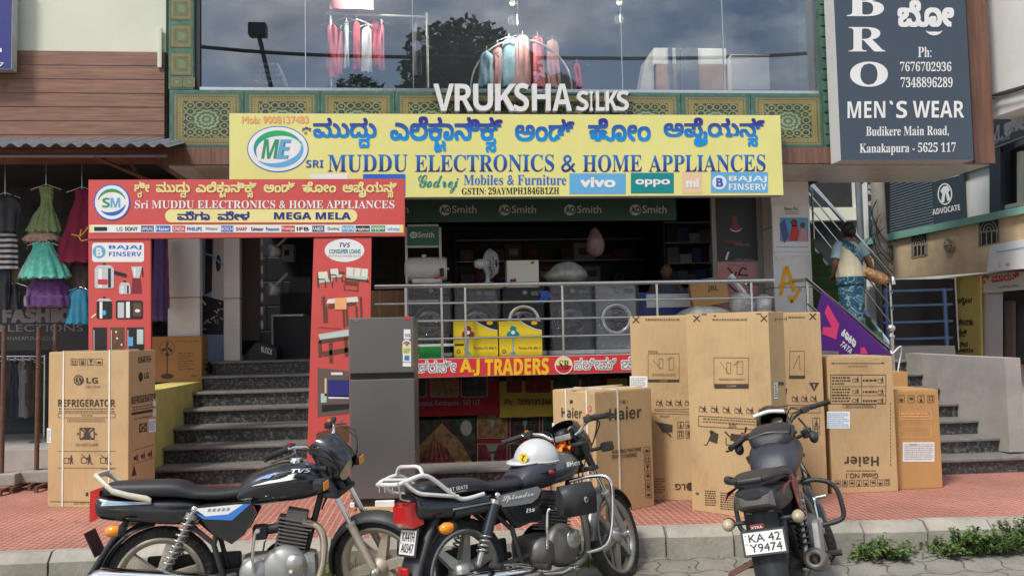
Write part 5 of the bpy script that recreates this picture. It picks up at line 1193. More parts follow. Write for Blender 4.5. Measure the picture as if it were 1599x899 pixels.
# blue white cabinet, speaker carton, loose plastic
mat('freezer_blue', (.03, .06, .22), .4); 
a, b_ = at(998, 500, Y=10.4), at(1078, 455, Y=10.4)
t = thing('chest_freezer', 'blue and white striped chest appliance behind the railing next to the speaker carton', 'freezer', ((a.x+b_.x)/2, 10.4, Z1)); mb = MB(); mb.box(a.x, b_.x, 10.4, 10.9, Z1+.02, b_.z, 'freezer_blue', .01); mb.build('cabinet', t); mb = MB(); zz = at(1030, 459, Y=10.4).z; z2 = at(1030, 480, Y=10.4).z; mb.box(a.x+.1, b_.x-.003, 10.39, 10.399, z2, zz, 'print_white', .002); mb.build('stripe', t)
p0, p1 = at(1083, 481, Y=9.95), at(1140, 472, Y=9.85)
u = (p1-p0).normalized(); zz = Vector((0, 0, 1)); n_ = u.cross(zz).normalized(); v_ = n_.cross(-u).normalized()
v_ = -v_ if v_.z < 0 else v_
t = thing('carton', 'tilted tan speaker carton with an open flap perched on a pile of plastic', 'carton', p0)
hh = (at(1110, 441, Y=9.9)-at(1110, 477, Y=9.9)).length
mb = MB(); mb.obox(p0, p1-p0, -n_*.35 if (-n_).y > 0 else n_*.35, v_*hh, 'cardboard_tan', .005); mb.build('box_body', t)
mb = MB(); mb.obox(p0+v_*(hh+.002), (p1-p0)*.96, Vector((0, .2, .05)), v_*.004, 'cardboard'); mb.build('lid_flap', t)
F = Face(p0, n_); F.text('JBL', 1105, 446, 1122, 457, INK, 1, sl=-.06, bold=.01); F.mb.build('front_print', t)
blob('plastic_heap', 'heap of mixed stock and loose plastic under the tilted speaker carton', 'plastic heap', 1100, 498, 90, 42, 9.95, 'bundle_grey', seed=9, depth=.2)
blob('plastic_bag', 'crumpled clear plastic bag heaped beside the speaker carton', 'plastic bag', 1158, 474, 42, 36, 9.85, 'milky_bag', seed=5, depth=.2)
blob('plastic_bag', 'loose pale plastic bag sagging at the railing end by the pillar', 'plastic bag', 1190, 478, 32, 38, 9.85, 'milky_bag', seed=6, depth=.15)
a, b_ = at(1140, 430, Y=9.9), at(1172, 470, Y=9.8)
t = thing('foam_profile', 'slanting white packing foam bar leaning in the plastic heap', 'packing foam', b_); mb = MB(); mb.tube([a, a+(b_-a)*.3, b_], [.045, .03, .03], 'foam_white', 4, smooth=False); mb.build('bar', t)
# hanging bag, back shelves, small stock in the dark room
bag_ = blob('hanging_bag', 'pale plastic bag hanging from the ceiling in the dark shop', 'bag', 929, 378, 30, 46, 10.9, 'bag_pink', seed=8, depth=.12, pinch=.6)
mb = MB(); q = at(929, 360, Y=10.9); mb.cyl((q.x, 10.9, q.z), (q.x, 10.9, ZS-.02), .006, 'black_frame', n=6); mb.build('cord', bag_)
st_c = [mat('stock_grey', (.16, .17, .18), .6), mat('stock_blue', (.05, .09, .2), .5), mat('stock_white', (.4, .41, .42), .6), mat('stock_brown', (.16, .1, .06), .7), mat('stock_black', (.02, .022, .025), .5), mat('stock_red', (.2, .03, .03), .5)]
random.seed(21)
def shelf(label, x0, x1, y, d, levels, axis='x', seed=3):
    t = thing('stock_shelf', label, 'shelf', ((x0+x1)/2, y, Z1)); mb = MB(); mb.box(x0, x1, y+d-.02, y+d, Z1, ZS-.25, 'black_frame')
    for k in range(levels+1): z = Z1+.05+k*(ZS-.35-Z1)/levels; mb.box(x0, x1, y, y+d-.021, z-.015, z, 'rack_grey')
    for x in (x0-.03, x1): mb.box(x, x+.03, y, y+d-.021, Z1, ZS-.25, 'black_frame')
    mb.build('rack', t)
    return t
tsh = shelf('long dark shelf of boxed stock along the back wall of the shop', 0.4, 3.6, 13.9, .5, 5)
for k in range(5):
    z = Z1+.052+k*(ZS-.35-Z1)/5; x = .45
    while x < 3.3:
        w = random.uniform(.14, .4); h = random.uniform(.12, .3)
        if random.random() < .8:
            mb = MB(); mb.box(x, x+w*.95, 13.95+random.uniform(0, .05), 14.3, z, z+h, random.choice(st_c), .004); mb.box(x+w*.2, x+w*.7, 13.938, 13.9395, z+h*.3, z+h*.7, random.choice(st_c)); o = mb.build('stock_box'); tag(o, 'boxed stock on the dark back shelf of the shop', 'box', 'boxed stock on the back shelf')
        x += w
tsh = shelf('shelf of small white and blue packs near the right shop wall', 3.4, XE-.15, 11.9, .3, 6)
for k in range(6):
    z = Z1+.052+k*(ZS-.35-Z1)/6; x = 3.43
    while x < XE-.35:
        w = random.uniform(.08, .2); h = random.uniform(.1, .26)
        mb = MB(); mb.box(x, x+w*.93, 11.92, 12.15, z, z+h, random.choice(st_c[:3]+[st_c[4]]), .003); o = mb.build('small_pack'); tag(o, 'small pack on the side shelf near the right shop wall', 'pack', 'packs on the side shelf'); x += w
# left doorway things
t = thing('photo_panel', 'glossy photo panel of white appliances between the two left pillars', 'display panel', at(330, 560, Y=10.75)); a, b_ = at(313, 545, Y=10.75), at(351, 371, Y=10.75)
mb = MB(); mb.box(a.x, b_.x, 10.75, 10.78, Z1, ZS-.01, 'print_sea', .002); mb.build('panel', t); F = Face((0, 10.75, 0), (0, -1, 0))
F.poly([(334, 371), (350, 371), (350, 480), (338, 485), (330, 460), (333, 400)], SILV, 0); F.poly([(321, 372), (332, 374), (331, 455), (320, 460)], BLACK, 1); F.disc(341, 411, 4, 13, BLACK, 1); F.line([(320, 396), (331, 399), (346, 412), (352, 418)], 2.5, LBL, 2); F.poly([(313, 460), (351, 470), (351, 522), (313, 522)], BLACK, 1)
for i in range(16): q = (random.uniform(314, 348), random.uniform(468, 518)); F.line([q, (q[0]+random.uniform(-9, 9), q[1]+random.uniform(-9, 9))], random.uniform(1.5, 3), SILV if i % 2 else GREY, 2)
F.mb.build('print', t)
mat('door_wood', (.09, .065, .05), .5)
t = thing('display_board', 'dark narrow board with faded pictures inside the shop entrance', 'display board', at(392, 560, Y=11.2)); mb = MB(); a, b_ = at(378, 500, Y=11.2), at(405, 371, Y=11.2); mb.box(a.x, b_.x, 11.2, 11.23, Z1+.25, ZS-.01, 'door_wood'); mb.build('panel', t)
t = thing('light_string', 'vertical row of grey oval discs hanging in the dark entrance', 'ornament', at(409, 450, Y=11.1))
for k in range(7):
    q = at(409, 378+k*21.5, Y=11.1); mb = MB(); mb.ball(q, (.02, .015, .065), 'rack_grey', 10, 7); mb.build('disc', t)
def spot(label, cx, cy, s):
    q = at(cx, cy, Y=11.3); t = thing('spot_lamp', label, 'lamp', q); mb = MB(); mb.lathe([(.0, -.12), (.06, -.1), (.085, -.02), (.09, .03), (.0, .02)], q, (-.8, -.5, .15), 'plastic_white', 16); mb.build('lamp_head', t); mb = MB(); mb.tube([q, q+Vector((.1, .05, .1)), q+Vector((.2, .1, .22))], .02, 'rack_grey', 6); mb.build('arm', t)
spot('upper white lamp head on an arm in the dark entrance', 424, 392, 1); spot('lower white lamp head on an arm in the dark entrance', 423, 452, 1)
t = thing('speaker_box', 'black sloped loudspeaker with white lettering on the entrance floor', 'loudspeaker', at(408, 562, Y=10.9)); a, b_ = at(380, 562, Y=10.85), at(432, 562, Y=10.85); zt_ = at(400, 535, Y=10.9).z
mb = MB(); mb.prism([(a.x, Z1), (b_.x, Z1), (b_.x, zt_-.08), (b_.x-.2, zt_), (a.x+.15, zt_), (a.x, Z1+.05)], (0, 10.85, 0), (1, 0, 0), (0, 0, 1), (0, .4, 0), 'stock_black'); mb.build('cabinet', t); F = Face((0, 10.85, 0), (0, -1, 0)); F.text(sn('BLOCK'), 408, 540, 425, 549, WHITE, 1, sl=.3); F.mb.build('lettering', t)
t = thing('counter', 'pale edged dark counter inside the shop entrance', 'counter', at(455, 560, Y=11.6)); a, b_ = at(427, 548, Y=11.6), at(486, 490, Y=11.6); mb = MB(); mb.box(a.x, b_.x+.3, 11.6, 12.1, Z1, b_.z-.03, 'stock_black'); mb.build('cabinet', t); mb = MB(); mb.box(a.x-.02, a.x, 11.58, 12.1, Z1, b_.z, 'plastic_white'); mb.box(a.x-.02, b_.x-.1, 11.57, 12.1, b_.z-.028, b_.z, 'plastic_white'); mb.build('counter_top', t)
a, b_ = at(452, 458, Y=12.6), at(485, 433, Y=12.6)
t = thing('television', 'small grey screen on a stand at the back of the entrance', 'television', a); mb = MB(); mb.box(a.x, b_.x, 12.6, 12.65, a.z, b_.z, 'stock_grey', .01); mb.build('screen', t); mb = MB(); mb.box(a.x-.1, b_.x+.3, 12.4, 13, Z1, a.z-.002, 'stock_black'); mb.build('stand', t)
t = thing('wall_clock_panel', 'pale square box on the dark wall above the entrance counter', 'wall box', at(448, 395, Y=12.9)); a, b_ = at(440, 408, Y=12.9), at(459, 381, Y=12.9); mb = MB(); mb.box(a.x, b_.x, 12.9, 13.1, a.z, b_.z, 'stock_white', .02); mb.build('case', t); f = Face((0, 12.9, 0), (0, -1, 0)); f.rect(444, 390, 452, 399, 'stock_black', 0); f.mb.build('dial', t)
# ------------------------------------------------------------------ motorcycles
mat('paint_black', (.012, .013, .016), .22, 0, var=.3, scale=5, coat=.6, dirt=.06); mat('plastic_black', (.025, .026, .029), .5, var=.2, dirt=.12); mat('seat_black', (.022, .023, .027), .45, var=.15, scale=4, bump=.25, bscale=220)
mat('seat_bluish', (.035, .038, .05), .42, var=.2, scale=5, bump=.2, bscale=150)
mat('rubber', (.022, .022, .022), .8, var=.3, scale=20, dirt=.25); mat('alloy', (.42, .41, .38), .35, .75, var=.12, dirt=.2); mat('alloy_dusty', (.5, .44, .35), .55, .35, var=.15, dirt=.35); mat('engine_grey', (.36, .36, .35), .45, .5, var=.12, dirt=.3); mat('engine_dark', (.16, .15, .14), .5, .4, var=.2, dirt=.35)
mat('pipe_gold', (.55, .45, .32), .3, .85, var=.15, dirt=.25); mat('pipe_dirty', (.2, .18, .16), .5, .6, var=.3, dirt=.4); mat('paint_grey', (.11, .11, .105), .28, .3, var=.08, coat=.5, dirt=.1); mat('paint_silver', (.42, .42, .41), .3, .6, var=.08); mat('lens_red', (.5, .015, .015), .15, coat=.5); mat('lens_amber', (.8, .25, .01), .15, coat=.5); mat('lens_dirty', (.5, .42, .28), .35, var=.3, dirt=.3); mat('beige_rail', (.6, .56, .45), .5, var=.1, dirt=.3); mat('rack_white', (.72, .71, .68), .3, .2, dirt=.1); mat('dark_red', (.22, .02, .02), .4)
mat('shock_black', (.02, .025, .035), .35)
BS = [flat('sticker_blue', (.05, .2, .62)), flat('sticker_sky', (.35, .55, .85)), WHITE]
def m_tyre():
    m, n, l, b = _new('tyre_rubber')
    tc = n.new('ShaderNodeTexCoord'); w = n.new('ShaderNodeTexVoronoi'); w.inputs['Scale'].default_value = 42; l.new(tc.outputs['Object'], w.inputs['Vector'])
    nz = n.new('ShaderNodeTexNoise'); nz.inputs['Scale'].default_value = 9; l.new(tc.outputs['Object'], nz.inputs['Vector'])
    l.new(ramp(n, l, nz.outputs['Fac'], [(.35, (.016, .016, .017)), (.7, (.05, .046, .04))]), b.inputs['Base Color']); b.inputs['Roughness'].default_value = .8
    bp = n.new('ShaderNodeBump'); bp.inputs['Strength'].default_value = .8; bp.inputs['Distance'].default_value = .012; l.new(w.outputs['Distance'], bp.inputs['Height']); l.new(bp.outputs[0], b.inputs['Normal'])
m_tyre()
def sect(x, zb, zt, hw, e=2.6, n=20, flat_b=1.0):
    cz, hz = (zb+zt)/2, (zt-zb)/2; out = []
    for j in range(n):
        a = 2*pi*j/n; c, s_ = cos(a), sin(a)
        out.append(Vector((x, hw*math.copysign(abs(c)**(2/e), c), cz+hz*math.copysign(abs(s_)**(2/e), s_))))
    return out
def prof_loft(mb, secs, m, sub=4, e=2.6):
    """secs: (x, z bottom, z top, half width)."""
    p = crom([Vector((a, b, c)) for a, b, c, d in secs], sub); q = crom([Vector((d, 0, 0)) for a, b, c, d in secs], sub)
    return mb.loft([sect(a.x, a.y, a.z, max(.004, b.x), e) for a, b in zip(p, q)], m)
def spring(mb, p0, p1, r, turns, wr, m):
    p0, p1 = Vector(p0), Vector(p1); t = (p1-p0); L_ = t.length; t.normalize(); u = t.cross(Vector((0, 1, 0))).normalized(); w = t.cross(u)
    mb.tube([p0+t*(L_*i/(turns*10))+(u*cos(2*pi*i/10)+w*sin(2*pi*i/10))*r for i in range(turns*10+1)], wr, m, 6)
def wheel(root, M, c, r, w, rim_m, spokes, hubr=.055, sign=-1):
    c = Vector(c); Yx = Vector((0, 1, 0)); R_ = r-.072
    mb = MB(M); rw = w*.42
    mb.lathe([(R_, -rw), (R_+.012, -rw), (R_+.014, -rw+.008), (R_-.012, -rw*.5), (R_-.012, rw*.5), (R_+.014, rw-.008), (R_+.012, rw), (R_, rw), (R_-.022, rw*.6), (R_-.022, -rw*.6), (R_, -rw)], c, Yx, rim_m, 40)
    for k in range(spokes):
        a = 2*pi*k/spokes+.3; e1 = Vector((cos(a), 0, sin(a))); e2 = Vector((-sin(a), 0, cos(a)))
        for sd in (-1, 1):
            o = e1*hubr*.7; f = e1*(R_-.018)
            mb.loft([[c+o+e2*.03+Yx*sd*.002, c+o+e2*.03+Yx*sd*.028, c+o-e2*.03+Yx*sd*.028, c+o-e2*.03+Yx*sd*.002], [c+f+e2*.018+Yx*sd*.004, c+f+e2*.018+Yx*sd*.02, c+f-e2*.018+Yx*sd*.02, c+f-e2*.018+Yx*sd*.004]], rim_m, False)
    wh = mb.build('wheel', root, rel=False)
    mb = MB(M); pr = []
    for i in range(15):
        a = pi*(-.5+1.0*i/14)
        pr.append((r-.045+.045*cos(a)**.8 if abs(cos(a)) > 1e-6 else r-.045, w*.5*sin(a)*(1.05 if abs(sin(a)) < .95 else .95)))
    pr = [(R_+.004, -w*.38)]+pr+[(R_+.004, w*.38)]
    mb.lathe(pr, c, Yx, 'tyre_rubber', 48); mb.build('tyre', wh, rel=False)
    mb = MB(M); mb.lathe([(0, -w*.55-.03), (hubr*.55, -w*.55-.03), (hubr*.9, -w*.5), (hubr, -w*.35), (hubr, w*.35), (hubr*.9, w*.5), (hubr*.5, w*.6), (0, w*.6)], c, Yx, rim_m, 24); mb.cyl(c-Yx*(w*.5+.085), c+Yx*(w*.5+.085), .011, 'steel', n=8); mb.lathe([(0, 0), (.02, 0), (.02, -.014), (0, -.014)], c-Yx*(w*.5+.07), Yx, 'chrome', 6); mb.build('hub', wh, rel=False)
    return wh
def fender(mb, c, R_, a0, a1, hw, m, depth=.03, n=18):
    rings = []
    for i in range(n+1):
        a = radians(a0+(a1-a0)*i/n); e1 = Vector((cos(a), 0, sin(a))); k = min(1, .55+.45*sin(pi*i/n)**.4)
        row = []
        for j in range(9): t = -1+2*j/8; row.append(Vector(c)+e1*(R_-depth*abs(t)**2.2)+Vector((0, hw*k*t, 0)))
        for j in range(9): t = 1-2*j/8; row.append(Vector(c)+e1*(R_-.006-depth*abs(t)**2.2)+Vector((0, hw*k*t*.97, 0)))
        rings.append(row)
    return mb.loft(rings, m)
def decal(mb, pts, yf, m):
    """Sticker following a side surface: pts (x,z), yf(x,z) gives y."""
    v = [Vector((x, yf(x, z), z)) for x, z in pts]; mb.add(v, [tuple(range(len(v)))], m, False)
def text_on(mb, t, x0, z0, x1, z1, y, m, bold=.02, shear=0):
    V, F, L = text_mesh(t, bold); ax, bx = min(v[0] for v in V), max(v[0] for v in V); ay, by = min(v[1] for v in V), max(v[1] for v in V)
    yf = y if callable(y) else (lambda a, b: y)
    vs = []
    for (p, q), l in zip(V, L):
        u, v = (p-ax)/(bx-ax), (q-ay)/(by-ay); X = x0+(x1-x0)*u+shear*v; Z = z0+(z1-z0)*v; vs.append(Vector((X, yf(X, Z)-.0002*l, Z)))
    mb.add(vs, F, m)
def face_text(mb, t, o, u, v, m, bold=.02):
    V, F, L = text_mesh(t, bold); n_ = Vector(u).cross(Vector(v)).normalized(); ax, bx = min(p[0] for p in V), max(p[0] for p in V); ay, by = min(p[1] for p in V), max(p[1] for p in V)
    mb.add([Vector(o)+Vector(u)*((p-ax)/(bx-ax))+Vector(v)*((q-ay)/(by-ay))+n_*(.0002*l) for (p, q), l in zip(V, L)], F, m)
def motorcycle(label, rear, front, lean, steer, K):
    rear, front = Vector(rear), Vector(front); rz = atan2(front.y-rear.y, front.x-rear.x)
    root = thing('motorcycle', label, 'motorcycle', (rear.x, rear.y, RZ), rz, 'motorcycles parked by the kerb')
    WB = K.get('wb', 1.24); sporty = K.get('sporty', False)
    L_ = Matrix.Rotation(-lean, 4, 'X')
    ax = Vector((-.46, 0, .888)).normalized(); hp = Vector((WB-.31, 0, .93))
    S = L_ @ Matrix.Translation(hp) @ Matrix.Rotation(steer, 4, ax) @ Matrix.Translation(-hp)
    B = lambda: MB(L_)
    def add(mb, name, par=None): return mb.build(name, par or root, rel=False)
    rim = K.get('rim', 'alloy'); tw = K.get('tw', .085)
    wheel(root, L_, (0, 0, .30), .303, tw, rim, K.get('spokes', 5), .075)
    fw = wheel(root, S, (WB, 0, .30), .303, tw*.88, rim, K.get('spokes', 5), .06)
    Y = lambda s: s
    # frame, swing arm
    mb = B()
    mb.tube([(WB-.30, 0, .88), (WB-.36, 0, .66), (WB-.46, 0, .3), (WB-.6, 0, .21)], .019, 'plastic_black', 8); mb.tube([(WB-.31, 0, .84), (.55, 0, .76), (.3, 0, .7), (-.2, 0, .72)], .02, 'plastic_black', 8)
    for s in (-1, 1): mb.tube([(.35, s*.1, .7), (.3, s*.11, .5), (.36, s*.1, .28)], .015, 'plastic_black', 8); mb.tube([(-.25, s*.1, .72), (.1, s*.11, .68), (.3, s*.1, .5)], .014, 'plastic_black', 8)
    mb.cyl((WB-.335, 0, .80), (WB-.285, 0, .9), .032, 'plastic_black'); add(mb, 'frame')
    mb = B()
    for s in (-1, 1): mb.tube([(0, s*.085, .3), (.3, s*.09, .31), (.42, s*.08, .32)], .02, 'plastic_black', 8)
    add(mb, 'swing_arm')
    mb = B(); mb.box(-.1, .42, .098, .13, .27, .42, 'plastic_black', .02); add(mb, 'chain_cover')
    # rear shocks
    for s in (-1, 1):
        a, b = Vector((.2, s*.125, .7)), Vector((.03, s*.12, .35)); d = b-a; mb = B()
        if K['kind'] == 2: mb.cyl(a+d*.12, a+d*.58, .032, 'shock_black'); spring(mb, a+d*.58, a+d*.85, .028, 4, .006, 'alloy'); mb.cyl(a+d*.82, b, .019, 'alloy')
        else: mb.cyl(a, b, .015, 'alloy'); spring(mb, a+d*.12, a+d*.86, .029 if K['kind'] == 1 else .033, 9, .0065, 'alloy' if K['kind'] == 1 else 'plastic_black')
        mb.ball(a, .024, 'chrome', 10, 6); mb.ball(b, .02, 'alloy', 10, 6); mb.cyl(a+d*.07, a+d*.13, .033, 'alloy' if K['kind'] != 3 else 'plastic_black')
        if K['kind'] == 3: mb.cyl(a+Vector((-.05, s*.01, -.02)), a+d*.35+Vector((-.06, s*.01, 0)), .022, 'pipe_dirty')
        add(mb, 'shock_absorber')
    # tank, seat
    tk = K['tank']; mb = B(); prof_loft(mb, tk, K['tank_m'], 5, 2.4); tank = add(mb, 'fuel_tank')
    def ty(x, z, lift=.011):
        for (a, b) in zip(tk, tk[1:]):
            if a[0] <= x <= b[0]:
                f = (x-a[0])/(b[0]-a[0]); zb, zt, hw = [a[i]+(b[i]-a[i])*f for i in (1, 2, 3)]; cz, hz = (zb+zt)/2, (zt-zb)/2
                q = min(.98, abs(z-cz)/hz); return -(hw*(1-q**2.4)**(1/2.4)+lift)
        return -.1
    mb = B(); c_ = tk[2] if len(tk) > 2 else tk[1]; mb.lathe([(.0, .02), (.035, .02), (.04, 0), (.04, -.02)], (c_[0]+.08, 0, c_[2]+.002), (0, 0, 1), 'chrome', 16); add(mb, 'fuel_cap', tank)
    mb = B(); prof_loft(mb, K['seat'], K.get('seat_m', 'seat_black'), 5, 3.2); seat = add(mb, 'seat')
    # tail and side panels
    mb = B(); prof_loft(mb, K['tail'], K.get('tail_m', 'paint_black'), 4, 3); tail = add(mb, 'tail_panel')
    for s in (-1, 1):
        mb = B(); pp = K['side']; mb.prism(pp, (0, s*.105, 0), (1, 0, 0), (0, 0, 1), (0, s*.035, 0), K.get('side_m', 'paint_black')); sp_ = add(mb, 'side_panel')
        if s == -1: side = sp_
    # engine
    em, ec = K.get('engine', 'engine_grey'), K.get('cyl', 'engine_dark')
    mb = B(); mb.box(.44, .86, -.11, .11, .24, .42, em, .05); mb.lathe([(.0, -.155), (.1, -.15), (.125, -.12), (.13, -.09)], (.68, 0, .34), (0, 1, 0), em, 26); mb.lathe([(.0, -.15), (.07, -.145), (.085, -.11)], (.52, 0, .33), (0, 1, 0), em, 22); mb.lathe([(.0, .15), (.1, .145), (.125, .1)], (.66, 0, .34), (0, 1, 0), em, 26)
    eng = add(mb, 'engine')
    mb = B(); a, d = Vector((.7, 0, .42)), Vector((.22, 0, .975)); W_ = Vector((.975, 0, -.22))
    for i in range(10):
        w = .085 if i < 7 else .1; mb.obox(a+d*(.02*i)-W_*w-Vector((0, .085, 0)), W_*2*w, (0, .17, 0), d*.008, ec)
    mb.obox(a-W_*.06-Vector((0, .06, 0)), W_*.12, (0, .12, 0), d*.24, ec, .01); add(mb, 'cylinder', eng)
    mb = B(); mb.lathe([(0, -.172), (.048, -.17), (.058, -.15)], (.74, 0, .37), (0, 1, 0), 'alloy', 20); mb.box(.5, .58, -.07, .03, .5, .58, 'plastic_black', .015); mb.cyl((.58, -.02, .55), (.66, -.02, .56), .028, 'plastic_black'); add(mb, 'engine_cover', eng)
    mb = B(); mb.tube(crom([(.52, -.15, .35), (.515, -.17, .44), (.53, -.175, .56), (.55, -.19, .575)], 5), .009, 'chrome', 8); mb.cyl((.55, -.17, .575), (.55, -.25, .58), .012, 'chrome'); add(mb, 'kick_lever')
    # exhaust
    pm = K.get('pipe', 'pipe_gold'); mb = B(); mb.tube(crom([(.78, -.05, .58), (.87, -.07, .55), (.9, -.1, .44), (.86, -.125, .27), (.72, -.14, .205), (.5, -.145, .2), (.36, -.15, .24)], 6), .021, pm, 12); ex = add(mb, 'exhaust_pipe')
    a, b = Vector(K['muf'][0]), Vector(K['muf'][1]); d = (b-a).normalized(); LL = (b-a).length; mr = K.get('muf_r', .05)
    mb = B(); mb.lathe([(.02, -.03), (mr*.75, .05), (mr, .12), (mr, LL*.86), (mr*.96, LL*.95), (mr*.75, LL), (mr*.45, LL), (mr*.42, LL-.05), (0, LL-.05)], a, d, K.get('muf_m', 'chrome'), 24); mu = add(mb, 'muffler')
    if K['kind'] == 1:
        mb = B(); rings = []
        for i in range(9):
            f = .06+.86*i/8; c0 = a+d*LL*f; rings.append([c0+Vector((0, -(mr+.012)*cos(t_), (mr+.012)*sin(t_))) for t_ in [radians(-25+q*18) for q in range(8)]])
        mb.loft(rings, 'chrome', closed=False); add(mb, 'heat_shield', mu)
    # foot pegs, levers, stand
    mb = B()
    for s in (-1, 1): mb.cyl((.42, s*.15, .27), (.42, s*.27, .27), .018, 'rubber'); mb.cyl((.1, s*.14, .33), (.1, s*.24, .33), .017, 'rubber'); mb.tube([(.42, s*.1, .27), (.3, s*.14, .3), (.1, s*.14, .33)], .01, 'steel', 6)
    add(mb, 'foot_peg')
    mb = B(); mb.tube([(.42, -.15, .22), (.6, -.17, .2), (.66, -.2, .22)], .009, 'chrome', 6); mb.box(.64, .68, -.24, -.18, .215, .23, 'chrome', .004); add(mb, 'brake_pedal')
    mb = B(); mb.tube([(.45, .12, .24), (.4, .2, .12), (.36, .2+.3*sin(lean), .0+.2*sin(lean))], .011, 'plastic_black', 6); add(mb, 'side_stand')
    # ---------- front end
    Fm = lambda: MB(S)
    dd = Vector((.31, 0, -.63)).normalized(); top = Vector((WB-.31, 0, .93))
    for s in (-1, 1):
        p = top+Vector((0, s*.088, 0)); q = Vector((WB+.005, s*.088, .30)); v = q-p
        mb = Fm(); mb.cyl(p-v*.02, p+v*.30, .024, 'plastic_black'); mb.cyl(p+v*.3, p+v*.56, .0155, 'chrome'); mb.cyl(p+v*.55, p+v*1.02, .0245, K.get('slider', 'alloy'), .02); mb.cyl(p+v*.545, p+v*.57, .028, K.get('slider', 'alloy')); mb.ball(q, .03, K.get('slider', 'alloy'), 10, 6); add(mb, 'fork_leg')
    mb = Fm(); mb.box(WB-.35, WB-.25, -.12, .12, .9, .925, 'plastic_black', .01); mb.box(WB-.29, WB-.19, -.115, .115, .735, .765, 'plastic_black', .01); mb.cyl(top+dd*.0, top+dd*.2, .028, 'plastic_black'); add(mb, 'fork_yoke')
    mb = Fm(); fender(mb, (WB, 0, .3), .335, 25, 196 if K['kind'] == 1 else 178, .075, K['fender_m'], .04); mb.tube([(WB-.02, -.09, .34), (WB-.14, -.082, .58)], .008, 'steel', 6); mb.tube([(WB-.02, .09, .34), (WB-.14, .082, .58)], .008, 'steel', 6); add(mb, 'front_fender')
    hb = K.get('hb_dz', 0); q_ = K.get('hb_w', 1); S = S @ Matrix.Translation((WB-.34, 0, 0)) @ Matrix.Diagonal((1, q_, 1, 1)) @ Matrix.Translation((.34-WB, 0, 0)); mb = Fm(); X0 = WB-.34
    for s in (-1, 1): mb.tube(crom([(X0, 0, .975), (X0, s*.09, .975), (X0-.0, s*.17, 1.05+hb), (X0-.06, s*.27, 1.07+hb), (X0-.12, s*.4, 1.055+hb)], 6), .0115, K.get('bar_m', 'chrome'), 8)
    mb.box(X0-.03, X0+.03, -.06, .06, .95, .99, 'alloy', .008); bar = add(mb, 'handlebar')
    for s in (-1, 1):
        g0, g1 = Vector((X0-.062, s*.275, 1.069+hb)), Vector((X0-.122, s*.405, 1.054+hb))
        mb = Fm(); mb.tube([g0, g0+(g1-g0)*.06, g0+(g1-g0)*.1, g1-(g1-g0)*.08, g1-(g1-g0)*.06, g1], [.02, .021, .017, .0175, .02, .02], 'rubber', 12); add(mb, 'grip', bar)
        mb = Fm(); mb.box(g0.x-.02, g0.x+.02, g0.y-s*.07, g0.y-s*.012, g0.z-.02, g0.z+.02, 'plastic_black', .008); mb.tube([g0+Vector((.03, -s*.03, 0)), g0+Vector((.075, s*.03, -.01)), g1+Vector((.055, 0, -.015)), g1+Vector((.05, s*.02, -.01))], [.008, .006, .006, .008], 'plastic_black' if K['kind'] != 1 else 'engine_dark', 6); mb.box(g0.x-.012, g0.x+.012, g0.y-s*.045, g0.y-s*.03, g0.z+.02, g0.z+.03, 'lens_red' if s < 0 else 'lens_amber'); add(mb, 'lever', bar)
    mb = Fm()
    for k, (s, r_) in enumerate(((-1, .02), (-1, -.02), (1, .01), (1, -.03))): mb.tube(crom([(X0+.02, s*.24, 1.06+hb), (X0+.13, s*.2, 1.03+r_), (X0+.16, s*.1, .9), (X0+.05, s*.05+r_, .78), (X0-.05, s*.05, .6)], 5), .0045, 'rubber', 5)
    add(mb, 'cable')
    mb = Fm(); hx, hz = WB-.2, .90
    if not sporty:
        mb.lathe([(.0, -.13), (.06, -.12), (.088, -.05), (.092, 0), (.085, .012)], (hx-.0, 0, hz), (1, 0, -.05), 'plastic_black', 20); hl = add(mb, 'headlamp')
        mb = Fm(); mb.lathe([(.085, .012), (.06, .025), (.0, .032)], (hx, 0, hz), (1, 0, -.05), 'lens_dirty', 20); add(mb, 'lens', hl)
        mb = Fm(); rings = []
        for (x, zb, zt, hw) in ((hx-.11, 1.0, 1.08, .09), (hx-.05, .87, 1.085, .108), (hx+.03, .80, 1.01, .108), (hx+.07, .80, .96, .09)):
            rings.append([Vector((x-.05*abs(sin(a)) if 0 else x-.045*(1-cos(a)), hw*sin(a), zb+(zt-zb)*(cos(a)*.5+.5))) for a in [radians(-135+q*270/18) for q in range(19)]])
        mb.loft(rings, K.get('cowl_m', 'paint_black'), closed=False); add(mb, 'cowl')
    else:
        mb.box(hx-.06, hx+.06, -.1, .1, .8, .98, 'paint_black', .04); hl = add(mb, 'headlamp')
        mb = Fm(); rings = []
        for (x, zb, zt, hw) in ((hx-.17, 1.0, 1.12, .10), (hx-.12, .86, 1.15, .125), (hx-.02, .78, 1.07, .125), (hx+.09, .76, .93, .09)):
            rings.append([Vector((x-.03*(1-cos(a)), hw*sin(a), zb+(zt-zb)*(cos(a)*.5+.5))) for a in [radians(-140+q*280/18) for q in range(19)]])
        mb.loft(rings, 'paint_black', closed=False); add(mb, 'cowl')
    mb = Fm(); mb.lathe([(0, .03), (.045, .028), (.05, 0), (.045, -.05)], (X0+.06, -.05, 1.0), (-.45, 0, .9), 'plastic_black', 16); mb.lathe([(0, .031), (.04, .031)], (X0+.06, -.05, 1.0), (-.45, 0, .9), 'lens_dirty', 16); mb.lathe([(0, .03), (.045, .028), (.05, 0), (.045, -.05)], (X0+.06, .055, 1.0), (-.45, 0, .9), 'plastic_black', 16); add(mb, 'gauge')
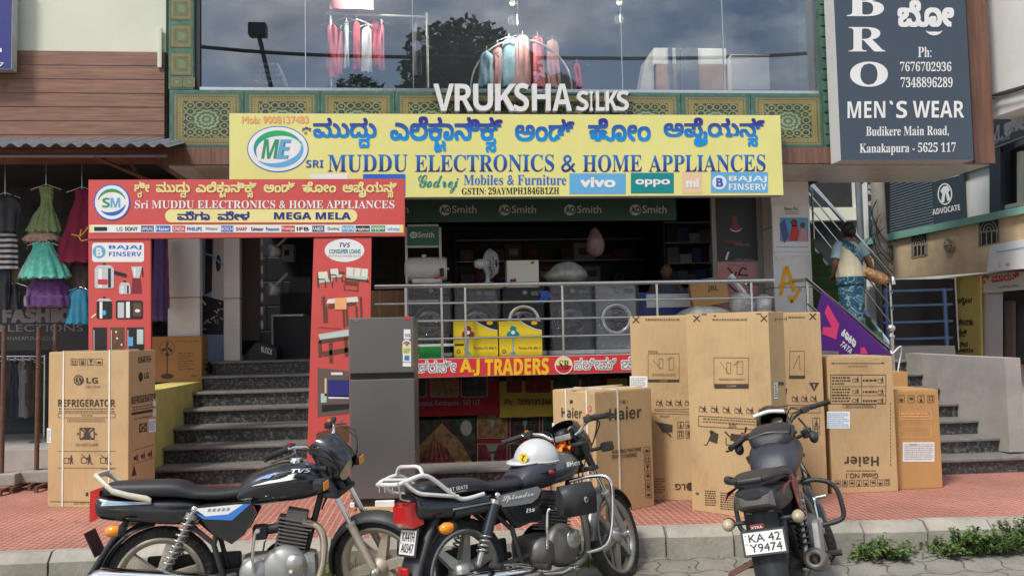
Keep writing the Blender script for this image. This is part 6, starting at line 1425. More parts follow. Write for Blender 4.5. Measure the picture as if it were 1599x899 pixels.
    for s in (-1, 1):
        mb = Fm(); a = Vector((hx-.03, s*.11, .86)); mb.cyl(a, a+Vector((0, s*.09, 0)), .012, 'plastic_black'); c0 = a+Vector((0, s*.12, 0)); mb.box(c0.x-.035, c0.x+.03, c0.y-.035, c0.y+.035, c0.z-.03, c0.z+.03, K.get('ind_f', 'plastic_black'), .014); mb.box(c0.x+.0305, c0.x+.036, c0.y-.028, c0.y+.028, c0.z-.023, c0.z+.023, 'lens_amber'); add(mb, 'indicator')
    # ---------- rear end
    for s in (-1, 1):
        mb = B(); x, z = K['ind_r']; a = Vector((x, s*.09, z)); mb.cyl(a, a+Vector((0, s*.06, 0)), .011, 'plastic_black'); mb.lathe([(.024, .0), (.031, .02), (.032, .05), (.02, .075), (0, .08)], a+Vector((.03, s*.09, 0)), (-1, 0, 0), K.get('ind_m', 'lens_amber'), 14); mb.lathe([(0, 0), (.02, 0), (.033, .03)], a+Vector((.055, s*.09, 0)), (-1, 0, 0), 'plastic_black', 14); add(mb, 'indicator')
    K['rear'](B, add, root, tail, seat, side, tank, ty)
    return root, rz, L_, S
def plate(B, add, root, o, u, v, l1, l2, backing='plastic_black', tilt=None):
    """Number plate: white plate with two lines of black characters."""
    o, u, v = Vector(o), Vector(u), Vector(v); n = u.cross(v).normalized()
    mb = B(); mb.obox(o-u*.5-v*.5-n*.008-u.normalized()*.012-v.normalized()*.012, u+u.normalized()*.024, v+v.normalized()*.024, n*.006, backing, .003); mb.obox(o-u*.5-v*.5-n*.0015, u, v, n*.0025, 'plate_white')
    a = o-u*.5-v*.5+n*.0025
    for t, f0 in ((l1, .54), (l2, .08)): face_text(mb, t, a+u*.13+v*f0, u*.8, v*.38, 'print_black', .006)
    face_text(mb, 'IND', a+u*.03+v*.42, u*.07, v*.1, 'print_blue', .0)
    for fx, fy in ((.05, .9), (.95, .9)): mb.lathe([(0, .002), (.004, .002), (.005, 0)], a+u*fx+v*fy, n, 'steel', 8)
    add(mb, 'number_plate')
mat('plate_white', (.72, .72, .7), .35, var=.06, dirt=.12)

def rear_one(B, add, root, tail, seat, side, tank, ty):
    mb = B(); mb.loft([[Vector((x, y*w, z)) for y, z in ((-1, z0), (-1, z1), (1, z1), (1, z0))] for x, z0, z1, w in ((-.36, .655, .82, .075), (-.33, .66, .83, .08), (-.31, .68, .82, .08))], 'lens_red', False); tl = add(mb, 'tail_lamp')
    mb = B()
    for s in (-1, 1): mb.loft([[Vector((x, s*(y-.012), z-.016)), Vector((x, s*(y+.012), z-.016)), Vector((x, s*(y+.012), z+.016)), Vector((x, s*(y-.012), z+.016))] for x, y, z in ((-.33, .09, .905), (-.3, .115, .885), (-.23, .13, .82), (-.15, .135, .795), (-.05, .13, .77), (-.03, .128, .755))], 'beige_rail')
    mb.box(-.34, -.31, -.1, .1, .89, .92, 'beige_rail', .01); add(mb, 'grab_rail')
    mb = B(); fender(mb, (0, 0, .3), .345, 95, 178, .075, 'plastic_black', .03); mb.loft([[Vector((x, -w, z)), Vector((x, w, z)), Vector((x+.02, w, z-.015)), Vector((x+.02, -w, z-.015))] for x, z, w in ((-.18, .66, .07), (-.27, .53, .075), (-.36, .38, .08), (-.43, .27, .085), (-.52, .22, .085))], 'plastic_black'); add(mb, 'rear_fender')
    plate(B, add, root, (-.355, 0, .53), (0, -.17, 0), (-.05, 0, .11), 'KA42', 'K1806')
    # stickers
    mb = B()
    decal(mb, [(.5, .81), (.74, .87), (.86, .885), (.885, .875), (.87, .855), (.72, .835)], ty, BS[2]); decal(mb, [(.53, .845), (.62, .875), (.64, .88), (.6, .85)], lambda x, z: ty(x, z, .0125), BS[0]); decal(mb, [(.63, .868), (.7, .915), (.79, .915), (.74, .885)], lambda x, z: ty(x, z, .012), GREY); decal(mb, [(.76, .888), (.8, .918), (.87, .9), (.882, .886), (.84, .886)], lambda x, z: ty(x, z, .0125), BS[0])
    text_on(mb, si('TVS'), .72, .872, .83, .893, lambda x, z: ty(x, z, .016), WHITE, .01); add(mb, 'decal', tank)
    mb = B(); y = -.1425; P_ = lambda pts, m, k=0: mb.add([Vector((a, y-.001*k, b)) for a, b in pts], [tuple(range(len(pts)))], m)
    P_([(.2, .705), (.42, .715), (.48, .715), (.4, .645), (.26, .66)], BS[2]); P_([(.2, .685), (.26, .66), (.38, .665), (.46, .715), (.5, .715), (.4, .63), (.25, .645)], BS[0], 1)
    for i in range(5): mb.add([Vector((.27+i*.025, y-.002, .685)), Vector((.285+i*.025, y-.002, .685)), Vector((.29+i*.025, y-.002, .7)), Vector((.275+i*.025, y-.002, .7))], [(0, 1, 2, 3)], GREY)
    add(mb, 'decal', side)
    mb = B(); y = lambda x: -.122
    mb.add([Vector((a, -.1235, b)) for a, b in ((-.29, .745), (-.28, .77), (-.05, .752), (-.03, .74))], [(0, 1, 2, 3)], BS[2]); mb.add([Vector((a, -.1245, b)) for a, b in ((-.27, .75), (-.265, .765), (-.12, .755), (-.1, .745))], [(0, 1, 2, 3)], BS[1]); add(mb, 'decal', tail)
K1 = dict(kind=1, wb=1.22, rim='alloy_dusty', spokes=6, tank_m='paint_black', fender_m='plastic_black', slider='alloy_dusty', cyl='engine_dark',
  tank=[(.42, .70, .80, .1), (.5, .69, .875, .125), (.66, .70, .925, .145), (.82, .715, .915, .14), (.89, .75, .87, .1), (.915, .78, .83, .05)],
  seat=[(-.3, .80, .835, .06), (-.26, .785, .86, .11), (-.05, .77, .86, .13), (.1, .76, .85, .13), (.2, .745, .805, .125), (.36, .735, .795, .11), (.46, .74, .81, .09), (.5, .76, .83, .05)],
  tail=[(-.34, .7, .81, .06), (-.3, .66, .8, .1), (-.1, .63, .775, .12), (.1, .61, .765, .125), (.2, .62, .75, .11), (.24, .66, .73, .08)],
  side=[(.18, .72), (.5, .73), (.53, .66), (.47, .55), (.4, .5), (.3, .56)], muf=[(.38, -.16, .275), (-.32, -.19, .37)], muf_r=.058, ind_r=(-.2, .615), rear=rear_one)
HZ = .3+RZ
p1r, p1f = at(250, 908, z=HZ), at(594, 884, z=HZ)
motorcycle('black motorcycle with blue and white tank stickers and a long chrome silencer', p1r, p1f, .06, -.5, K1)

def rear_two(B, add, root, tail, seat, side, tank, ty):
    mb = B(); mb.loft([[Vector((x, y*w, z)) for y, z in ((-1, z0), (-1, z1), (1, z1), (1, z0))] for x, z0, z1, w in ((-.385, .63, .715, .06), (-.35, .6, .735, .072), (-.28, .615, .735, .075))], 'lens_red', False); add(mb, 'tail_lamp')
    mb = B()
    for s in (-1, 1):
        mb.tube(crom([(-.44, s*.11, .845), (-.36, s*.13, .868), (-.3, s*.135, .875), (-.24, s*.135, .85), (-.1, s*.135, .74), (-.03, s*.135, .715), (.1, s*.135, .725)], 4), .0125, 'rack_white', 8); mb.tube(crom([(-.42, s*.12, .86), (-.34, s*.13, .79), (-.24, s*.135, .765), (-.08, s*.135, .735)], 4), .011, 'rack_white', 8)
    mb.tube(crom([(-.44, -.11, .845), (-.455, 0, .845), (-.44, .11, .845)], 5), .0125, 'rack_white', 8); mb.tube(crom([(-.3, -.135, .875), (-.3, -.1, .92), (-.31, 0, .925), (-.3, .1, .92), (-.3, .135, .875)], 4), .011, 'rack_white', 8); mb.tube([(-.4, -.12, .865), (-.4, .12, .865)], .009, 'rack_white', 8)
    for y in (-.06, .02, .08): mb.tube([(-.45, y, .84), (-.45, y, .805)], .004, 'chrome', 5)
    mb.tube([(-.44, -.11, .84), (-.43, -.1, .77), (-.37, -.09, .75)], .007, 'chrome', 6); add(mb, 'luggage_rack')
    mb = B(); fender(mb, (0, 0, .3), .345, 88, 170, .08, 'plastic_black', .03); mb.loft([[Vector((x, -w, z)), Vector((x, w, z)), Vector((x+.03, w, z-.01)), Vector((x+.03, -w, z-.01))] for x, z, w in ((-.2, .64, .08), (-.27, .54, .085), (-.33, .42, .085), (-.38, .3, .09), (-.43, .24, .1), (-.5, .21, .1))], 'plastic_black'); add(mb, 'rear_fender')
    plate(B, add, root, (-.345, 0, .525), (0, -.15, 0), (.03, 0, .125), 'KA41H', 'A0347')
    mb = B(); mb.box(-.395, -.375, -.045, .045, .36, .4, 'lens_red', .006); add(mb, 'reflector')
    mb = B(); y = -.1425; mb.add([Vector((a, y, b)) for a, b in ((.17, .7), (.5, .715), (.53, .69), (.48, .63), (.42, .62), (.22, .635))], [tuple(range(6))], 'paint_silver'); mb.add([Vector((a, y-.0015, b)) for a, b in ((.25, .63), (.44, .625), (.5, .65), (.47, .56), (.36, .53), (.3, .56))], [tuple(range(6))], 'paint_black'); text_on(mb, '𝓢𝓹𝓵𝓮𝓷𝓭𝓸𝓻', .22, .655, .46, .695, y-.003, WHITE, .02); text_on(mb, si('i3s'), .39, .575, .46, .6, y-.003, WHITE, .02); add(mb, 'decal', side)
    mb = B(); mb.loft([sect(x, .615, .67, .129, 4) for x in (-.1, .18)], 'plastic_black'); mb.box(-.12, .17, -.134, -.1295, .665, .675, 'paint_silver', .002); mb.box(.165, .172, -.134, -.1295, .63, .674, 'paint_silver', .002); add(mb, 'trim_strip', tail)
    mb = B(); text_on(mb, 'S&T SEATS', -.15, .77, -.01, .79, -.137, PALE, .02); text_on(mb, 'seat covers', -.13, .758, -.02, .765, -.137, PALE, .0); add(mb, 'print', seat)
    mb = B(); text_on(mb, sn('Hero'), .77, .8, .88, .83, lambda x, z: ty(x, z, .02), WHITE, .0); mb.box(.745, .762, ty(.76, .82)-.012, ty(.76, .82)-.008, .8, .83, WHITE); add(mb, 'decal', tank)
    # padded tank cover with paler band
    mb = B(); tk = K2['tank']; c = [(x, zb-.003, zt+.006, hw+.006) for x, zb, zt, hw in tk if x < .8]; prof_loft(mb, c, 'seat_bluish', 5, 2.4); add(mb, 'tank_cover', tank)
    mb = B(); c = [(.575+.035*i, .695, .868+.008*i, .138+.003*i) for i in range(3)]; prof_loft(mb, c, 'paint_silver', 3, 2.4); add(mb, 'cover_band', tank)
    # leg guard and tool box
    mb = B()
    for s in (-1, 1): mb.tube(crom([(.86, s*.04, .7), (.93, s*.16, .72), (.98, s*.27, .7), (.98, s*.28, .55), (.93, s*.26, .33), (.86, s*.14, .27), (.8, s*.05, .28)], 6), .0125, 'chrome', 10)
    add(mb, 'leg_guard')
    mb = B(); mb.loft([[Vector((x, y, z)) for y, z in ((-.3+q, .52), (-.31+q, .64), (-.28+q, .7), (-.2, .7), (-.17, .6), (-.2, .52))] for x, q in ((.6, .06), (.64, .01), (.82, .0), (.86, .05))], 'plastic_black'); mb.lathe([(0, .004), (.018, .004), (.022, 0)], (.74, -.3, .61), (0, -1, 0), 'chrome', 14); add(mb, 'tool_box')
K2 = dict(kind=2, wb=1.235, rim='alloy', spokes=6, tank_m='paint_grey', fender_m='paint_grey', slider='engine_grey', cyl='engine_dark', engine='engine_dark', pipe='pipe_dirty', muf_m='chrome',
  tank=[(.42, .69, .79, .1), (.5, .68, .845, .125), (.66, .69, .885, .14), (.82, .705, .895, .14), (.9, .74, .86, .105), (.93, .78, .82, .05)],
  seat=[(-.3, .785, .81, .05), (-.26, .755, .825, .11), (-.08, .735, .83, .13), (.08, .73, .82, .13), (.2, .72, .78, .125), (.36, .71, .77, .11), (.48, .72, .79, .1), (.52, .75, .82, .06)],
  tail=[(-.32, .65, .78, .09), (-.28, .63, .765, .115), (-.1, .615, .745, .125), (.1, .61, .74, .128), (.2, .62, .73, .115), (.24, .66, .72, .08)],
  side=[(.16, .705), (.5, .72), (.54, .69), (.5, .6), (.46, .52), (.32, .5), (.24, .58)], muf=[(.4, -.15, .235), (-.3, -.17, .3)], muf_r=.045, ind_r=(-.2, .585), ind_f='plastic_black', cowl_m='paint_black', hb_dz=-.025, rear=rear_two)
p2r, p2f = at(728, 895, z=HZ), at(957, 838, z=HZ)
b2, rz2, L2, S2 = motorcycle('dark grey motorcycle with a white luggage rack and a helmet on its tank', p2r, p2f, .12, .32, K2)

def rear_three(B, add, root, tail, seat, side, tank, ty):
    mb = B(); mb.loft([[Vector((x, y*w, z)) for y, z in ((-1, z0), (-1, z1), (1, z1), (1, z0))] for x, z0, z1, w in ((-.5, .76, .8, .07), (-.47, .74, .815, .1))], 'engine_dark', False); add(mb, 'tail_lamp')
    for s in (-1, 1):
        mb = B(); mb.prism([(-.47, .79), (-.42, .81), (-.34, .71), (-.38, .69)], (0, s*.055-.013, 0), (1, 0, 0), (0, 0, 1), (0, .026, 0), 'paint_silver'); mb.prism([(-.47, .79), (-.36, .82), (-.05, .8), (-.05, .79), (-.34, .8)], (0, s*.146, 0), (1, 0, 0), (0, 0, 1), (0, s*.004, 0), 'dark_red'); add(mb, 'tail_stripe', tail)
    mb = B()
    for s in (-1, 1): mb.tube(crom([(-.47, s*.06, .88), (-.42, s*.12, .885), (-.25, s*.15, .875), (-.1, s*.15, .84)], 5), .017, 'plastic_black', 8)
    mb.tube([(-.47, -.06, .88), (-.48, 0, .88), (-.47, .06, .88)], .017, 'plastic_black', 8); add(mb, 'grab_rail')
    mb = B(); fender(mb, (0, 0, .3), .34, 92, 165, .085, 'plastic_black', .03); mb.loft([[Vector((x, -w, z)), Vector((x, w, z)), Vector((x+.03, w*.9, z)), Vector((x+.03, -w*.9, z))] for x, z, w in ((-.38, .72, .085), (-.42, .6, .085), (-.46, .45, .085), (-.5, .32, .08), (-.52, .2, .075))], 'plastic_black'); rf = add(mb, 'rear_fender')
    plate(B, add, root, (-.475, 0, .57), (0, -.2, 0), (.035, 0, .1), 'KA 42', 'Y9474')
    mb = B(); face_text(mb, 'ಶರು ಪೊಟರ'.replace(' ', ' '), (-.523, .05, .36), (0, -.12, .012), (.01, 0, .03), 'print_pinkish', .03); add(mb, 'print', rf)
    mb = B(); mb.box(-.445, -.435, -.015, .06, .63, .655, 'dark_red', .003); face_text(mb, 'XTRA', (-.447, .055, .634), (0, -.06, 0), (0, 0, .014), WHITE, .02); add(mb, 'sticker')
    mb = B(); mb.prism([(-.05, .75), (.1, .8), (.2, .74), (.16, .58), (.05, .55), (.0, .65)], (0, -.142, 0), (1, 0, 0), (0, 0, 1), (0, -.006, 0), 'dark_red'); add(mb, 'red_panel', side)
    for s in (-1,):
        mb = B(); mb.tube(crom([(.62, s*.1, .66), (.64, s*.2, .67), (.64, s*.3, .62), (.63, s*.32, .5), (.62, s*.3, .42), (.6, s*.18, .4)], 6), .015, 'plastic_black', 10); add(mb, 'leg_guard')
    mb = B(); mb.tube(crom([(.62, .1, .66), (.64, .2, .67), (.64, .3, .62), (.63, .32, .5), (.62, .3, .42), (.6, .18, .4)], 6), .015, 'plastic_black', 10); add(mb, 'leg_guard')
    mb = B(); mb.prism([(.05, .38), (.2, .5), (.3, .5), (.34, .4), (.2, .3)], (0, -.17, 0), (1, 0, 0), (0, 0, 1), (0, -.03, 0), 'engine_grey'); add(mb, 'foot_rest_plate')
    mb = B()
    for i in range(4): mb.tube([(-.02+.05*i, .17, .36), (-.02+.05*i, .33, .3)], .006, 'rust_iron', 6)
    for y, z in ((.17, .36), (.25, .33), (.33, .3)): mb.tube([(-.03, y, z), (.14, y, z)], .006, 'rust_iron', 6)
    add(mb, 'saree_guard')
    for s in (-1, 1):
        mb = B(); a = Vector((.86, s*.17, 1.04)); mb.tube([a, a+Vector((.02, s*.03, -.06)), a+Vector((-.03, s*.05, -.1))], .007, 'plastic_black', 6); mb.ball(a+Vector((-.05, s*.07, -.13)), (.06, .03, .04), 'plastic_black', 12, 8); add(mb, 'mirror')
    mb = B(); prof_loft(mb, [(.5, .91, .95, .05), (.53, .9, 1.0, .11), (.62, .91, 1.035, .135), (.74, .92, 1.05, .135), (.81, .95, 1.03, .1), (.84, .97, 1.0, .05)], 'seat_black', 4, 2.6); tb = add(mb, 'tank_bag', tank)
    mb = B(); mb.prism([(.55, .97), (.7, 1.02), (.8, 1.0), (.72, .97)], (0, -.137, 0), (1, 0, 0), (0, 0, 1), (0, -.006, 0), 'plastic_black'); mb.tube(crom([(.56, -.12, .99), (.53, 0, 1.01), (.56, .12, .99)], 5), .006, 'engine_dark', 6); add(mb, 'bag_flap', tb)
    mb = B(); mb.tube(crom([(.82, .1, 1.1), (.84, .0, 1.115), (.82, -.1, 1.1)], 5), .014, 'rack_white', 8); add(mb, 'silver_trim')
K3 = dict(kind=3, wb=1.32, sporty=True, rim='plastic_black', spokes=6, tw=.11, tank_m='seat_bluish', fender_m='paint_black', slider='plastic_black', cyl='engine_dark', engine='engine_dark', pipe='pipe_dirty', muf_m='pipe_dirty', bar_m='plastic_black', ind_m='lens_dirty',
  tank=[(.36, .72, .82, .1), (.44, .71, .91, .135), (.6, .72, .97, .155), (.8, .75, .96, .16), (.92, .8, .9, .11), (.95, .84, .88, .05)],
  seat=[(-.42, .835, .86, .05), (-.38, .825, .885, .1), (-.2, .815, .89, .13), (-.04, .8, .87, .14), (.02, .77, .82, .14), (.2, .75, .8, .13), (.36, .75, .82, .11), (.42, .78, .85, .06)],
  tail=[(-.5, .785, .835, .05), (-.46, .73, .84, .1), (-.3, .68, .835, .125), (-.1, .655, .815, .135), (.1, .66, .78, .138), (.3, .68, .76, .11)], tail_m='plastic_black',
  side=[(.0, .72), (.36, .76), (.42, .68), (.34, .5), (.2, .48)], muf=[(.4, -.14, .24), (-.22, -.19, .4)], muf_r=.062, ind_r=(-.36, .655), ind_f='plastic_black', hb_dz=-.045, hb_w=.92, rear=rear_three)
p3r = at(1246, 891, z=HZ); hd = radians(90-29)
motorcycle('black sporty motorcycle seen from behind with a leather bag on its tank', p3r, p3r+Vector((cos(hd), sin(hd), 0)), .2, .5, K3)

# helmet and orange cloth on the second motorcycle
def onbike(v, M=L2): return Matrix.Translation(Vector((p2r.x, p2r.y, RZ))) @ Matrix.Rotation(rz2, 4, 'Z') @ M @ Vector(v)
mat('helmet_silver', (.58, .59, .59), .3, .15, var=.04, dirt=.12); mat('cloth_orange', (.85, .25, .02), .7, var=.25, scale=20); mat('cloth_black', (.02, .02, .022), .8, bump=.3)
hc = onbike((.60, .0, 1.0)); hc = at(838, 719, Y=hc.y)
t = thing('helmet', 'silver grey half helmet with a small yellow shield badge resting on a motorcycle tank', 'helmet', hc)
mb = MB(); r = .135
rings = []
for i in range(11):
    ph = radians(90-i*9.4); zz = r*1.02*sin(ph); rr_ = r*cos(ph)
    rings.append([hc+Vector((rr_*1.08*cos(a), rr_*.92*sin(a), zz)) for a in [2*pi*j/28 for j in range(28)]])
mb.loft(rings, 'helmet_silver'); mb.tube([hc+Vector((r*1.08*cos(a), r*.92*sin(a), .004)) for a in [2*pi*j/28 for j in range(28)]], .006, 'sign_edge', 6, closed=True); mb.build('shell', t)
mb = MB(); rings = []
for j in range(13):
    a = radians(150+j*10); e1 = Vector((cos(a)*1.08, sin(a)*.92, 0)); k = sin(pi*j/12); rings.append([hc+e1*r*.98+Vector((0, 0, .018)), hc+e1*(r+.055*k)+Vector((0, 0, -.012*k+.012)), hc+e1*(r+.055*k)+Vector((0, 0, -.018*k+.006)), hc+e1*r*.98+Vector((0, 0, .004))])
mb.loft(rings, 'helmet_silver'); mb.build('peak', t)
F = Face(hc+Vector((-.05, -.128, .05)), Vector((-.25, -.93, .2))); F.base = .008
F.poly([(811, 708), (823, 707), (823, 719), (818, 723), (811, 720)], 'carton_yellow', 0); F.line([(816, 710), (818, 714), (815, 717), (818, 720)], 1.6, BLACK, 1); F.line([(818, 712), (821, 711)], 1.2, BLACK, 1); F.mb.build('badge', t)
mb = MB(); mb.tube(crom([hc+Vector((-.12, -.05, .0)), hc+Vector((-.16, -.09, -.05)), hc+Vector((-.05, -.16, -.06)), hc+Vector((.1, -.13, -.03))], 6), .01, 'cloth_black', 6); mb.ball(hc+Vector((.07, -.15, -.05)), (.022, .012, .016), 'dark_red', 10, 6); mb.build('chin_strap', t)
def cloth(name, label, cat, c, spread, m, n=26, seed=2):
    random.seed(seed); mb = MB()
    for i in range(n):
        p = Vector(c)+Vector((random.gauss(0, spread[0]), random.gauss(0, spread[1]), random.gauss(0, spread[2]))); s = random.uniform(.02, .04); R = Matrix.Rotation(random.uniform(0, 6), 3, 'Z') @ Matrix.Rotation(random.uniform(0, 3), 3, 'X')
        pts = [p+R @ Vector((s*(1+.4*random.random())*cos(a), s*sin(a), .012*sin(3*a))) for a in [2*pi*j/8 for j in range(8)]]
        mb.add([p+R @ Vector((0, 0, .012))]+pts, [(0, j+1, (j+1) % 8+1) for j in range(8)], m, True)
    return tag(mb.build(name), label, cat)
q = at(881, 698, Y=onbike((.95, 0, 1)).y-.05)
cloth('cloth', 'crumpled bright orange cloth tied round the handlebar clamp', 'cloth', q, (.02, .03, .05), 'cloth_orange')
# ------------------------------------------------------------------ handrail and banner of the side stairs
hr = thing('stair_handrail', 'steel handrail with a ball topped post beside the black steps', 'handrail', (XN, 8.1, SW))
pA, pB = at(1393, 547, X=XN), at(1260, 436, X=XN)
mb = MB(); mb.tube([pB, pA], .024, 'steel', 10); mb.tube([pB, pB+Vector((0, .1, .0)), pB+Vector((-.02, .35, .0))], .024, 'steel', 8); mb.build('rail', hr)
mb = MB(); mb.tube([pB-Vector((0, 0, .3)), pA-Vector((0, .05, .3))], .016, 'steel', 8); mb.build('lower_rail', hr)
mb = MB(); nz_ = at(1393, 512, X=XN).z; mb.cyl((XN, pA.y, SW+.3), (XN, pA.y, nz_-.09), .022, 'steel'); mb.lathe([(.028, 0), (.034, .02), (.02, .04), (.02, .05)], (XN, pA.y, nz_-.1), (0, 0, 1), 'steel'); mb.ball((XN, pA.y, nz_), .042, 'chrome'); mb.build('newel_post', hr)
mb = MB(); mb.cyl((XN, pB.y, Z1), pB, .02, 'steel'); mb.build('post', hr)
mat('banner_purple', (.10, .025, .22), .4, var=.06); PNK = flat('print_pink', (.75, .06, .2))
XT = XN-.06
tb_ = thing('flex_banner', 'purple flex banner with a pink arrow shape and white lettering hung on the stair handrail', 'banner', at(1330, 553, X=XT))
Fb = Face((XT, 0, 0), (-1, 0, 0)); Fb.base = 0
Fb.poly([(1283, 455), (1391, 553), (1280, 556), (1272, 500)], 'banner_purple', 0)
mb = MB(); v = Fb.mb.v; mb.prism([(p.y, p.z) for p in v], (XT, 0, 0), (0, 1, 0), (0, 0, 1), (.008, 0, 0), 'banner_purple'); mb.build('sheet', tb_)
Fb = Face((XT, 0, 0), (-1, 0, 0)); Fb.base = .002
Fb.poly([(1293, 475), (1311, 506), (1306, 530), (1284, 521), (1286, 510), (1299, 511), (1288, 488)], PNK, 1)
Fb.text('ಟಾಟಾ', 0, 0, 0, 0, WHITE, 1, kan=True, bold=.04, quad=((1313, 522), (1335, 543), (1339, 532), (1319, 513))); Fb.text(sn('TATA'), 0, 0, 0, 0, WHITE, 1, quad=((1311, 538), (1328, 553), (1333, 546), (1317, 532))); Fb.poly([(1344, 543), (1350, 541), (1356, 552), (1344, 552)], PNK, 1)
Fb.mb.build('print', tb_)
mb = MB(); mb.tube(crom([pA+Vector((0, .02, .02)), pA+Vector((-.03, -.05, -.03)), pA+Vector((.05, -.04, .03)), pA+Vector((.1, 0, .01)), pA+Vector((.03, -.03, -.25)), pA+Vector((.06, -.05, -.4))], 6), .008, 'rack_white', 6); tag(mb.build('tie_cord'), 'white cord knotted round the post below its steel ball', 'cord')
# turf covered stairs up to the first floor
ts = thing('turf_stairs', 'narrow stairs covered in green artificial turf with pale blue stringers', 'stairs', (4.6, 9.9, Z1))
XR2 = at(1392, 430, Y=9.75).x; XL2 = XR2-1.05; y0t = 9.95
mb = MB()
for i in range(11): mb.box(XL2, XR2-.03, y0t+.25*i, y0t+.25*i+.3, Z1+.19*i if i else Z1, Z1+.19*(i+1), 'turf', .02)
mb.build('step', ts)
mat('stringer_blue', (.3, .42, .52), .5, dirt=.2)
for x in (XR2-.025, XL2-.04): mb = MB(); mb.prism([(y0t-.12, Z1-.05), (y0t+.12, Z1-.05), (y0t+2.9, Z1+2.02), (y0t+2.9, Z1+2.2), (y0t-.12, Z1+.04)], (x, 0, 0), (0, 1, 0), (0, 0, 1), (.035, 0, 0), 'stringer_blue'); mb.build('stringer', ts)
th_ = thing('upper_handrail', 'sloping steel handrail with three thin bars climbing beside the turf stairs', 'handrail', (XR2, 10, Z1))
a, b_ = at(1392, 432, X=XR2), at(1262, 281, X=XR2)
mb = MB(); mb.tube([b_+(b_-a)*.15, a, a+Vector((0, -.03, -.02)), a+Vector((0, -.035, -.1))], .028, 'steel', 10); mb.build('rail', th_)
dv = b_-a
for k in (.2, .4, .62): mb = MB(); mb.tube([a-Vector((0, .0, k)), b_+dv*.15-Vector((0, 0, k))], .011, 'steel', 6); mb.build('bar', th_)
for f in (.02, .5, .95): p = a+dv*f; mb = MB(); mb.cyl((p.x, p.y, p.z-.82), p, .016, 'steel', n=8); mb.build('post', th_)
# ------------------------------------------------------------------ people
def skin_mesh(V, E, R):
    me = bpy.data.meshes.new('s'); me.from_pydata(V, E, []); o = bpy.data.objects.new('s', me); COL.objects.link(o)
    md = o.modifiers.new('k', 'SKIN'); md.use_smooth_shade = True
    for i, r in enumerate(R): me.skin_vertices[0].data[i].radius = (r, r) if not isinstance(r, tuple) else r
    me.skin_vertices[0].data[0].use_root = True
    o.modifiers.new('u', 'SUBSURF').levels = 2
    dg = bpy.context.evaluated_depsgraph_get(); m2 = bpy.data.meshes.new_from_object(o.evaluated_get(dg))
    r = ([v.co.copy() for v in m2.vertices], [tuple(p.vertices) for p in m2.polygons])
    bpy.data.objects.remove(o); bpy.data.meshes.remove(me); bpy.data.meshes.remove(m2); return r
mat('skin_brown', (.22, .11, .06), .5, var=.08); mat('hair_black', (.012, .01, .009), .45, var=.3, scale=30, bump=.3, bscale=120)
def head_into(mb, c, R, m='skin_brown', k=1.0):
    """Head with jaw, nose, ears, eyes and mouth; R turns it (face towards +Y of R)."""
    rings = []
    for i in range(11):
        t = -1+2*i/10; zz = .112*t*k; w = .073*sqrt(max(.02, 1-abs(t)**2.6))*(1-.18*max(0, -t))*k; d = .092*sqrt(max(.02, 1-abs(t)**2.4))*k
        rings.append([c+R @ Vector((w*cos(a), d*sin(a)+(.01*k if t < 0 else 0), zz)) for a in [2*pi*j/16 for j in range(16)]])
    mb.loft(rings, m)
    mb.loft([[c+R @ Vector((x*q, .085+y*q, z)) for x, y in ((-.012, 0), (0, .022), (.012, 0))] for z, q in ((-.03, 1.2), (-.02, 1.4), (.02, .5))], m)
    for s in (-1, 1): mb.ball(c+R @ Vector((s*.074, -.005, -.005)), (.012, .022, .03), m, 8, 6, R); mb.ball(c+R @ Vector((s*.03, .083, .015)), (.014, .008, .008), 'print_white', 8, 5, R); mb.ball(c+R @ Vector((s*.03, .089, .015)), (.006, .004, .006), 'hair_black', 6, 4, R)
    mb.ball(c+R @ Vector((0, .09, -.058)), (.024, .008, .007), 'dark_red', 8, 5, R)
def hand_into(mb, w, d, up, m='skin_brown', curl=.5, side=1):
    """Palm and five bent fingers from wrist w towards d."""
    w, d, up = Vector(w), Vector(d).normalized(), Vector(up); sd = d.cross(up).normalized(); up = sd.cross(d).normalized()
    rings = [[w+d*t+sd*(hw*cos(a))+up*(ht*sin(a)) for a in [2*pi*j/10 for j in range(10)]] for t, hw, ht in ((-.01, .022, .018), (.03, .036, .016), (.085, .04, .012))]
    mb.loft(rings, m)
    for i, (o, L) in enumerate(((-.03, .055), (-.01, .07), (.011, .074), (.03, .066))):
        b = w+d*.075+sd*o; mb.tube([b, b+d*L*.5-up*L*.15*curl, b+d*L*(.85-.3*curl)-up*L*.55*curl, b+d*L*(1-.6*curl)-up*L*.9*curl], [.0095, .009, .008, .006], m, 7)
    b = w+d*.02+sd*side*.03; mb.tube([b, b+d*.03+sd*side*.025-up*.01, b+d*.06+sd*side*.025-up*.025*curl*2], [.012, .011, .008], m, 7)
def pattern_mat(name, c1, c2, c3, sc):
    m, n, l, b = _new(name); tc = n.new('ShaderNodeTexCoord'); vo = n.new('ShaderNodeTexVoronoi'); vo.inputs['Scale'].default_value = sc; vo.feature = 'SMOOTH_F1'
    nz = n.new('ShaderNodeTexNoise'); nz.inputs['Scale'].default_value = sc*.5; nz.inputs['Detail'].default_value = 3; nz.inputs['Distortion'].default_value = 3
    l.new(tc.outputs['Object'], nz.inputs['Vector']); l.new(nz.outputs['Color'], vo.inputs['Vector'])
    l.new(ramp(n, l, math_(n, l, 'FRACT', math_(n, l, 'MULTIPLY', nz.outputs['Fac'], 4.0)), [(.0, c1), (.35, c1), (.4, c2), (.65, c2), (.7, c3), (.85, c3), (.9, c1)]), b.inputs['Base Color']); b.inputs['Roughness'].default_value = .7
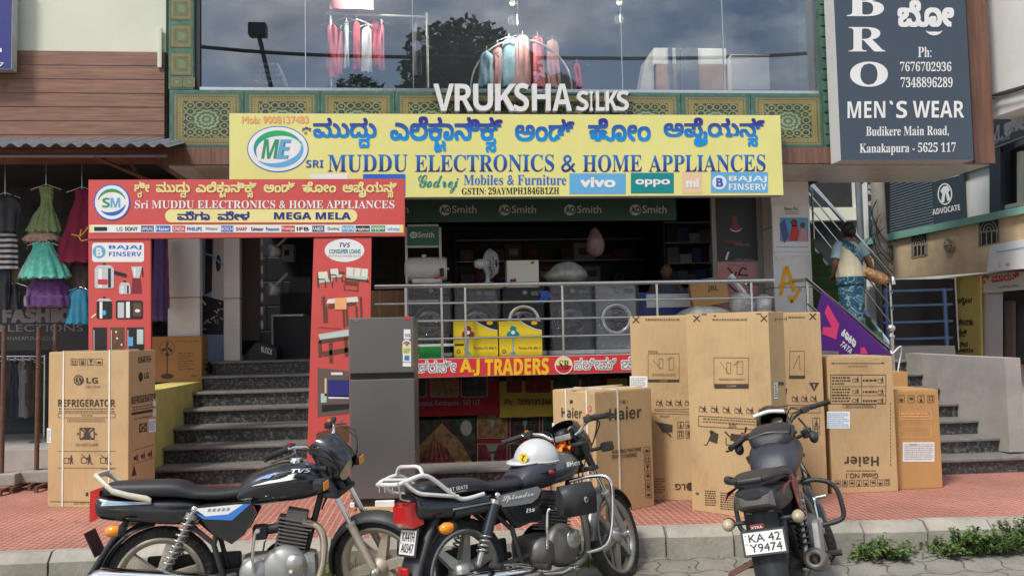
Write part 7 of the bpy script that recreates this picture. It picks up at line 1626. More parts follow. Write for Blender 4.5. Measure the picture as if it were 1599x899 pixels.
pattern_mat('sari_teal', (.006, .05, .09), (.015, .12, .18), (.2, .32, .35), 9); pattern_mat('sari_border', (.008, .012, .03), (.2, .35, .4), (.01, .04, .07), 14); mat('sari_cream', (.52, .47, .33), .75, var=.1, bump=.2); mat('blouse_blue', (.3, .45, .5), .7, var=.08)
Yw = 9.9; ft = Vector((at(1329, 420, Y=Yw).x, Yw, Z1)); hh_ = at(1335, 347, Y=Yw).z-Z1
k = hh_/1.56
wm = thing('person', 'woman in a teal and cream sari seen from behind climbing the turf stairs', 'person', ft)
J = lambda x, y, z: ft+Vector((x*.82, y, z))*k
V = [J(0, 0, .86), J(0, .0, 1.02), J(0, .02, 1.2), J(0, .03, 1.31), J(.01, .05, 1.38), J(-.08, 0, .8), J(-.09, .02, .45), J(-.09, -.02, .07), J(.08, 0, .8), J(.09, .1, .5), J(.09, .12, .26), J(-.16, .03, 1.28), J(-.24, .0, 1.06), J(-.2, .14, .9), J(.17, .03, 1.28), J(.26, -.02, 1.08), J(.345, .0, .93)]
E_ = [(0, 1), (1, 2), (2, 3), (3, 4), (0, 5), (5, 6), (6, 7), (0, 8), (8, 9), (9, 10), (3, 11), (11, 12), (12, 13), (3, 14), (14, 15), (15, 16)]
Rr = [.13, .115, .12, .065, .05, .085, .06, .035, .085, .06, .035, .055, .042, .03, .055, .044, .03]
vs, fs = skin_mesh([tuple(v) for v in V], E_, [r*k for r in Rr])
mb = MB(); mb.add(vs, fs, 'skin_brown', True); hcn = J(.012, .07, 1.45); head_into(mb, hcn, Matrix.Rotation(-.15, 3, 'Z'), k=.95)
hand_into(mb, J(.345, .0, .93), (.55, .25, -.6), (.3, .9, .3), curl=1, side=-1); hand_into(mb, J(-.2, .14, .9), (.2, .8, -.3), (0, 0, 1), curl=.6)
for s, y, z in ((-1, -.02, .0), (1, .12, .19)): mb.loft([[J(s*.09+w*cos(a), y+dy, z+.03+h*sin(a)) for a in [2*pi*j/10 for j in range(10)]] for dy, w, h in ((-.06, .025, .028), (.0, .04, .035), (.1, .045, .025), (.17, .02, .012))], 'skin_brown')
mb.build('body', wm)
mb = MB(); mb.ball(hcn+Vector((0, -.022, .022)), (.086, .093, .108), 'hair_black', 18, 12); mb.ball(hcn+Vector((0, -.1, -.01)), (.06, .05, .055), 'hair_black', 14, 10); mb.build('hair', wm)
def ring_body(z, w, d, cx=0, cy=0, n=36, fold=0, ph=0): return [J(cx+(w*(1+fold*sin(9*a+ph)))*cos(a), cy+(d*(1+fold*cos(11*a+ph)))*sin(a), z) for a in [2*pi*j/n for j in range(n)]]
mb = MB(); mb.loft([ring_body(1.02, .145, .125, 0, .0), ring_body(1.15, .155, .135, 0, .01), ring_body(1.25, .17, .12, 0, .02), ring_body(1.315, .11, .09, 0, .035)], 'blouse_blue')
for s, q, r_ in ((-1, (-.235, .0, 1.1), .06), (1, (.24, -.01, 1.13), .06)): mb.tube([J(s*.13, .03, 1.28), J(s*.19, .02, 1.22), J(*q)], [.075*k, .07*k, .062*k], 'blouse_blue', 12)
mb.build('blouse', wm)
secs = [(.02, .2, .2, .05, .12), (.2, .19, .19, .045, .1), (.5, .175, .17, .03, .05), (.8, .19, .16, .01, .02), (.88, .185, .155, .008, .01), (1.0, .165, .148, .005, .0)]
mb = MB(); rg = [ring_body(z, w, d, 0, cy*.5, 40, f*.8, i) for i, (z, w, d, f, cy) in enumerate(secs)]; mb.loft(rg, 'sari_teal', caps=False)
mb.build('sari_skirt', wm)
mb = MB(); zs = [.78+.0135*i for i in range(43)]; n_ = 110; rg = []
for z in zs:
    w = .215-.02*abs(z-.9)*3 if z < 1.22 else .2-.6*(z-1.22); w = max(w, .1); rg.append(ring_body(z, w, w*.84, 0, .012, n_, .025, z*9))
for i in range(len(zs)-1):
    for j in range(n_):
        a = 2*pi*(j+.5)/n_; x = cos(a); yb = sin(a); z = zs[i]+.007
        g = z-(1.08-.62*x*.33-.05*yb)     # line over the back from the left shoulder to the right waist
        if yb > .5 and x > 0: continue
        if g > .1: continue
        m = 'sari_border' if g > .045 else 'sari_teal' if g > -.03 and x < .5 else 'sari_cream' if z > .88 else 'sari_teal'
        mb.quad(rg[i][j], rg[i][(j+1) % n_], rg[i+1][(j+1) % n_], rg[i+1][j], m)
xs_ = []
for i in range(9): t = i/8; xs_.append([J(-.2+.02*t, -.02+.14*t-.02, 1.29-.02*t), J(-.12, -.06+.16*t, 1.33)])
mb.build('sari_drape', wm)
q = at(1366, 432, Y=Yw-.1); random.seed(4)
mb = MB(); mb.loft([[Vector((q.x+x+.02*random.uniform(-1, 1)+0, Yw-.1+d*cos(a), q.z+z+h*sin(a))) for a in [2*pi*j/10 for j in range(10)]] for x, z, h, d in ((-.17, .07, .02, .03), (-.08, .04, .08, .09), (.03, -.01, .08, .1), (.13, -.04, .06, .08), (.2, -.06, .02, .03))], 'saree_gold'); tag(mb.build('cloth_bag'), 'brown slack cloth bag carried at the woman\'s right side on the stairs', 'bag')
# shopkeeper sitting in the dark
Yk = 11.2; fk = Vector((at(1040, 430, Y=Yk).x, Yk, Z1)); zk = at(1040, 408, Y=Yk).z-Z1-.02
sk = thing('person', 'shopkeeper with dark hair sitting in the shade inside the shop', 'person', fk)
J2 = lambda x, y, z: fk+Vector((x, y, z))
hz_ = zk-.12; V = [J2(0, .1, hz_-.68), J2(0, .05, hz_-.4), J2(0, .03, hz_-.2), J2(0, .01, hz_-.1), J2(-.2, .03, hz_-.22), J2(-.27, -.08, hz_-.45), J2(-.15, -.28, hz_-.5), J2(.2, .03, hz_-.22), J2(.27, -.08, hz_-.45), J2(.15, -.28, hz_-.5), J2(-.1, -.3, hz_-.7), J2(-.12, -.35, hz_-1.1), J2(.1, -.3, hz_-.7), J2(.12, -.35, hz_-1.1)]
vs, fs = skin_mesh([tuple(v) for v in V], [(0, 1), (1, 2), (2, 3), (2, 4), (4, 5), (5, 6), (2, 7), (7, 8), (8, 9), (0, 10), (10, 11), (0, 12), (12, 13)], [.15, .14, .12, .055, .06, .045, .032, .06, .045, .032, .08, .05, .08, .05])
mb = MB(); mb.add(vs, fs, 'skin_brown', True); hc2 = J2(0, 0, hz_); head_into(mb, hc2, Matrix.Rotation(pi+.4, 3, 'Z')); hand_into(mb, J2(-.15, -.28, hz_-.5), (.5, -.6, 0), (0, 0, 1)); hand_into(mb, J2(.15, -.28, hz_-.5), (-.5, -.6, 0), (0, 0, 1), side=-1); mb.build('body', sk)
mb = MB(); mb.ball(hc2+Vector((0, .025, .03)), (.085, .09, .1), 'hair_black', 16, 10); mb.build('hair', sk)
mat('shirt_grey', (.12, .13, .15), .8); mb = MB(); mb.loft([[J2(w*cos(a), .04+w*.6*sin(a), z) for a in [2*pi*j/20 for j in range(20)]] for z, w in ((hz_-.75, .18), (hz_-.5, .185), (hz_-.28, .22), (hz_-.17, .17), (hz_-.12, .08))], 'shirt_grey'); mb.build('shirt', sk)
mb = MB(); mb.box(fk.x-.25, fk.x+.25, Yk-.05, Yk+.4, Z1+max(.1, hz_-.85), Z1+max(.15, hz_-.8), 'stock_black'); 
for sx in (-.2, .2):
    for sy in (0, .35): mb.box(fk.x+sx-.015, fk.x+sx+.015, Yk+sy-.015, Yk+sy+.015, Z1, Z1+max(.1, hz_-.85)-.001, 'stock_black')
tag(mb.build('stool'), 'black stool under the shopkeeper in the dark shop', 'stool')
# ------------------------------------------------------------------ hanging clothes
def garment(name, label, cat, secs, Y, m, fold=.1, nf=9, depth=.45, seed=1, hang=None, group=None, extra=None, col_in=None):
    """secs: (px centre, py, half width px) down the garment; folded closed cloth form hanging at depth Y."""
    t = thing(name, label, cat, at(secs[-1][0], secs[-1][1], Y=Y), 0, group); rings = []; n_ = 44
    ps = crom([Vector((a, b, c)) for a, b, c in secs], 4)
    for i, p in enumerate(ps):
        c = at(p.x, p.y, Y=Y); w = p.z*Y/F_PX; f = fold*min(1, i/len(ps)*1.6)
        rings.append([c+Vector((w*cos(a)*(1+f*(.6*sin(nf*a+seed+.4*i*f)+.5*sin((nf*1.7)//1*a+seed*3)))+.5*w*f*noise.noise(Vector((seed, p.y*.04, 0)))*6*f, w*depth*sin(a)*(1+f*1.6*cos((nf+2)*a+seed*2))+.03*noise.noise(Vector((a, p.y*.05, seed))), .02*(sin(nf*a*1.3//1+seed)+noise.noise(Vector((cos(a), sin(a), seed)))*2)*f*6*(i > len(ps)*.7))) for a in [2*pi*j/n_ for j in range(n_)]])
    mb = MB(); mb.loft(rings, m); mb.build('cloth', t)
    if hang:
        mb = MB(); a, b_ = at(secs[0][0], secs[0][1], Y=Y), at(secs[0][0], hang, Y=Y); mb.tube([a-Vector((0, 0, .03)), b_], .004, 'steel', 5); mb.tube([a+Vector((-.16, 0, -.03)), a+Vector((0, 0, .03)), a+Vector((.16, 0, -.03))], .005, 'steel', 5); mb.build('hanger', t)
    if extra: extra(t)
    return t
def tulle(name, c, tr=.25):
    m, n, l, b = _new(name); tc = n.new('ShaderNodeTexCoord'); nz = n.new('ShaderNodeTexNoise'); nz.inputs['Scale'].default_value = 30; nz.inputs['Detail'].default_value = 6; l.new(tc.outputs['Object'], nz.inputs['Vector'])
    l.new(ramp(n, l, nz.outputs['Fac'], [(.3, tuple(Vector(c)*.75)), (.7, tuple(Vector(c)*1.2))]), b.inputs['Base Color']); b.inputs['Roughness'].default_value = .85; b.inputs['Alpha'].default_value = 1-tr; b.inputs['Sheen Weight'].default_value = .4
    bp = n.new('ShaderNodeBump'); bp.inputs['Strength'].default_value = .6; l.new(nz.outputs['Fac'], bp.inputs['Height']); l.new(bp.outputs[0], b.inputs['Normal'])
tulle('tulle_green', (.3, .42, .16)); tulle('tulle_teal', (.12, .55, .42), .1); tulle('tulle_peach', (.6, .4, .3)); tulle('tulle_purple', (.1, .03, .15), .05); mat('velvet_maroon', (.22, .01, .04), .8, var=.2, bump=.2); mat('cloth_skyblue', (.02, .2, .32), .7, var=.2); mat('cloth_denim', (.02, .025, .04), .8, var=.3); mat('cloth_tan', (.38, .28, .16), .8, var=.15); mat('cloth_dark_brown', (.06, .045, .035), .85, var=.3); mat('cloth_purple', (.06, .03, .11), .8, var=.3)
def m_stripe():
    m, n, l, b = _new('cloth_striped'); tc = n.new('ShaderNodeTexCoord'); sp = n.new('ShaderNodeSeparateXYZ'); l.new(tc.outputs['Object'], sp.inputs[0]); l.new(ramp(n, l, math_(n, l, 'FRACT', math_(n, l, 'MULTIPLY', sp.outputs['Z'], 17)), [(.48, (.55, .55, .53)), (.52, (.03, .03, .035))]), b.inputs['Base Color']); b.inputs['Roughness'].default_value = .85
m_stripe()
YD = 9.45
GD = 'clothes hung out in front of the dress shop'
garment('dress', 'light green tulle dress hanging above the turquoise one', 'dress', [(72, 292, 10), (73, 308, 9), (72, 322, 9), (70, 338, 16), (68, 362, 24)], YD, 'tulle_green', .13, 11, hang=250, group=GD)
def frill(label, cx, y, w, m, Yy=YD): garment('petticoat', label, 'petticoat', [(cx, y, w*.5), (cx, y+7, w*.9), (cx, y+14, w)], Yy+.02, m, .12, 13, group=GD)
frill('peach frilled petticoat edge between the green and turquoise dresses', 66, 362, 27, 'tulle_peach')
garment('dress', 'turquoise tulle dress hanging between the green dress and the purple skirt', 'dress', [(67, 379, 14), (68, 388, 15), (68, 402, 22), (69, 418, 30), (70, 434, 36)], YD-.05, 'tulle_teal', .12, 12, hang=372, group=GD)
garment('skirt', 'dark purple ruffled skirt below the turquoise dress', 'skirt', [(76, 434, 22), (76, 444, 27), (76, 447, 30), (77, 462, 32), (77, 464, 34), (78, 478, 35)], YD+.02, 'tulle_purple', .1, 14, hang=430, group=GD)
def trim(t):
    f = Face((0, YD-.17, 0), (0, -1, 0)); f.line([(112, 366), (122, 368), (127, 376), (137, 374)], 1.6, 'letter_amber', 0); f.line([(127, 358), (124, 370), (132, 362), (138, 354)], 1.4, 'letter_amber', 1); f.mb.build('trim', t)
garment('dress', 'long maroon velvet dress with gold trim half hidden by the red arch', 'dress', [(128, 296, 10), (130, 312, 13), (126, 340, 18), (123, 375, 24), (118, 410, 30)], YD, 'velvet_maroon', .09, 7, hang=250, group=GD, extra=trim)
garment('top', 'dark brown top hanging under the maroon dress', 'top', [(125, 408, 10), (125, 425, 16), (125, 455, 16)], YD+.05, 'cloth_dark_brown', .1, 7, hang=404, group=GD)
garment('skirt', 'bright blue pleated skirt hanging beside the red arch', 'skirt', [(124, 452, 10), (124, 462, 14), (124, 505, 18)], YD, 'cloth_skyblue', .1, 8, hang=448, group=GD)
garment('top', 'black top hanging at the picture edge above the striped shirt', 'top', [(8, 305, 12), (10, 318, 20), (10, 345, 18), (10, 362, 18)], YD-.05, 'stock_black', .08, 7, hang=250, group=GD)
garment('shirt', 'black and white striped shirt hanging beside the tan trousers', 'shirt', [(6, 358, 12), (8, 372, 17), (8, 420, 18)], YD, 'cloth_striped', .08, 6, hang=350, group=GD)
garment('trousers', 'tan trousers hanging at an angle behind the striped shirt', 'trousers', [(20, 384, 7), (20, 410, 9), (18, 448, 10)], YD+.1, 'cloth_tan', .1, 6, hang=380, group=GD)
garment('jeans', 'very dark jeans hanging below the striped shirt', 'jeans', [(6, 416, 10), (5, 445, 10), (4, 482, 9)], YD, 'cloth_denim', .08, 6, hang=412, group=GD)
garment('shorts', 'black shorts hanging under the tan trousers', 'shorts', [(20, 444, 9), (20, 462, 11), (21, 482, 11)], YD+.05, 'stock_black', .08, 6, hang=440, group=GD)
garment('skirt', 'purple cloth hanging between the red arch and the pale pillar', 'skirt', [(250, 372, 8), (250, 420, 10), (248, 500, 12)], YD+.3, 'cloth_purple', .12, 6, hang=366, group=GD)
garment('dress', 'dull maroon and gold dress hanging behind the purple cloth', 'dress', [(254, 370, 6), (253, 400, 9), (255, 480, 9)], YD+.6, 'saree_maroon', .1, 6, hang=364, group=GD)
GJ = 'dark jackets on a rail behind the iron posts'
for i, cx in enumerate((12, 24, 36, 47)): garment('jacket', 'dark jacket on the low rail behind the iron posts', 'jacket', [(cx, 563, 4), (cx, 572, 8), (cx, 600, 8), (cx, 650, 9)], 10.6, ('stock_black', 'cloth_denim', 'stock_grey', 'cloth_dark_brown')[i], .1, 6, hang=556, group=GJ, seed=i)
mb = MB(); a, b_ = at(-30, 556, Y=10.6), at(70, 556, Y=10.6); mb.cyl(a, b_, .012, 'steel'); mb.cyl((a.x, 10.6, .39), (a.x, 10.6, a.z), .012, 'steel'); mb.cyl((b_.x, 10.6, .39), (b_.x, 10.6, a.z), .012, 'steel'); tag(mb.build('clothes_rail'), 'thin metal rail carrying the dark jackets in the dress shop', 'rail')
garment('bag', 'purple cloth bag on the dress shop platform', 'bag', [(55, 688, 6), (55, 698, 13), (55, 712, 15)], 10.3, 'cloth_purple', .06, 5)
mat('board_black', (.016, .016, .018), .45); mat('board_letter', (.2, .2, .21), .5)
tf, F = board('shop_board', 'black shop board with bubble lettering below the hanging dresses', 'sign', -60, 478, 141, 547, 9.75, .05, 'board_black', 'board_black')
F.text(sn('FASHION'), 4, 481, 138, 504, 'board_letter', 1, bold=.045, sl=-.004); F.text('FASHION', 6, 484, 135, 502, 'board_letter', 2, bold=.02); F.text('COLLECTIONS', -40, 507, 130, 518, 'board_letter', 1, bold=.005, sl=-.006); F.text('KANAKAPURA-562117', 5, 525, 88, 531, 'board_letter', 1); F.mb.build('lettering', tf)
# iron posts on concrete blocks
for i, (x0, y0, y1, bx) in enumerate(((7, 508, 752, 14), (61, 510, 742, 58), (87, 506, 700, 88))):
    Yp = 8.5+.12*i; a = at(x0, y0, Y=Yp); t = thing('iron_post', ('rusty iron post at the picture edge standing in a concrete block', 'rusty iron post between the edge post and the refrigerator carton', 'shorter rusty iron post partly behind the refrigerator carton')[i], 'post', (a.x, Yp, SW), 0, 'rusty iron posts in front of the dress shop')
    mb = MB(); mb.cyl((a.x-.01, Yp, SW+.06), a, .022, 'rust_iron'); mb.build('pole', t); mb = MB(); mb.box(a.x-.14, a.x+.16, Yp-.1, Yp+.1, SW+.06, SW+.17, 'concrete', .012); mb.build('block', t)
    mb = MB()
    for s in (-.1, .12): mb.box(a.x+s-.015, a.x+s+.015, Yp-.3, Yp+.12, SW+.03, SW+.058, 'rust_iron'); mb.box(a.x+s-.014, a.x+s+.014, Yp-.3, Yp-.27, SW, SW+.029, 'rust_iron')
    mb.build('foot_bar', t)
# ------------------------------------------------------------------ upstairs clothes behind the glass
YU = 9.75
mat('cloth_red', (.62, .08, .1), .8, var=.12); mat('cloth_white', (.72, .73, .75), .8, var=.06); mat('cloth_pink', (.62, .36, .38), .8, var=.1); mat('cloth_blue', (.3, .48, .62), .8, var=.1); mat('cloth_grey', (.28, .28, .33), .8); mat('cloth_rose', (.7, .2, .24), .8, var=.1)
def stand(label, a, b_, legs, name='garment_rack'):
    t = thing(name, label, 'clothes rack', ((a.x+b_.x)/2, YU, zg-.05)); mb = MB(); mb.cyl(a, b_, .014, 'rack_white'); mb.build('rail', t)
    for x in legs: mb = MB(); mb.cyl((x, YU, zg-.05), (x, YU, a.z+.02), .014, 'rack_white'); mb.build('leg', t)
    return t
a, b_ = at(509, 21, Y=YU), at(669, 27, Y=YU)
stand('white straight clothes rack behind the upper window', a, b_, (at(516, 60, Y=YU).x, at(667, 60, Y=YU).x))
GU = 'clothes on the upper floor behind the glass'
def up(label, cx, y0, y1, w, m, cat='shirt', seed=1, dx=0): garment(cat.replace(' ', '_'), label, cat, [(cx, y0, w*.25), (cx, y0+7, w*.8), (cx+dx*.5, (y0+y1)/2, w*.85), (cx+dx, y1, w)], YU+.04*(seed % 3), m, .09, 5, hang=y0-7, group=GU, seed=seed)
for i, (cx, y0, y1, w, m, lb_) in enumerate(((518, 38, 122, 10, 'cloth_red', 'long pale red garment first on the straight rack'), (541, 31, 105, 4, 'cloth_white', 'narrow white garment next to the first red one on the straight rack'), (532, 48, 116, 5, 'cloth_rose', 'rose garment squeezed beside the narrow white one'), (557, 34, 108, 6, 'cloth_red', 'red garment in the middle of the straight rack'), (573, 42, 113, 9, 'cloth_white', 'wide white garment with a pointed hem on the straight rack'), (586, 32, 104, 7, 'cloth_red', 'red garment right of the wide white one'), (596, 38, 110, 5, 'cloth_rose', 'rose garment with white edge at the end of the red ones'), (651, 34, 118, 7, 'cloth_grey', 'grey garment hanging alone at the rack end'))): up(lb_, cx, y0, y1, w, m, seed=i)
q = at(815, 140, Y=YU); R_ = (at(815, 62, Y=YU)-q).length
t = thing('hoop_rack', 'thin dark hoop shaped clothes rack behind the raised letters', 'clothes rack', (q.x, YU, zg-.05)); mb = MB(); mb.tube([q+Vector((R_*cos(a), 0, R_*sin(a))) for a in [pi*j/40 for j in range(41)]], .012, 'rack_grey', 6); mb.build('hoop', t)
for i, (cx, y0, y1, w, m, lb_) in enumerate(((760, 80, 136, 12, 'cloth_blue', 'pale blue garment first on the hoop rack'), (777, 70, 136, 8, 'cloth_pink', 'dusty pink garment between the two blue ones'), (795, 61, 136, 13, 'cloth_blue', 'larger pale blue garment second on the hoop rack'), (816, 56, 136, 14, 'cloth_pink', 'dusty pink garment at the top of the hoop rack'), (839, 57, 136, 11, 'cloth_rose', 'rose garment with red flowers on the hoop rack'), (862, 62, 136, 12, 'cloth_pink', 'pale pink garment last on the hoop rack'), (901, 98, 140, 6, 'cloth_red', 'short red garment standing apart right of the hoop rack'))): up(lb_, cx, y0, y1, w, m, 'tunic', seed=i+3, dx=(cx-815)*.05)
garment('shawl', 'folded coral cloth hanging from above over the straight rack', 'shawl', [(549, -40, 30), (549, -10, 33), (549, 15, 34)], YU-.1, 'cloth_rose', .03, 4, depth=.1, group=GU)
pattern_mat('cloth_check', (.3, .3, .32), (.5, .5, .5), (.12, .12, .13), 7)
t = thing('cloth_stack', 'stack of grey checked cloth lying inside the upper window', 'cloth stack', at(425, 140, Y=YU))
for k in range(4): a, b_ = at(402+k*2, 140-k*8.5, Y=YU), at(449-k*3, 132-k*8.5, Y=YU); mb = MB(); mb.box(a.x, b_.x, YU-.2, YU+.2, a.z, b_.z, 'cloth_check', .02); mb.build('folded_cloth', t)
for px, py in ((800, 4), (967, 3), (560, -30), (1120, -40)):
    q = at(px, py, Y=9.5); t = thing('ceiling_lamp', 'small warm round lamp glowing inside the upper shop', 'lamp', q, 0, 'warm lamps of the upper shop'); mb = MB(); mb.ball(q, .035, mat('lamp_glow', (.9, .8, .55), .5, emit=(1, .8, .5, .35)), 12, 8); mb.build('bulb', t); mb = MB(); mb.cyl(q+Vector((0, 0, .05)), (q.x, q.y, 6.98), .003, 'black_frame', n=5); mb.build('stem', t)
    ld = bpy.data.lights.new('lamp_light', 'POINT'); ld.energy = 24; ld.color = (1, .86, .66); ld.shadow_soft_size = .06; lo = bpy.data.objects.new('lamp_light', ld); COL.objects.link(lo); lo.location = q-Vector((0, -.02, .2))
# ------------------------------------------------------------------ right hand buildings
XB = 7.4
Fr = Face((XB, 0, 0), (-1, 0, 0))
rb = thing('corner_building', 'weathered peach building with a mint green ledge, lattice openings and grey shutters', 'building', (XB, 12, 0))
def wallpoly(name, pts, m, d=.15, par=rb, x=XB):
    f = Face((x, 0, 0), (-1, 0, 0)); v = [f.w(*p) for p in pts]; mb = MB(); mb.prism([(p.y, p.z) for p in v], (x, 0, 0), (0, 1, 0), (0, 0, 1), (d, 0, 0), m); return mb.build(name, par)
wallpoly('balcony_wall', [(1334, 386), (1620, 330), (1620, 418), (1400, 434), (1334, 437)], 'peach_plaster')
wallpoly('ledge', [(1330, 377), (1620, 317), (1620, 329), (1330, 387)], 'mint_paint', .25, x=XB-.06)
wallpoly('upper_wall', [(1500, 258), (1552, 240), (1552, 336), (1500, 347)], 'white_wall', .1, x=XB+.5)
wallpoly('corner_post', [(1545, 150), (1562, 145), (1562, 336), (1545, 340)], 'slate_paint', .2, x=XB+.3)
mb = MB(); f = Face((XB+.52, 0, 0), (-1, 0, 0)); c0, c1 = f.w(1384, 270), f.w(1458, 250); z0 = f.w(1384, 372).z
N_ = 26; y_a, y_b = c0.y, c1.y
prof = []
for i in range(N_*2+1): prof.append((.018 if i % 2 else 0, z0-.1+(c1.z-z0+.1)*i/(N_*2)))
mb.add([Vector((XB+.5-a, y, z)) for y in (y_a+.1, y_b) for a, z in prof], [(i, i+1, len(prof)+i+1, len(prof)+i) for i in range(len(prof)-1)], 'shutter_grey'); mb.build('shutter', rb)
wallpoly('shutter_frame', [(1376, 265), (1386, 262), (1386, 376), (1376, 378)], 'black_frame', .1, x=XB+.45)
mb = MB(); f = Face((XB+.3, 0, 0), (-1, 0, 0)); c0, c1 = f.w(1562, 235), f.w(1625, 195); prof = [(.02 if i % 2 else 0, c0.z-.03+(c1.z-c0.z)*i/20) for i in range(21)]
mb.add([Vector((XB+.33-a, y, z)) for y in (c0.y, c1.y) for a, z in prof], [(i, i+1, 22+i-1+0, 21+i) for i in range(20)], 'shutter_grey'); mb.build('shutter', rb)
wallpoly('window', [(1562, 240), (1625, 215), (1625, 318), (1562, 330)], 'black_frame', .1, x=XB+.45)
for x0, x1 in ((1588, 1594), (1558, 1562)): wallpoly('window_frame', [(x0, 238), (x1, 236), (x1, 326), (x0, 328)], 'cream_wall', .06, x=XB+.38)
wallpoly('window_sill', [(1560, 322), (1625, 309), (1625, 315), (1560, 328)], 'cream_wall', .08, x=XB+.36)
for cx, cy, w, h in ((1436, 382, 24, 36), (1545, 361, 32, 42), (1390, 395, 10, 24)):
    f = Face((XB-.002, 0, 0), (-1, 0, 0)); f.base = .002; sl = -.2
    f.poly([(cx-w/2, cy-h/2+w*.1), (cx+w/2, cy-h/2-w*.1), (cx+w/2, cy+h/2-w*.1), (cx-w/2, cy+h/2+w*.1)], 'black_frame', 0)
    fm = mat('lattice_grey', (.42, .36, .27), .9, dirt=.3)
    f.frame(cx-w/2, cy-h/2+w*.1, cx+w/2, cy+h/2+w*.1, 2.4, fm, 3, sl); f.line([(cx-w/2, cy+2), (cx+w/2, cy-2)], 2, fm, 4)
    for i in range(4): x = cx-w/2+w*(i+.5)/4; f.line([(x, cy), (x, cy+h/2)], 2, fm, 3)
    for i in range(3): f.arc(cx, cy+2, w/2-2-i*w*.14, h/2-1-i*h*.13, 180, 360, 1.6, 1.6, fm, 5, 14)
    f.mb.build('lattice', rb)
mb = MB(); f = Face((XB-.01, 0, 0), (-1, 0, 0)); c = f.w(1484, 382); r = abs(f.w(1484, 371).z-c.z)
mb.lathe([(0, .05), (r*.25, .05), (r*.3, .02), (r*.8, .02), (r, .04), (r, 0)], c, (-1, 0, 0), 'lattice_grey', 20)
for i in range(8): a = 2*pi*i/8; mb.cyl(c+Vector((-.03, r*.25*cos(a), r*.25*sin(a))), c+Vector((-.03, r*.8*cos(a), r*.8*sin(a))), .018, 'lattice_grey', n=5)
mb.build('rosette', rb)
# ground floor of that building
wallpoly('lower_wall', [(1491, 432), (1625, 421), (1625, 570), (1491, 556)], 'white_wall', .1, x=XB+.25)
wallpoly('doorway', [(1566, 455), (1625, 450), (1625, 575), (1566, 562)], 'shade_black', .05, x=XB+.2)  # solid near-black panel, its colour stands for shade in the doorway
wallpoly('door_leaf', [(1569, 470), (1582, 470), (1582, 562), (1569, 560)], 'door_wood', .04, x=XB+.14)
wallpoly('upper_block', [(1532, -60), (1650, -60), (1650, 118), (1532, 152)], 'white_wall', .3, x=XB-.5)
wallpoly('upper_ledge', [(1543, 158), (1650, 122), (1650, 150), (1543, 186)], 'white_wall', .7, x=XB-.45)
wallpoly('back_upper_wall', [(1376, 200), (1650, 80), (1650, 330), (1376, 376)], 'white_wall', .1, x=XB+.6)
mb = MB(); mb.box(XB+.36, XB+5, 8, 16, -.1, 2.2, 'white_wall'); mb.box(XB+.8, XB+5, 8, 17, 2.3, 8, 'white_wall'); mb.build('inner_block', rb)
def sidesign(name, label, pts, m, x, cat='sign'):
    f = Face((x, 0, 0), (-1, 0, 0)); v = [f.w(*p) for p in pts]; t = thing(name, label, cat, v[-1]); mb = MB(); mb.prism([(p.y, p.z) for p in v], (x, 0, 0), (0, 1, 0), (0, 0, 1), (.03, 0, 0), m); mb.build('panel', t); f.base = .004; return t, f
t, F = sidesign('advocate_banner', 'dark banner with a round white advocate emblem beside the grey shutter', [(1454, 262), (1502, 246), (1506, 341), (1458, 352)], 'slate_paint', XB+.42)
F.text(sn('MADESHA.A.C'), 0, 0, 0, 0, WHITE, 1, quad=((1453, 279), (1501, 265), (1500, 254), (1452, 268))); F.text(sn('B.com.LLB.'), 0, 0, 0, 0, WHITE, 1, quad=((1476, 280), (1499, 274), (1499, 269), (1476, 275)))
F.ring(1476, 303, 11.5, 17, 2, WHITE, 1); F.poly([(1469, 298), (1474, 291), (1480, 290), (1484, 296), (1482, 300), (1471, 302)], WHITE, 2); F.poly([(1472, 302), (1477, 301), (1475, 316), (1470, 316)], WHITE, 2); F.poly([(1477, 301), (1481, 300), (1485, 312), (1480, 314)], WHITE, 2)
F.text(sn('ADVOCATE'), 0, 0, 0, 0, WHITE, 1, quad=((1457, 336), (1500, 328), (1499, 319), (1456, 327))); F.mb.build('lettering', t)
t, F = sidesign('phone_strip_sign', 'narrow dark strip sign with a phone number above the white wall panel', [(1502, 262), (1552, 246), (1552, 256), (1502, 272)], 'slate_paint', XB+.44); F.text('9739110056', 0, 0, 0, 0, WHITE, 1, bold=.02, quad=((1508, 268), (1542, 257), (1542, 250), (1508, 261))); F.mb.build('lettering', t)
t, F = sidesign('lawyer_sign', 'dark shop sign with large white script letters under the white balcony', [(1545, 192), (1640, 158), (1640, 200), (1545, 236)], 'slate_paint', XB+.0); F.text(sn('M.'), 0, 0, 0, 0, SILV, 1, quad=((1547, 222), (1566, 215), (1566, 193), (1547, 200))); F.text('ಚೇತ', 0, 0, 0, 0, SILV, 1, kan=True, bold=.05, quad=((1568, 214), (1620, 195), (1620, 168), (1568, 186))); F.text('ವಕೀಲರು', 0, 0, 0, 0, SILV, 1, kan=True, quad=((1551, 226), (1578, 216), (1578, 208), (1551, 218))); F.line([(1545, 234), (1640, 198)], 1.2, SILV, 1); F.mb.build('lettering', t)
t, F = sidesign('name_board', 'white board with faint blue writing hung over the peach balcony wall', [(1546, 383), (1640, 366), (1640, 416), (1541, 424)], 'print_white', XB-.05); F.lines(1556, 392, 1599, 396, 1, LBL, 1, -.18); F.text('ಎ', 1560, 410, 1563, 417, GREY, 1); F.text('ಈ', 1571, 408, 1577, 416, GREY, 1); F.mb.build('lettering', t)
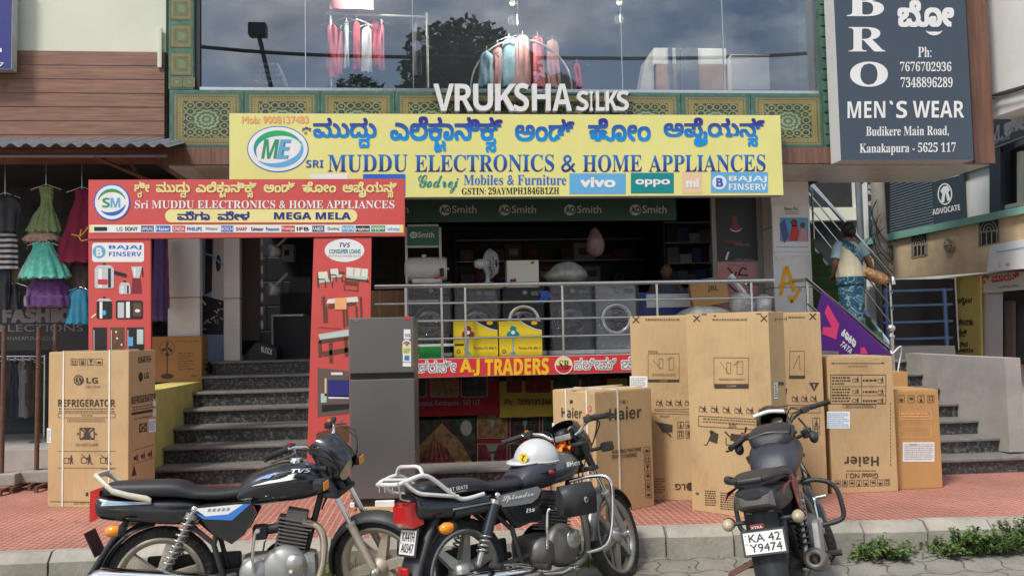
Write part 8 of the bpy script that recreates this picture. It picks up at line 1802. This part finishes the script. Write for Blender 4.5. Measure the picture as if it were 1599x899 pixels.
t, F = sidesign('wall_writing', 'cream wall band with red Indian script writing over the dark doorway', [(1530, 432), (1640, 420), (1640, 452), (1530, 458)], 'print_pale', XB+.2); F.text('ಶ{ರ}ೀ', 0, 0, 0, 0, RED, 1, kan=True, quad=((1533, 443), (1545, 442), (1545, 427), (1533, 429))); F.text('ಮಾರುತಿ', 0, 0, 0, 0, RED, 1, kan=True, quad=((1549, 441), (1592, 436), (1592, 424), (1549, 428))); F.text('ಎಲೆಕಟಕಲ', 0, 0, 0, 0, GREY, 1, kan=True, quad=((1560, 450), (1592, 447), (1592, 443), (1560, 446))); F.mb.build('lettering', t)
t, F = sidesign('yellow_board', 'narrow yellow board with black Indian script beside the blue railing', [(1491, 434), (1530, 430), (1532, 556), (1491, 551)], 'yellow_plaster', XB+.15)
for tx, x0, y0, x1, y1 in (('ಇಲೈಟರ', 1495, 464, 1518, 477), ('ಮೀಟರಗಳು', 1494, 497, 1520, 508), ('ರಿಪೇರಿ', 1491, 513, 1510, 526), ('ನವೀನ', 1492, 533, 1512, 541), ('9948934', 1493, 544, 1520, 550)): F.text(tx, x0, y0, x1, y1, BLACK, 1, kan=True, bold=.02)
F.mb.build('lettering', t)
t, F = sidesign('advocate_banner', 'narrow far advocate banner between the grey pipe and the street pole', [(1354, 281), (1369, 276), (1371, 372), (1357, 374)], 'slate_paint', XB+.3)
for tx, y in (('ADVO', 288), ('MADE', 297), ('ADVO', 314)): F.text(tx, 1356, y, 1368, y+7, WHITE, 1, bold=.02)
F.ring(1366, 338, 5, 10, 1.6, WHITE, 1); F.mb.build('lettering', t)
# dark board and blue railing behind the parapet
t = thing('dark_board', 'large black board with a white edge behind the blue railing', 'board', at(1440, 545, Y=11.2)); a, b_ = at(1386, 575, Y=11.2), at(1490, 435, Y=11.2)
mb = MB(); mb.box(a.x, b_.x, 11.2, 11.25, Z1-.1, b_.z, 'board_black'); mb.build('panel', t); mb = MB(); mb.box(b_.x+.001, b_.x+.02, 11.19, 11.26, Z1-.1, b_.z+.02, 'print_white'); mb.build('edge_strip', t)
t = thing('blue_railing', 'blue painted pipe railing in front of the black board', 'railing', at(1440, 548, Y=10.9))
for y in (453, 476, 502, 528): a, b_ = at(1378, y+2, Y=10.9), at(1487, y-1, Y=10.9); mb = MB(); mb.cyl(a, b_, .018, 'blue_paint', n=10); mb.build('bar', t)
for px in (1382, 1474): p = at(px, 450, Y=10.9); mb = MB(); mb.cyl((p.x, 10.9, Z1-.1), (p.x, 10.9, p.z), .03, 'blue_paint', n=10); mb.build('post', t)
# far building behind the stairs, pipe, street pole
rbk = thing('rear_building', 'rear building with a near black wall for its dark opening and a pale lintel behind the turf stairs', 'building', (6, 16, 0))
a, b_ = at(1250, 300, Y=15.5), at(1372, 300, Y=15.5)
mb = MB(); mb.box(a.x-3, b_.x, 15.5, 15.7, -.1, 7, 'shop_inside'); mb.build('wall', rbk)  # whole wall coloured near black in place of shade within the opening
mb = MB(); mb.box(a.x-3, b_.x-.5, 15.3, 15.49, at(1300, 345, Y=15.4).z, at(1300, 325, Y=15.4).z, 'cream_wall'); mb.build('lintel', rbk); mb = MB(); p = at(1350, 300, Y=15.3); mb.box(p.x-.05, p.x+.35, 15.2, 15.3, -.1, 7, 'white_wall'); mb.build('column', rbk)
p = at(1341, 300, Y=14.5); mb = MB(); mb.cyl((p.x, 14.5, 0), (p.x, 14.5, at(1341, 282, Y=14.5).z), .06, 'galv_sheet', n=12); mb.lathe([(.0, .1), (.07, .08), (.09, 0), (.0, -.02)], (p.x+.02, 14.5, at(1341, 282, Y=14.5).z), (.7, -.3, .5), 'galv_sheet'); tag(mb.build('drain_pipe'), 'grey vertical pipe with a bent top behind the stair handrail', 'pipe')
p = at(1377, 400, Y=12.3); mb = MB(); mb.tube([(p.x, 12.3, -.1), (p.x-.02, 12.3, 4.2)], [.12, .1], 'concrete', 14); up_ = tag(mb.build('utility_pole'), 'grey concrete street pole standing in front of the peach building', 'pole')
mb = MB(); random.seed(9)
for i in range(7): z = random.uniform(2.5, 3.6); mb.tube(crom([(p.x+random.uniform(-.12, .0), 12.17, z), (p.x-.2+random.uniform(-.2, .1), 12.1, z-.2), (p.x-.1, 12.15, z-.5), (p.x+.1, 12.18, z-.7)], 4), .006, 'rubber', 5)
mb.build('cable_tangle', up_)
a, b_ = at(1544, 151, X=XB-.52), at(1640, 118, X=XB-.52); mb = MB(); mb.tube(crom([a, (a+b_)/2-Vector((0, 0, .04)), b_], 6), .012, 'rubber', 6); tag(mb.build('overhead_cable'), 'dark cable sagging across the white upper wall on the far right', 'cable')
# ------------------------------------------------------------------ across the road (seen mirrored in the upper glass)
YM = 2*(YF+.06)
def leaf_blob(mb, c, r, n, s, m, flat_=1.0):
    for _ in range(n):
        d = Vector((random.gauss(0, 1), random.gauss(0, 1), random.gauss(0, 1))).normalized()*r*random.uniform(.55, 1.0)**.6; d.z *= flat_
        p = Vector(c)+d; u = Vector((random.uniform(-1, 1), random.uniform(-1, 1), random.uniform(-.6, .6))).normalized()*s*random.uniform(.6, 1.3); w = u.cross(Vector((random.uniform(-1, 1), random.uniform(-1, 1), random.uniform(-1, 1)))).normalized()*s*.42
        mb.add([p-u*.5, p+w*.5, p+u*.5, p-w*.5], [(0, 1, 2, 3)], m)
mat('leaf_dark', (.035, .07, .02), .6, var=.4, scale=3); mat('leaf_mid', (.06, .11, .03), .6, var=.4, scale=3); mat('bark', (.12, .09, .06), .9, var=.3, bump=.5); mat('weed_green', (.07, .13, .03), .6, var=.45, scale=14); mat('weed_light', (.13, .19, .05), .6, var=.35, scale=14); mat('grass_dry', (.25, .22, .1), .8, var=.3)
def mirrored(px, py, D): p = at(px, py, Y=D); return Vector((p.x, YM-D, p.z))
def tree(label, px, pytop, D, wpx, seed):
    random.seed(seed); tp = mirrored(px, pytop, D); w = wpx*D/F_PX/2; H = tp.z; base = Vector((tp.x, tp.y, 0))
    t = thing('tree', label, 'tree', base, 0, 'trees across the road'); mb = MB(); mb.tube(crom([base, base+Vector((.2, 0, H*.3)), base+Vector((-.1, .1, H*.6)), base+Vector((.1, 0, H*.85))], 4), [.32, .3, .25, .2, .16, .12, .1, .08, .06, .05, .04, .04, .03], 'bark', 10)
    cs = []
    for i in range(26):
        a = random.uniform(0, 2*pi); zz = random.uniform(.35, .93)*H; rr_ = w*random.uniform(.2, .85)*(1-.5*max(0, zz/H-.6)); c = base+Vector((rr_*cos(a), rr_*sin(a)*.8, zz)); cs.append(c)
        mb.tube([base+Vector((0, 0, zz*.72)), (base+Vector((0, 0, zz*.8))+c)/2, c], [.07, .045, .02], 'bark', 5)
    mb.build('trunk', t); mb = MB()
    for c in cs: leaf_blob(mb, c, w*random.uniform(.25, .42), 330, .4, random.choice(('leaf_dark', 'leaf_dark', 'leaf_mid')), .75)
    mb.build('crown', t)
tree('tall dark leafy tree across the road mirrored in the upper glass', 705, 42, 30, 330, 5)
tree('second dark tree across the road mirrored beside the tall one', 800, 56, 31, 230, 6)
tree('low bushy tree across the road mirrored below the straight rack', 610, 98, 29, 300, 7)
t = thing('display_counter', 'white topped display counter with brown panels and dark strips behind the upper glass', 'counter', at(1090, 141, Y=YU+.3)); mat('counter_brown', (.4, .22, .14), .6); Yc_ = YU+.3
def slab(par, nm, x0, y0, x1, y1, m, d=.35, dy=0): a, b_ = at(x0, y1, Y=Yc_), at(x1, y0, Y=Yc_); mb = MB(); mb.box(a.x, b_.x, Yc_-dy, Yc_-dy+d, a.z, b_.z, m, .004); mb.build(nm, par)
slab(t, 'top', 1022, 76, 1134, 100, 'cloth_white'); slab(t, 'front_panel', 1027, 100.5, 1133, 144, 'counter_brown')
for x0, x1 in ((1045, 1049), (1057, 1061), (1065, 1069), (1071, 1079), (1081, 1089)): slab(t, 'strip', x0, 76, x1, 144, 'slate_paint', .02, .022)
a, b_ = at(1022, 76, Y=Yc_), at(1000, 144, Y=Yc_); mb = MB(); mb.prism([(b_.x, b_.z), (a.x-.005, b_.z), (a.x-.005, a.z), (a.x-.1, a.z-.12)], (0, Yc_+.05, 0), (1, 0, 0), (0, 0, 1), (0, .25, 0), 'sign_edge'); mb.build('side', t)
t = thing('display_box', 'plain white display box at the right end of the upper window', 'box', at(1165, 141, Y=Yc_)); slab(t, 'case', 1138, 92, 1196, 144, 'cloth_white', .4, .1); slab(t, 'lid', 1137, 90, 1197, 91.8, 'rack_white', .42, .11)
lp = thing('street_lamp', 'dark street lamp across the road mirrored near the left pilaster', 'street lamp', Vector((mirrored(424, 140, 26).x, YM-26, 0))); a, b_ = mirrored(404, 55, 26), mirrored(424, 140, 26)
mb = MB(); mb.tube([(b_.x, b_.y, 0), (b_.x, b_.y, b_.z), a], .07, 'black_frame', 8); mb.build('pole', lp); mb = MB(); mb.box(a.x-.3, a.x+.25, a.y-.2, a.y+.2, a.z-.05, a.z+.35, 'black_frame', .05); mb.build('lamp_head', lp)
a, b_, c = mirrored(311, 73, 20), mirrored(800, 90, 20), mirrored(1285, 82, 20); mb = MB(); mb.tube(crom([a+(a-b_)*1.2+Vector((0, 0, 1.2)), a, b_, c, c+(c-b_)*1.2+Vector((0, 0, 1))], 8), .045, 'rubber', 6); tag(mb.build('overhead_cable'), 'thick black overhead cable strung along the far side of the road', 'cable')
# ------------------------------------------------------------------ weeds and grass by the kerb
def weed(label, x0, x1, px_y, h, n, seed):
    random.seed(seed); yk = YK(3.6)-.2; a, b_ = at(x0, px_y, Y=yk), at(x1, px_y, Y=yk)
    t = thing('weed', label, 'plant', ((a.x+b_.x)/2, yk, -.06), 0, 'weeds growing along the kerb'); st, lf = MB(), MB()
    W_ = (b_.x-a.x)
    for i in range(n):
        f = random.random(); base = Vector((a.x+W_*(.1+.8*f), yk+random.uniform(-.06, .08), -.06)); hh = h*random.uniform(.35, 1.0)*(.5+.9*sin(pi*f))
        tip = base+Vector((random.uniform(-.13, .13), random.uniform(-.14, .1), hh)); mid = (base+tip)/2+Vector((random.uniform(-.03, .03), random.uniform(-.03, .03), .02)); st.tube([base, mid, tip], [.0035, .0028, .0015], 'weed_light', 4)
        for k in range(11):
            q = base+(tip-base)*random.uniform(.2, 1.05); d = Vector((random.uniform(-1, 1), random.uniform(-1, 1), random.uniform(-.3, .7))).normalized(); s = random.uniform(.022, .05); w = d.cross(Vector((0, 0, 1))).normalized()*s*.32; mdl = q+d*s*.5+Vector((0, 0, s*.12)); e = q+d*s
            lf.add([q, mdl+w, e, mdl-w], [(0, 1, 2, 3)], random.choice(('weed_green', 'weed_green', 'weed_light')))
    st.build('stem', t); lf.build('foliage', t)
weed('smaller leafy weed at the kerb behind the sporty motorcycle', 1335, 1424, 858, .1, 55, 11); weed('large spreading leafy weed at the kerb in the right corner', 1455, 1575, 858, .14, 90, 12); weed('dense leafy weed clump at the kerb cut by the picture edge', 1515, 1680, 858, .17, 100, 13)
random.seed(31); mb = MB()
def blades(x, y, n, h, sp):
    for _ in range(n):
        b = Vector((x+random.gauss(0, sp), y+random.gauss(0, sp*.5), -.06)); d = Vector((random.gauss(0, .4), random.gauss(0, .4), 1)).normalized()*h*random.uniform(.4, 1.1); w = Vector((random.uniform(-1, 1), random.uniform(-1, 1), 0)).normalized()*.003
        mb.add([b-w, b+w, b+d*.6+w*.7+Vector((d.x*.1, d.y*.1, 0)), b+d+Vector((d.x*.5, d.y*.5, 0)), b+d*.6-w*.7], [(0, 1, 2, 3, 4)], random.choice(('weed_green', 'weed_light', 'weed_light', 'grass_dry')))
for _ in range(130): blades(at(random.choice((random.uniform(10, 230), random.uniform(40, 170), random.uniform(420, 560), random.uniform(300, 640))), 870, z=0).x, 5.75+random.uniform(-.14, .06), 16, random.uniform(.05, .14), .05)
for _ in range(40): blades(at(random.uniform(890, 985), 862, z=0).x, 5.77+random.uniform(-.08, .04), 14, random.uniform(.04, .12), .04)
for _ in range(40): blades(at(random.uniform(640, 1600), 862, z=0).x, 5.8+random.uniform(-.03, .02), 5, random.uniform(.02, .06), .03)
o = mb.build('grass', origin=False); o['kind'] = 'stuff'; o['label'] = 'thin grass tufts growing between pavers and kerb'
# scattered leaves and grit
mb = MB(); random.seed(5)
for _ in range(120):
    y = random.choice((random.uniform(5.5, 5.82), random.uniform(6.0, 8)));  p = Vector((random.uniform(-3.2, 5), y, (SW if y > 5.9 else -.045-(5.92-y)*.064)+.006)); s = random.uniform(.006, .02); a = random.uniform(0, 6)
    mb.add([p+Vector((s*cos(a+k*1.57)*(1 if k % 2 else .5), s*sin(a+k*1.57)*(1 if k % 2 else .5), random.uniform(0, .006))) for k in range(4)], [(0, 1, 2, 3)], random.choice(('grass_dry', 'bark', 'kerb_stone')))
o = mb.build('litter', origin=False); o['kind'] = 'stuff'; o['label'] = 'dry leaf bits and grit scattered on the ground'
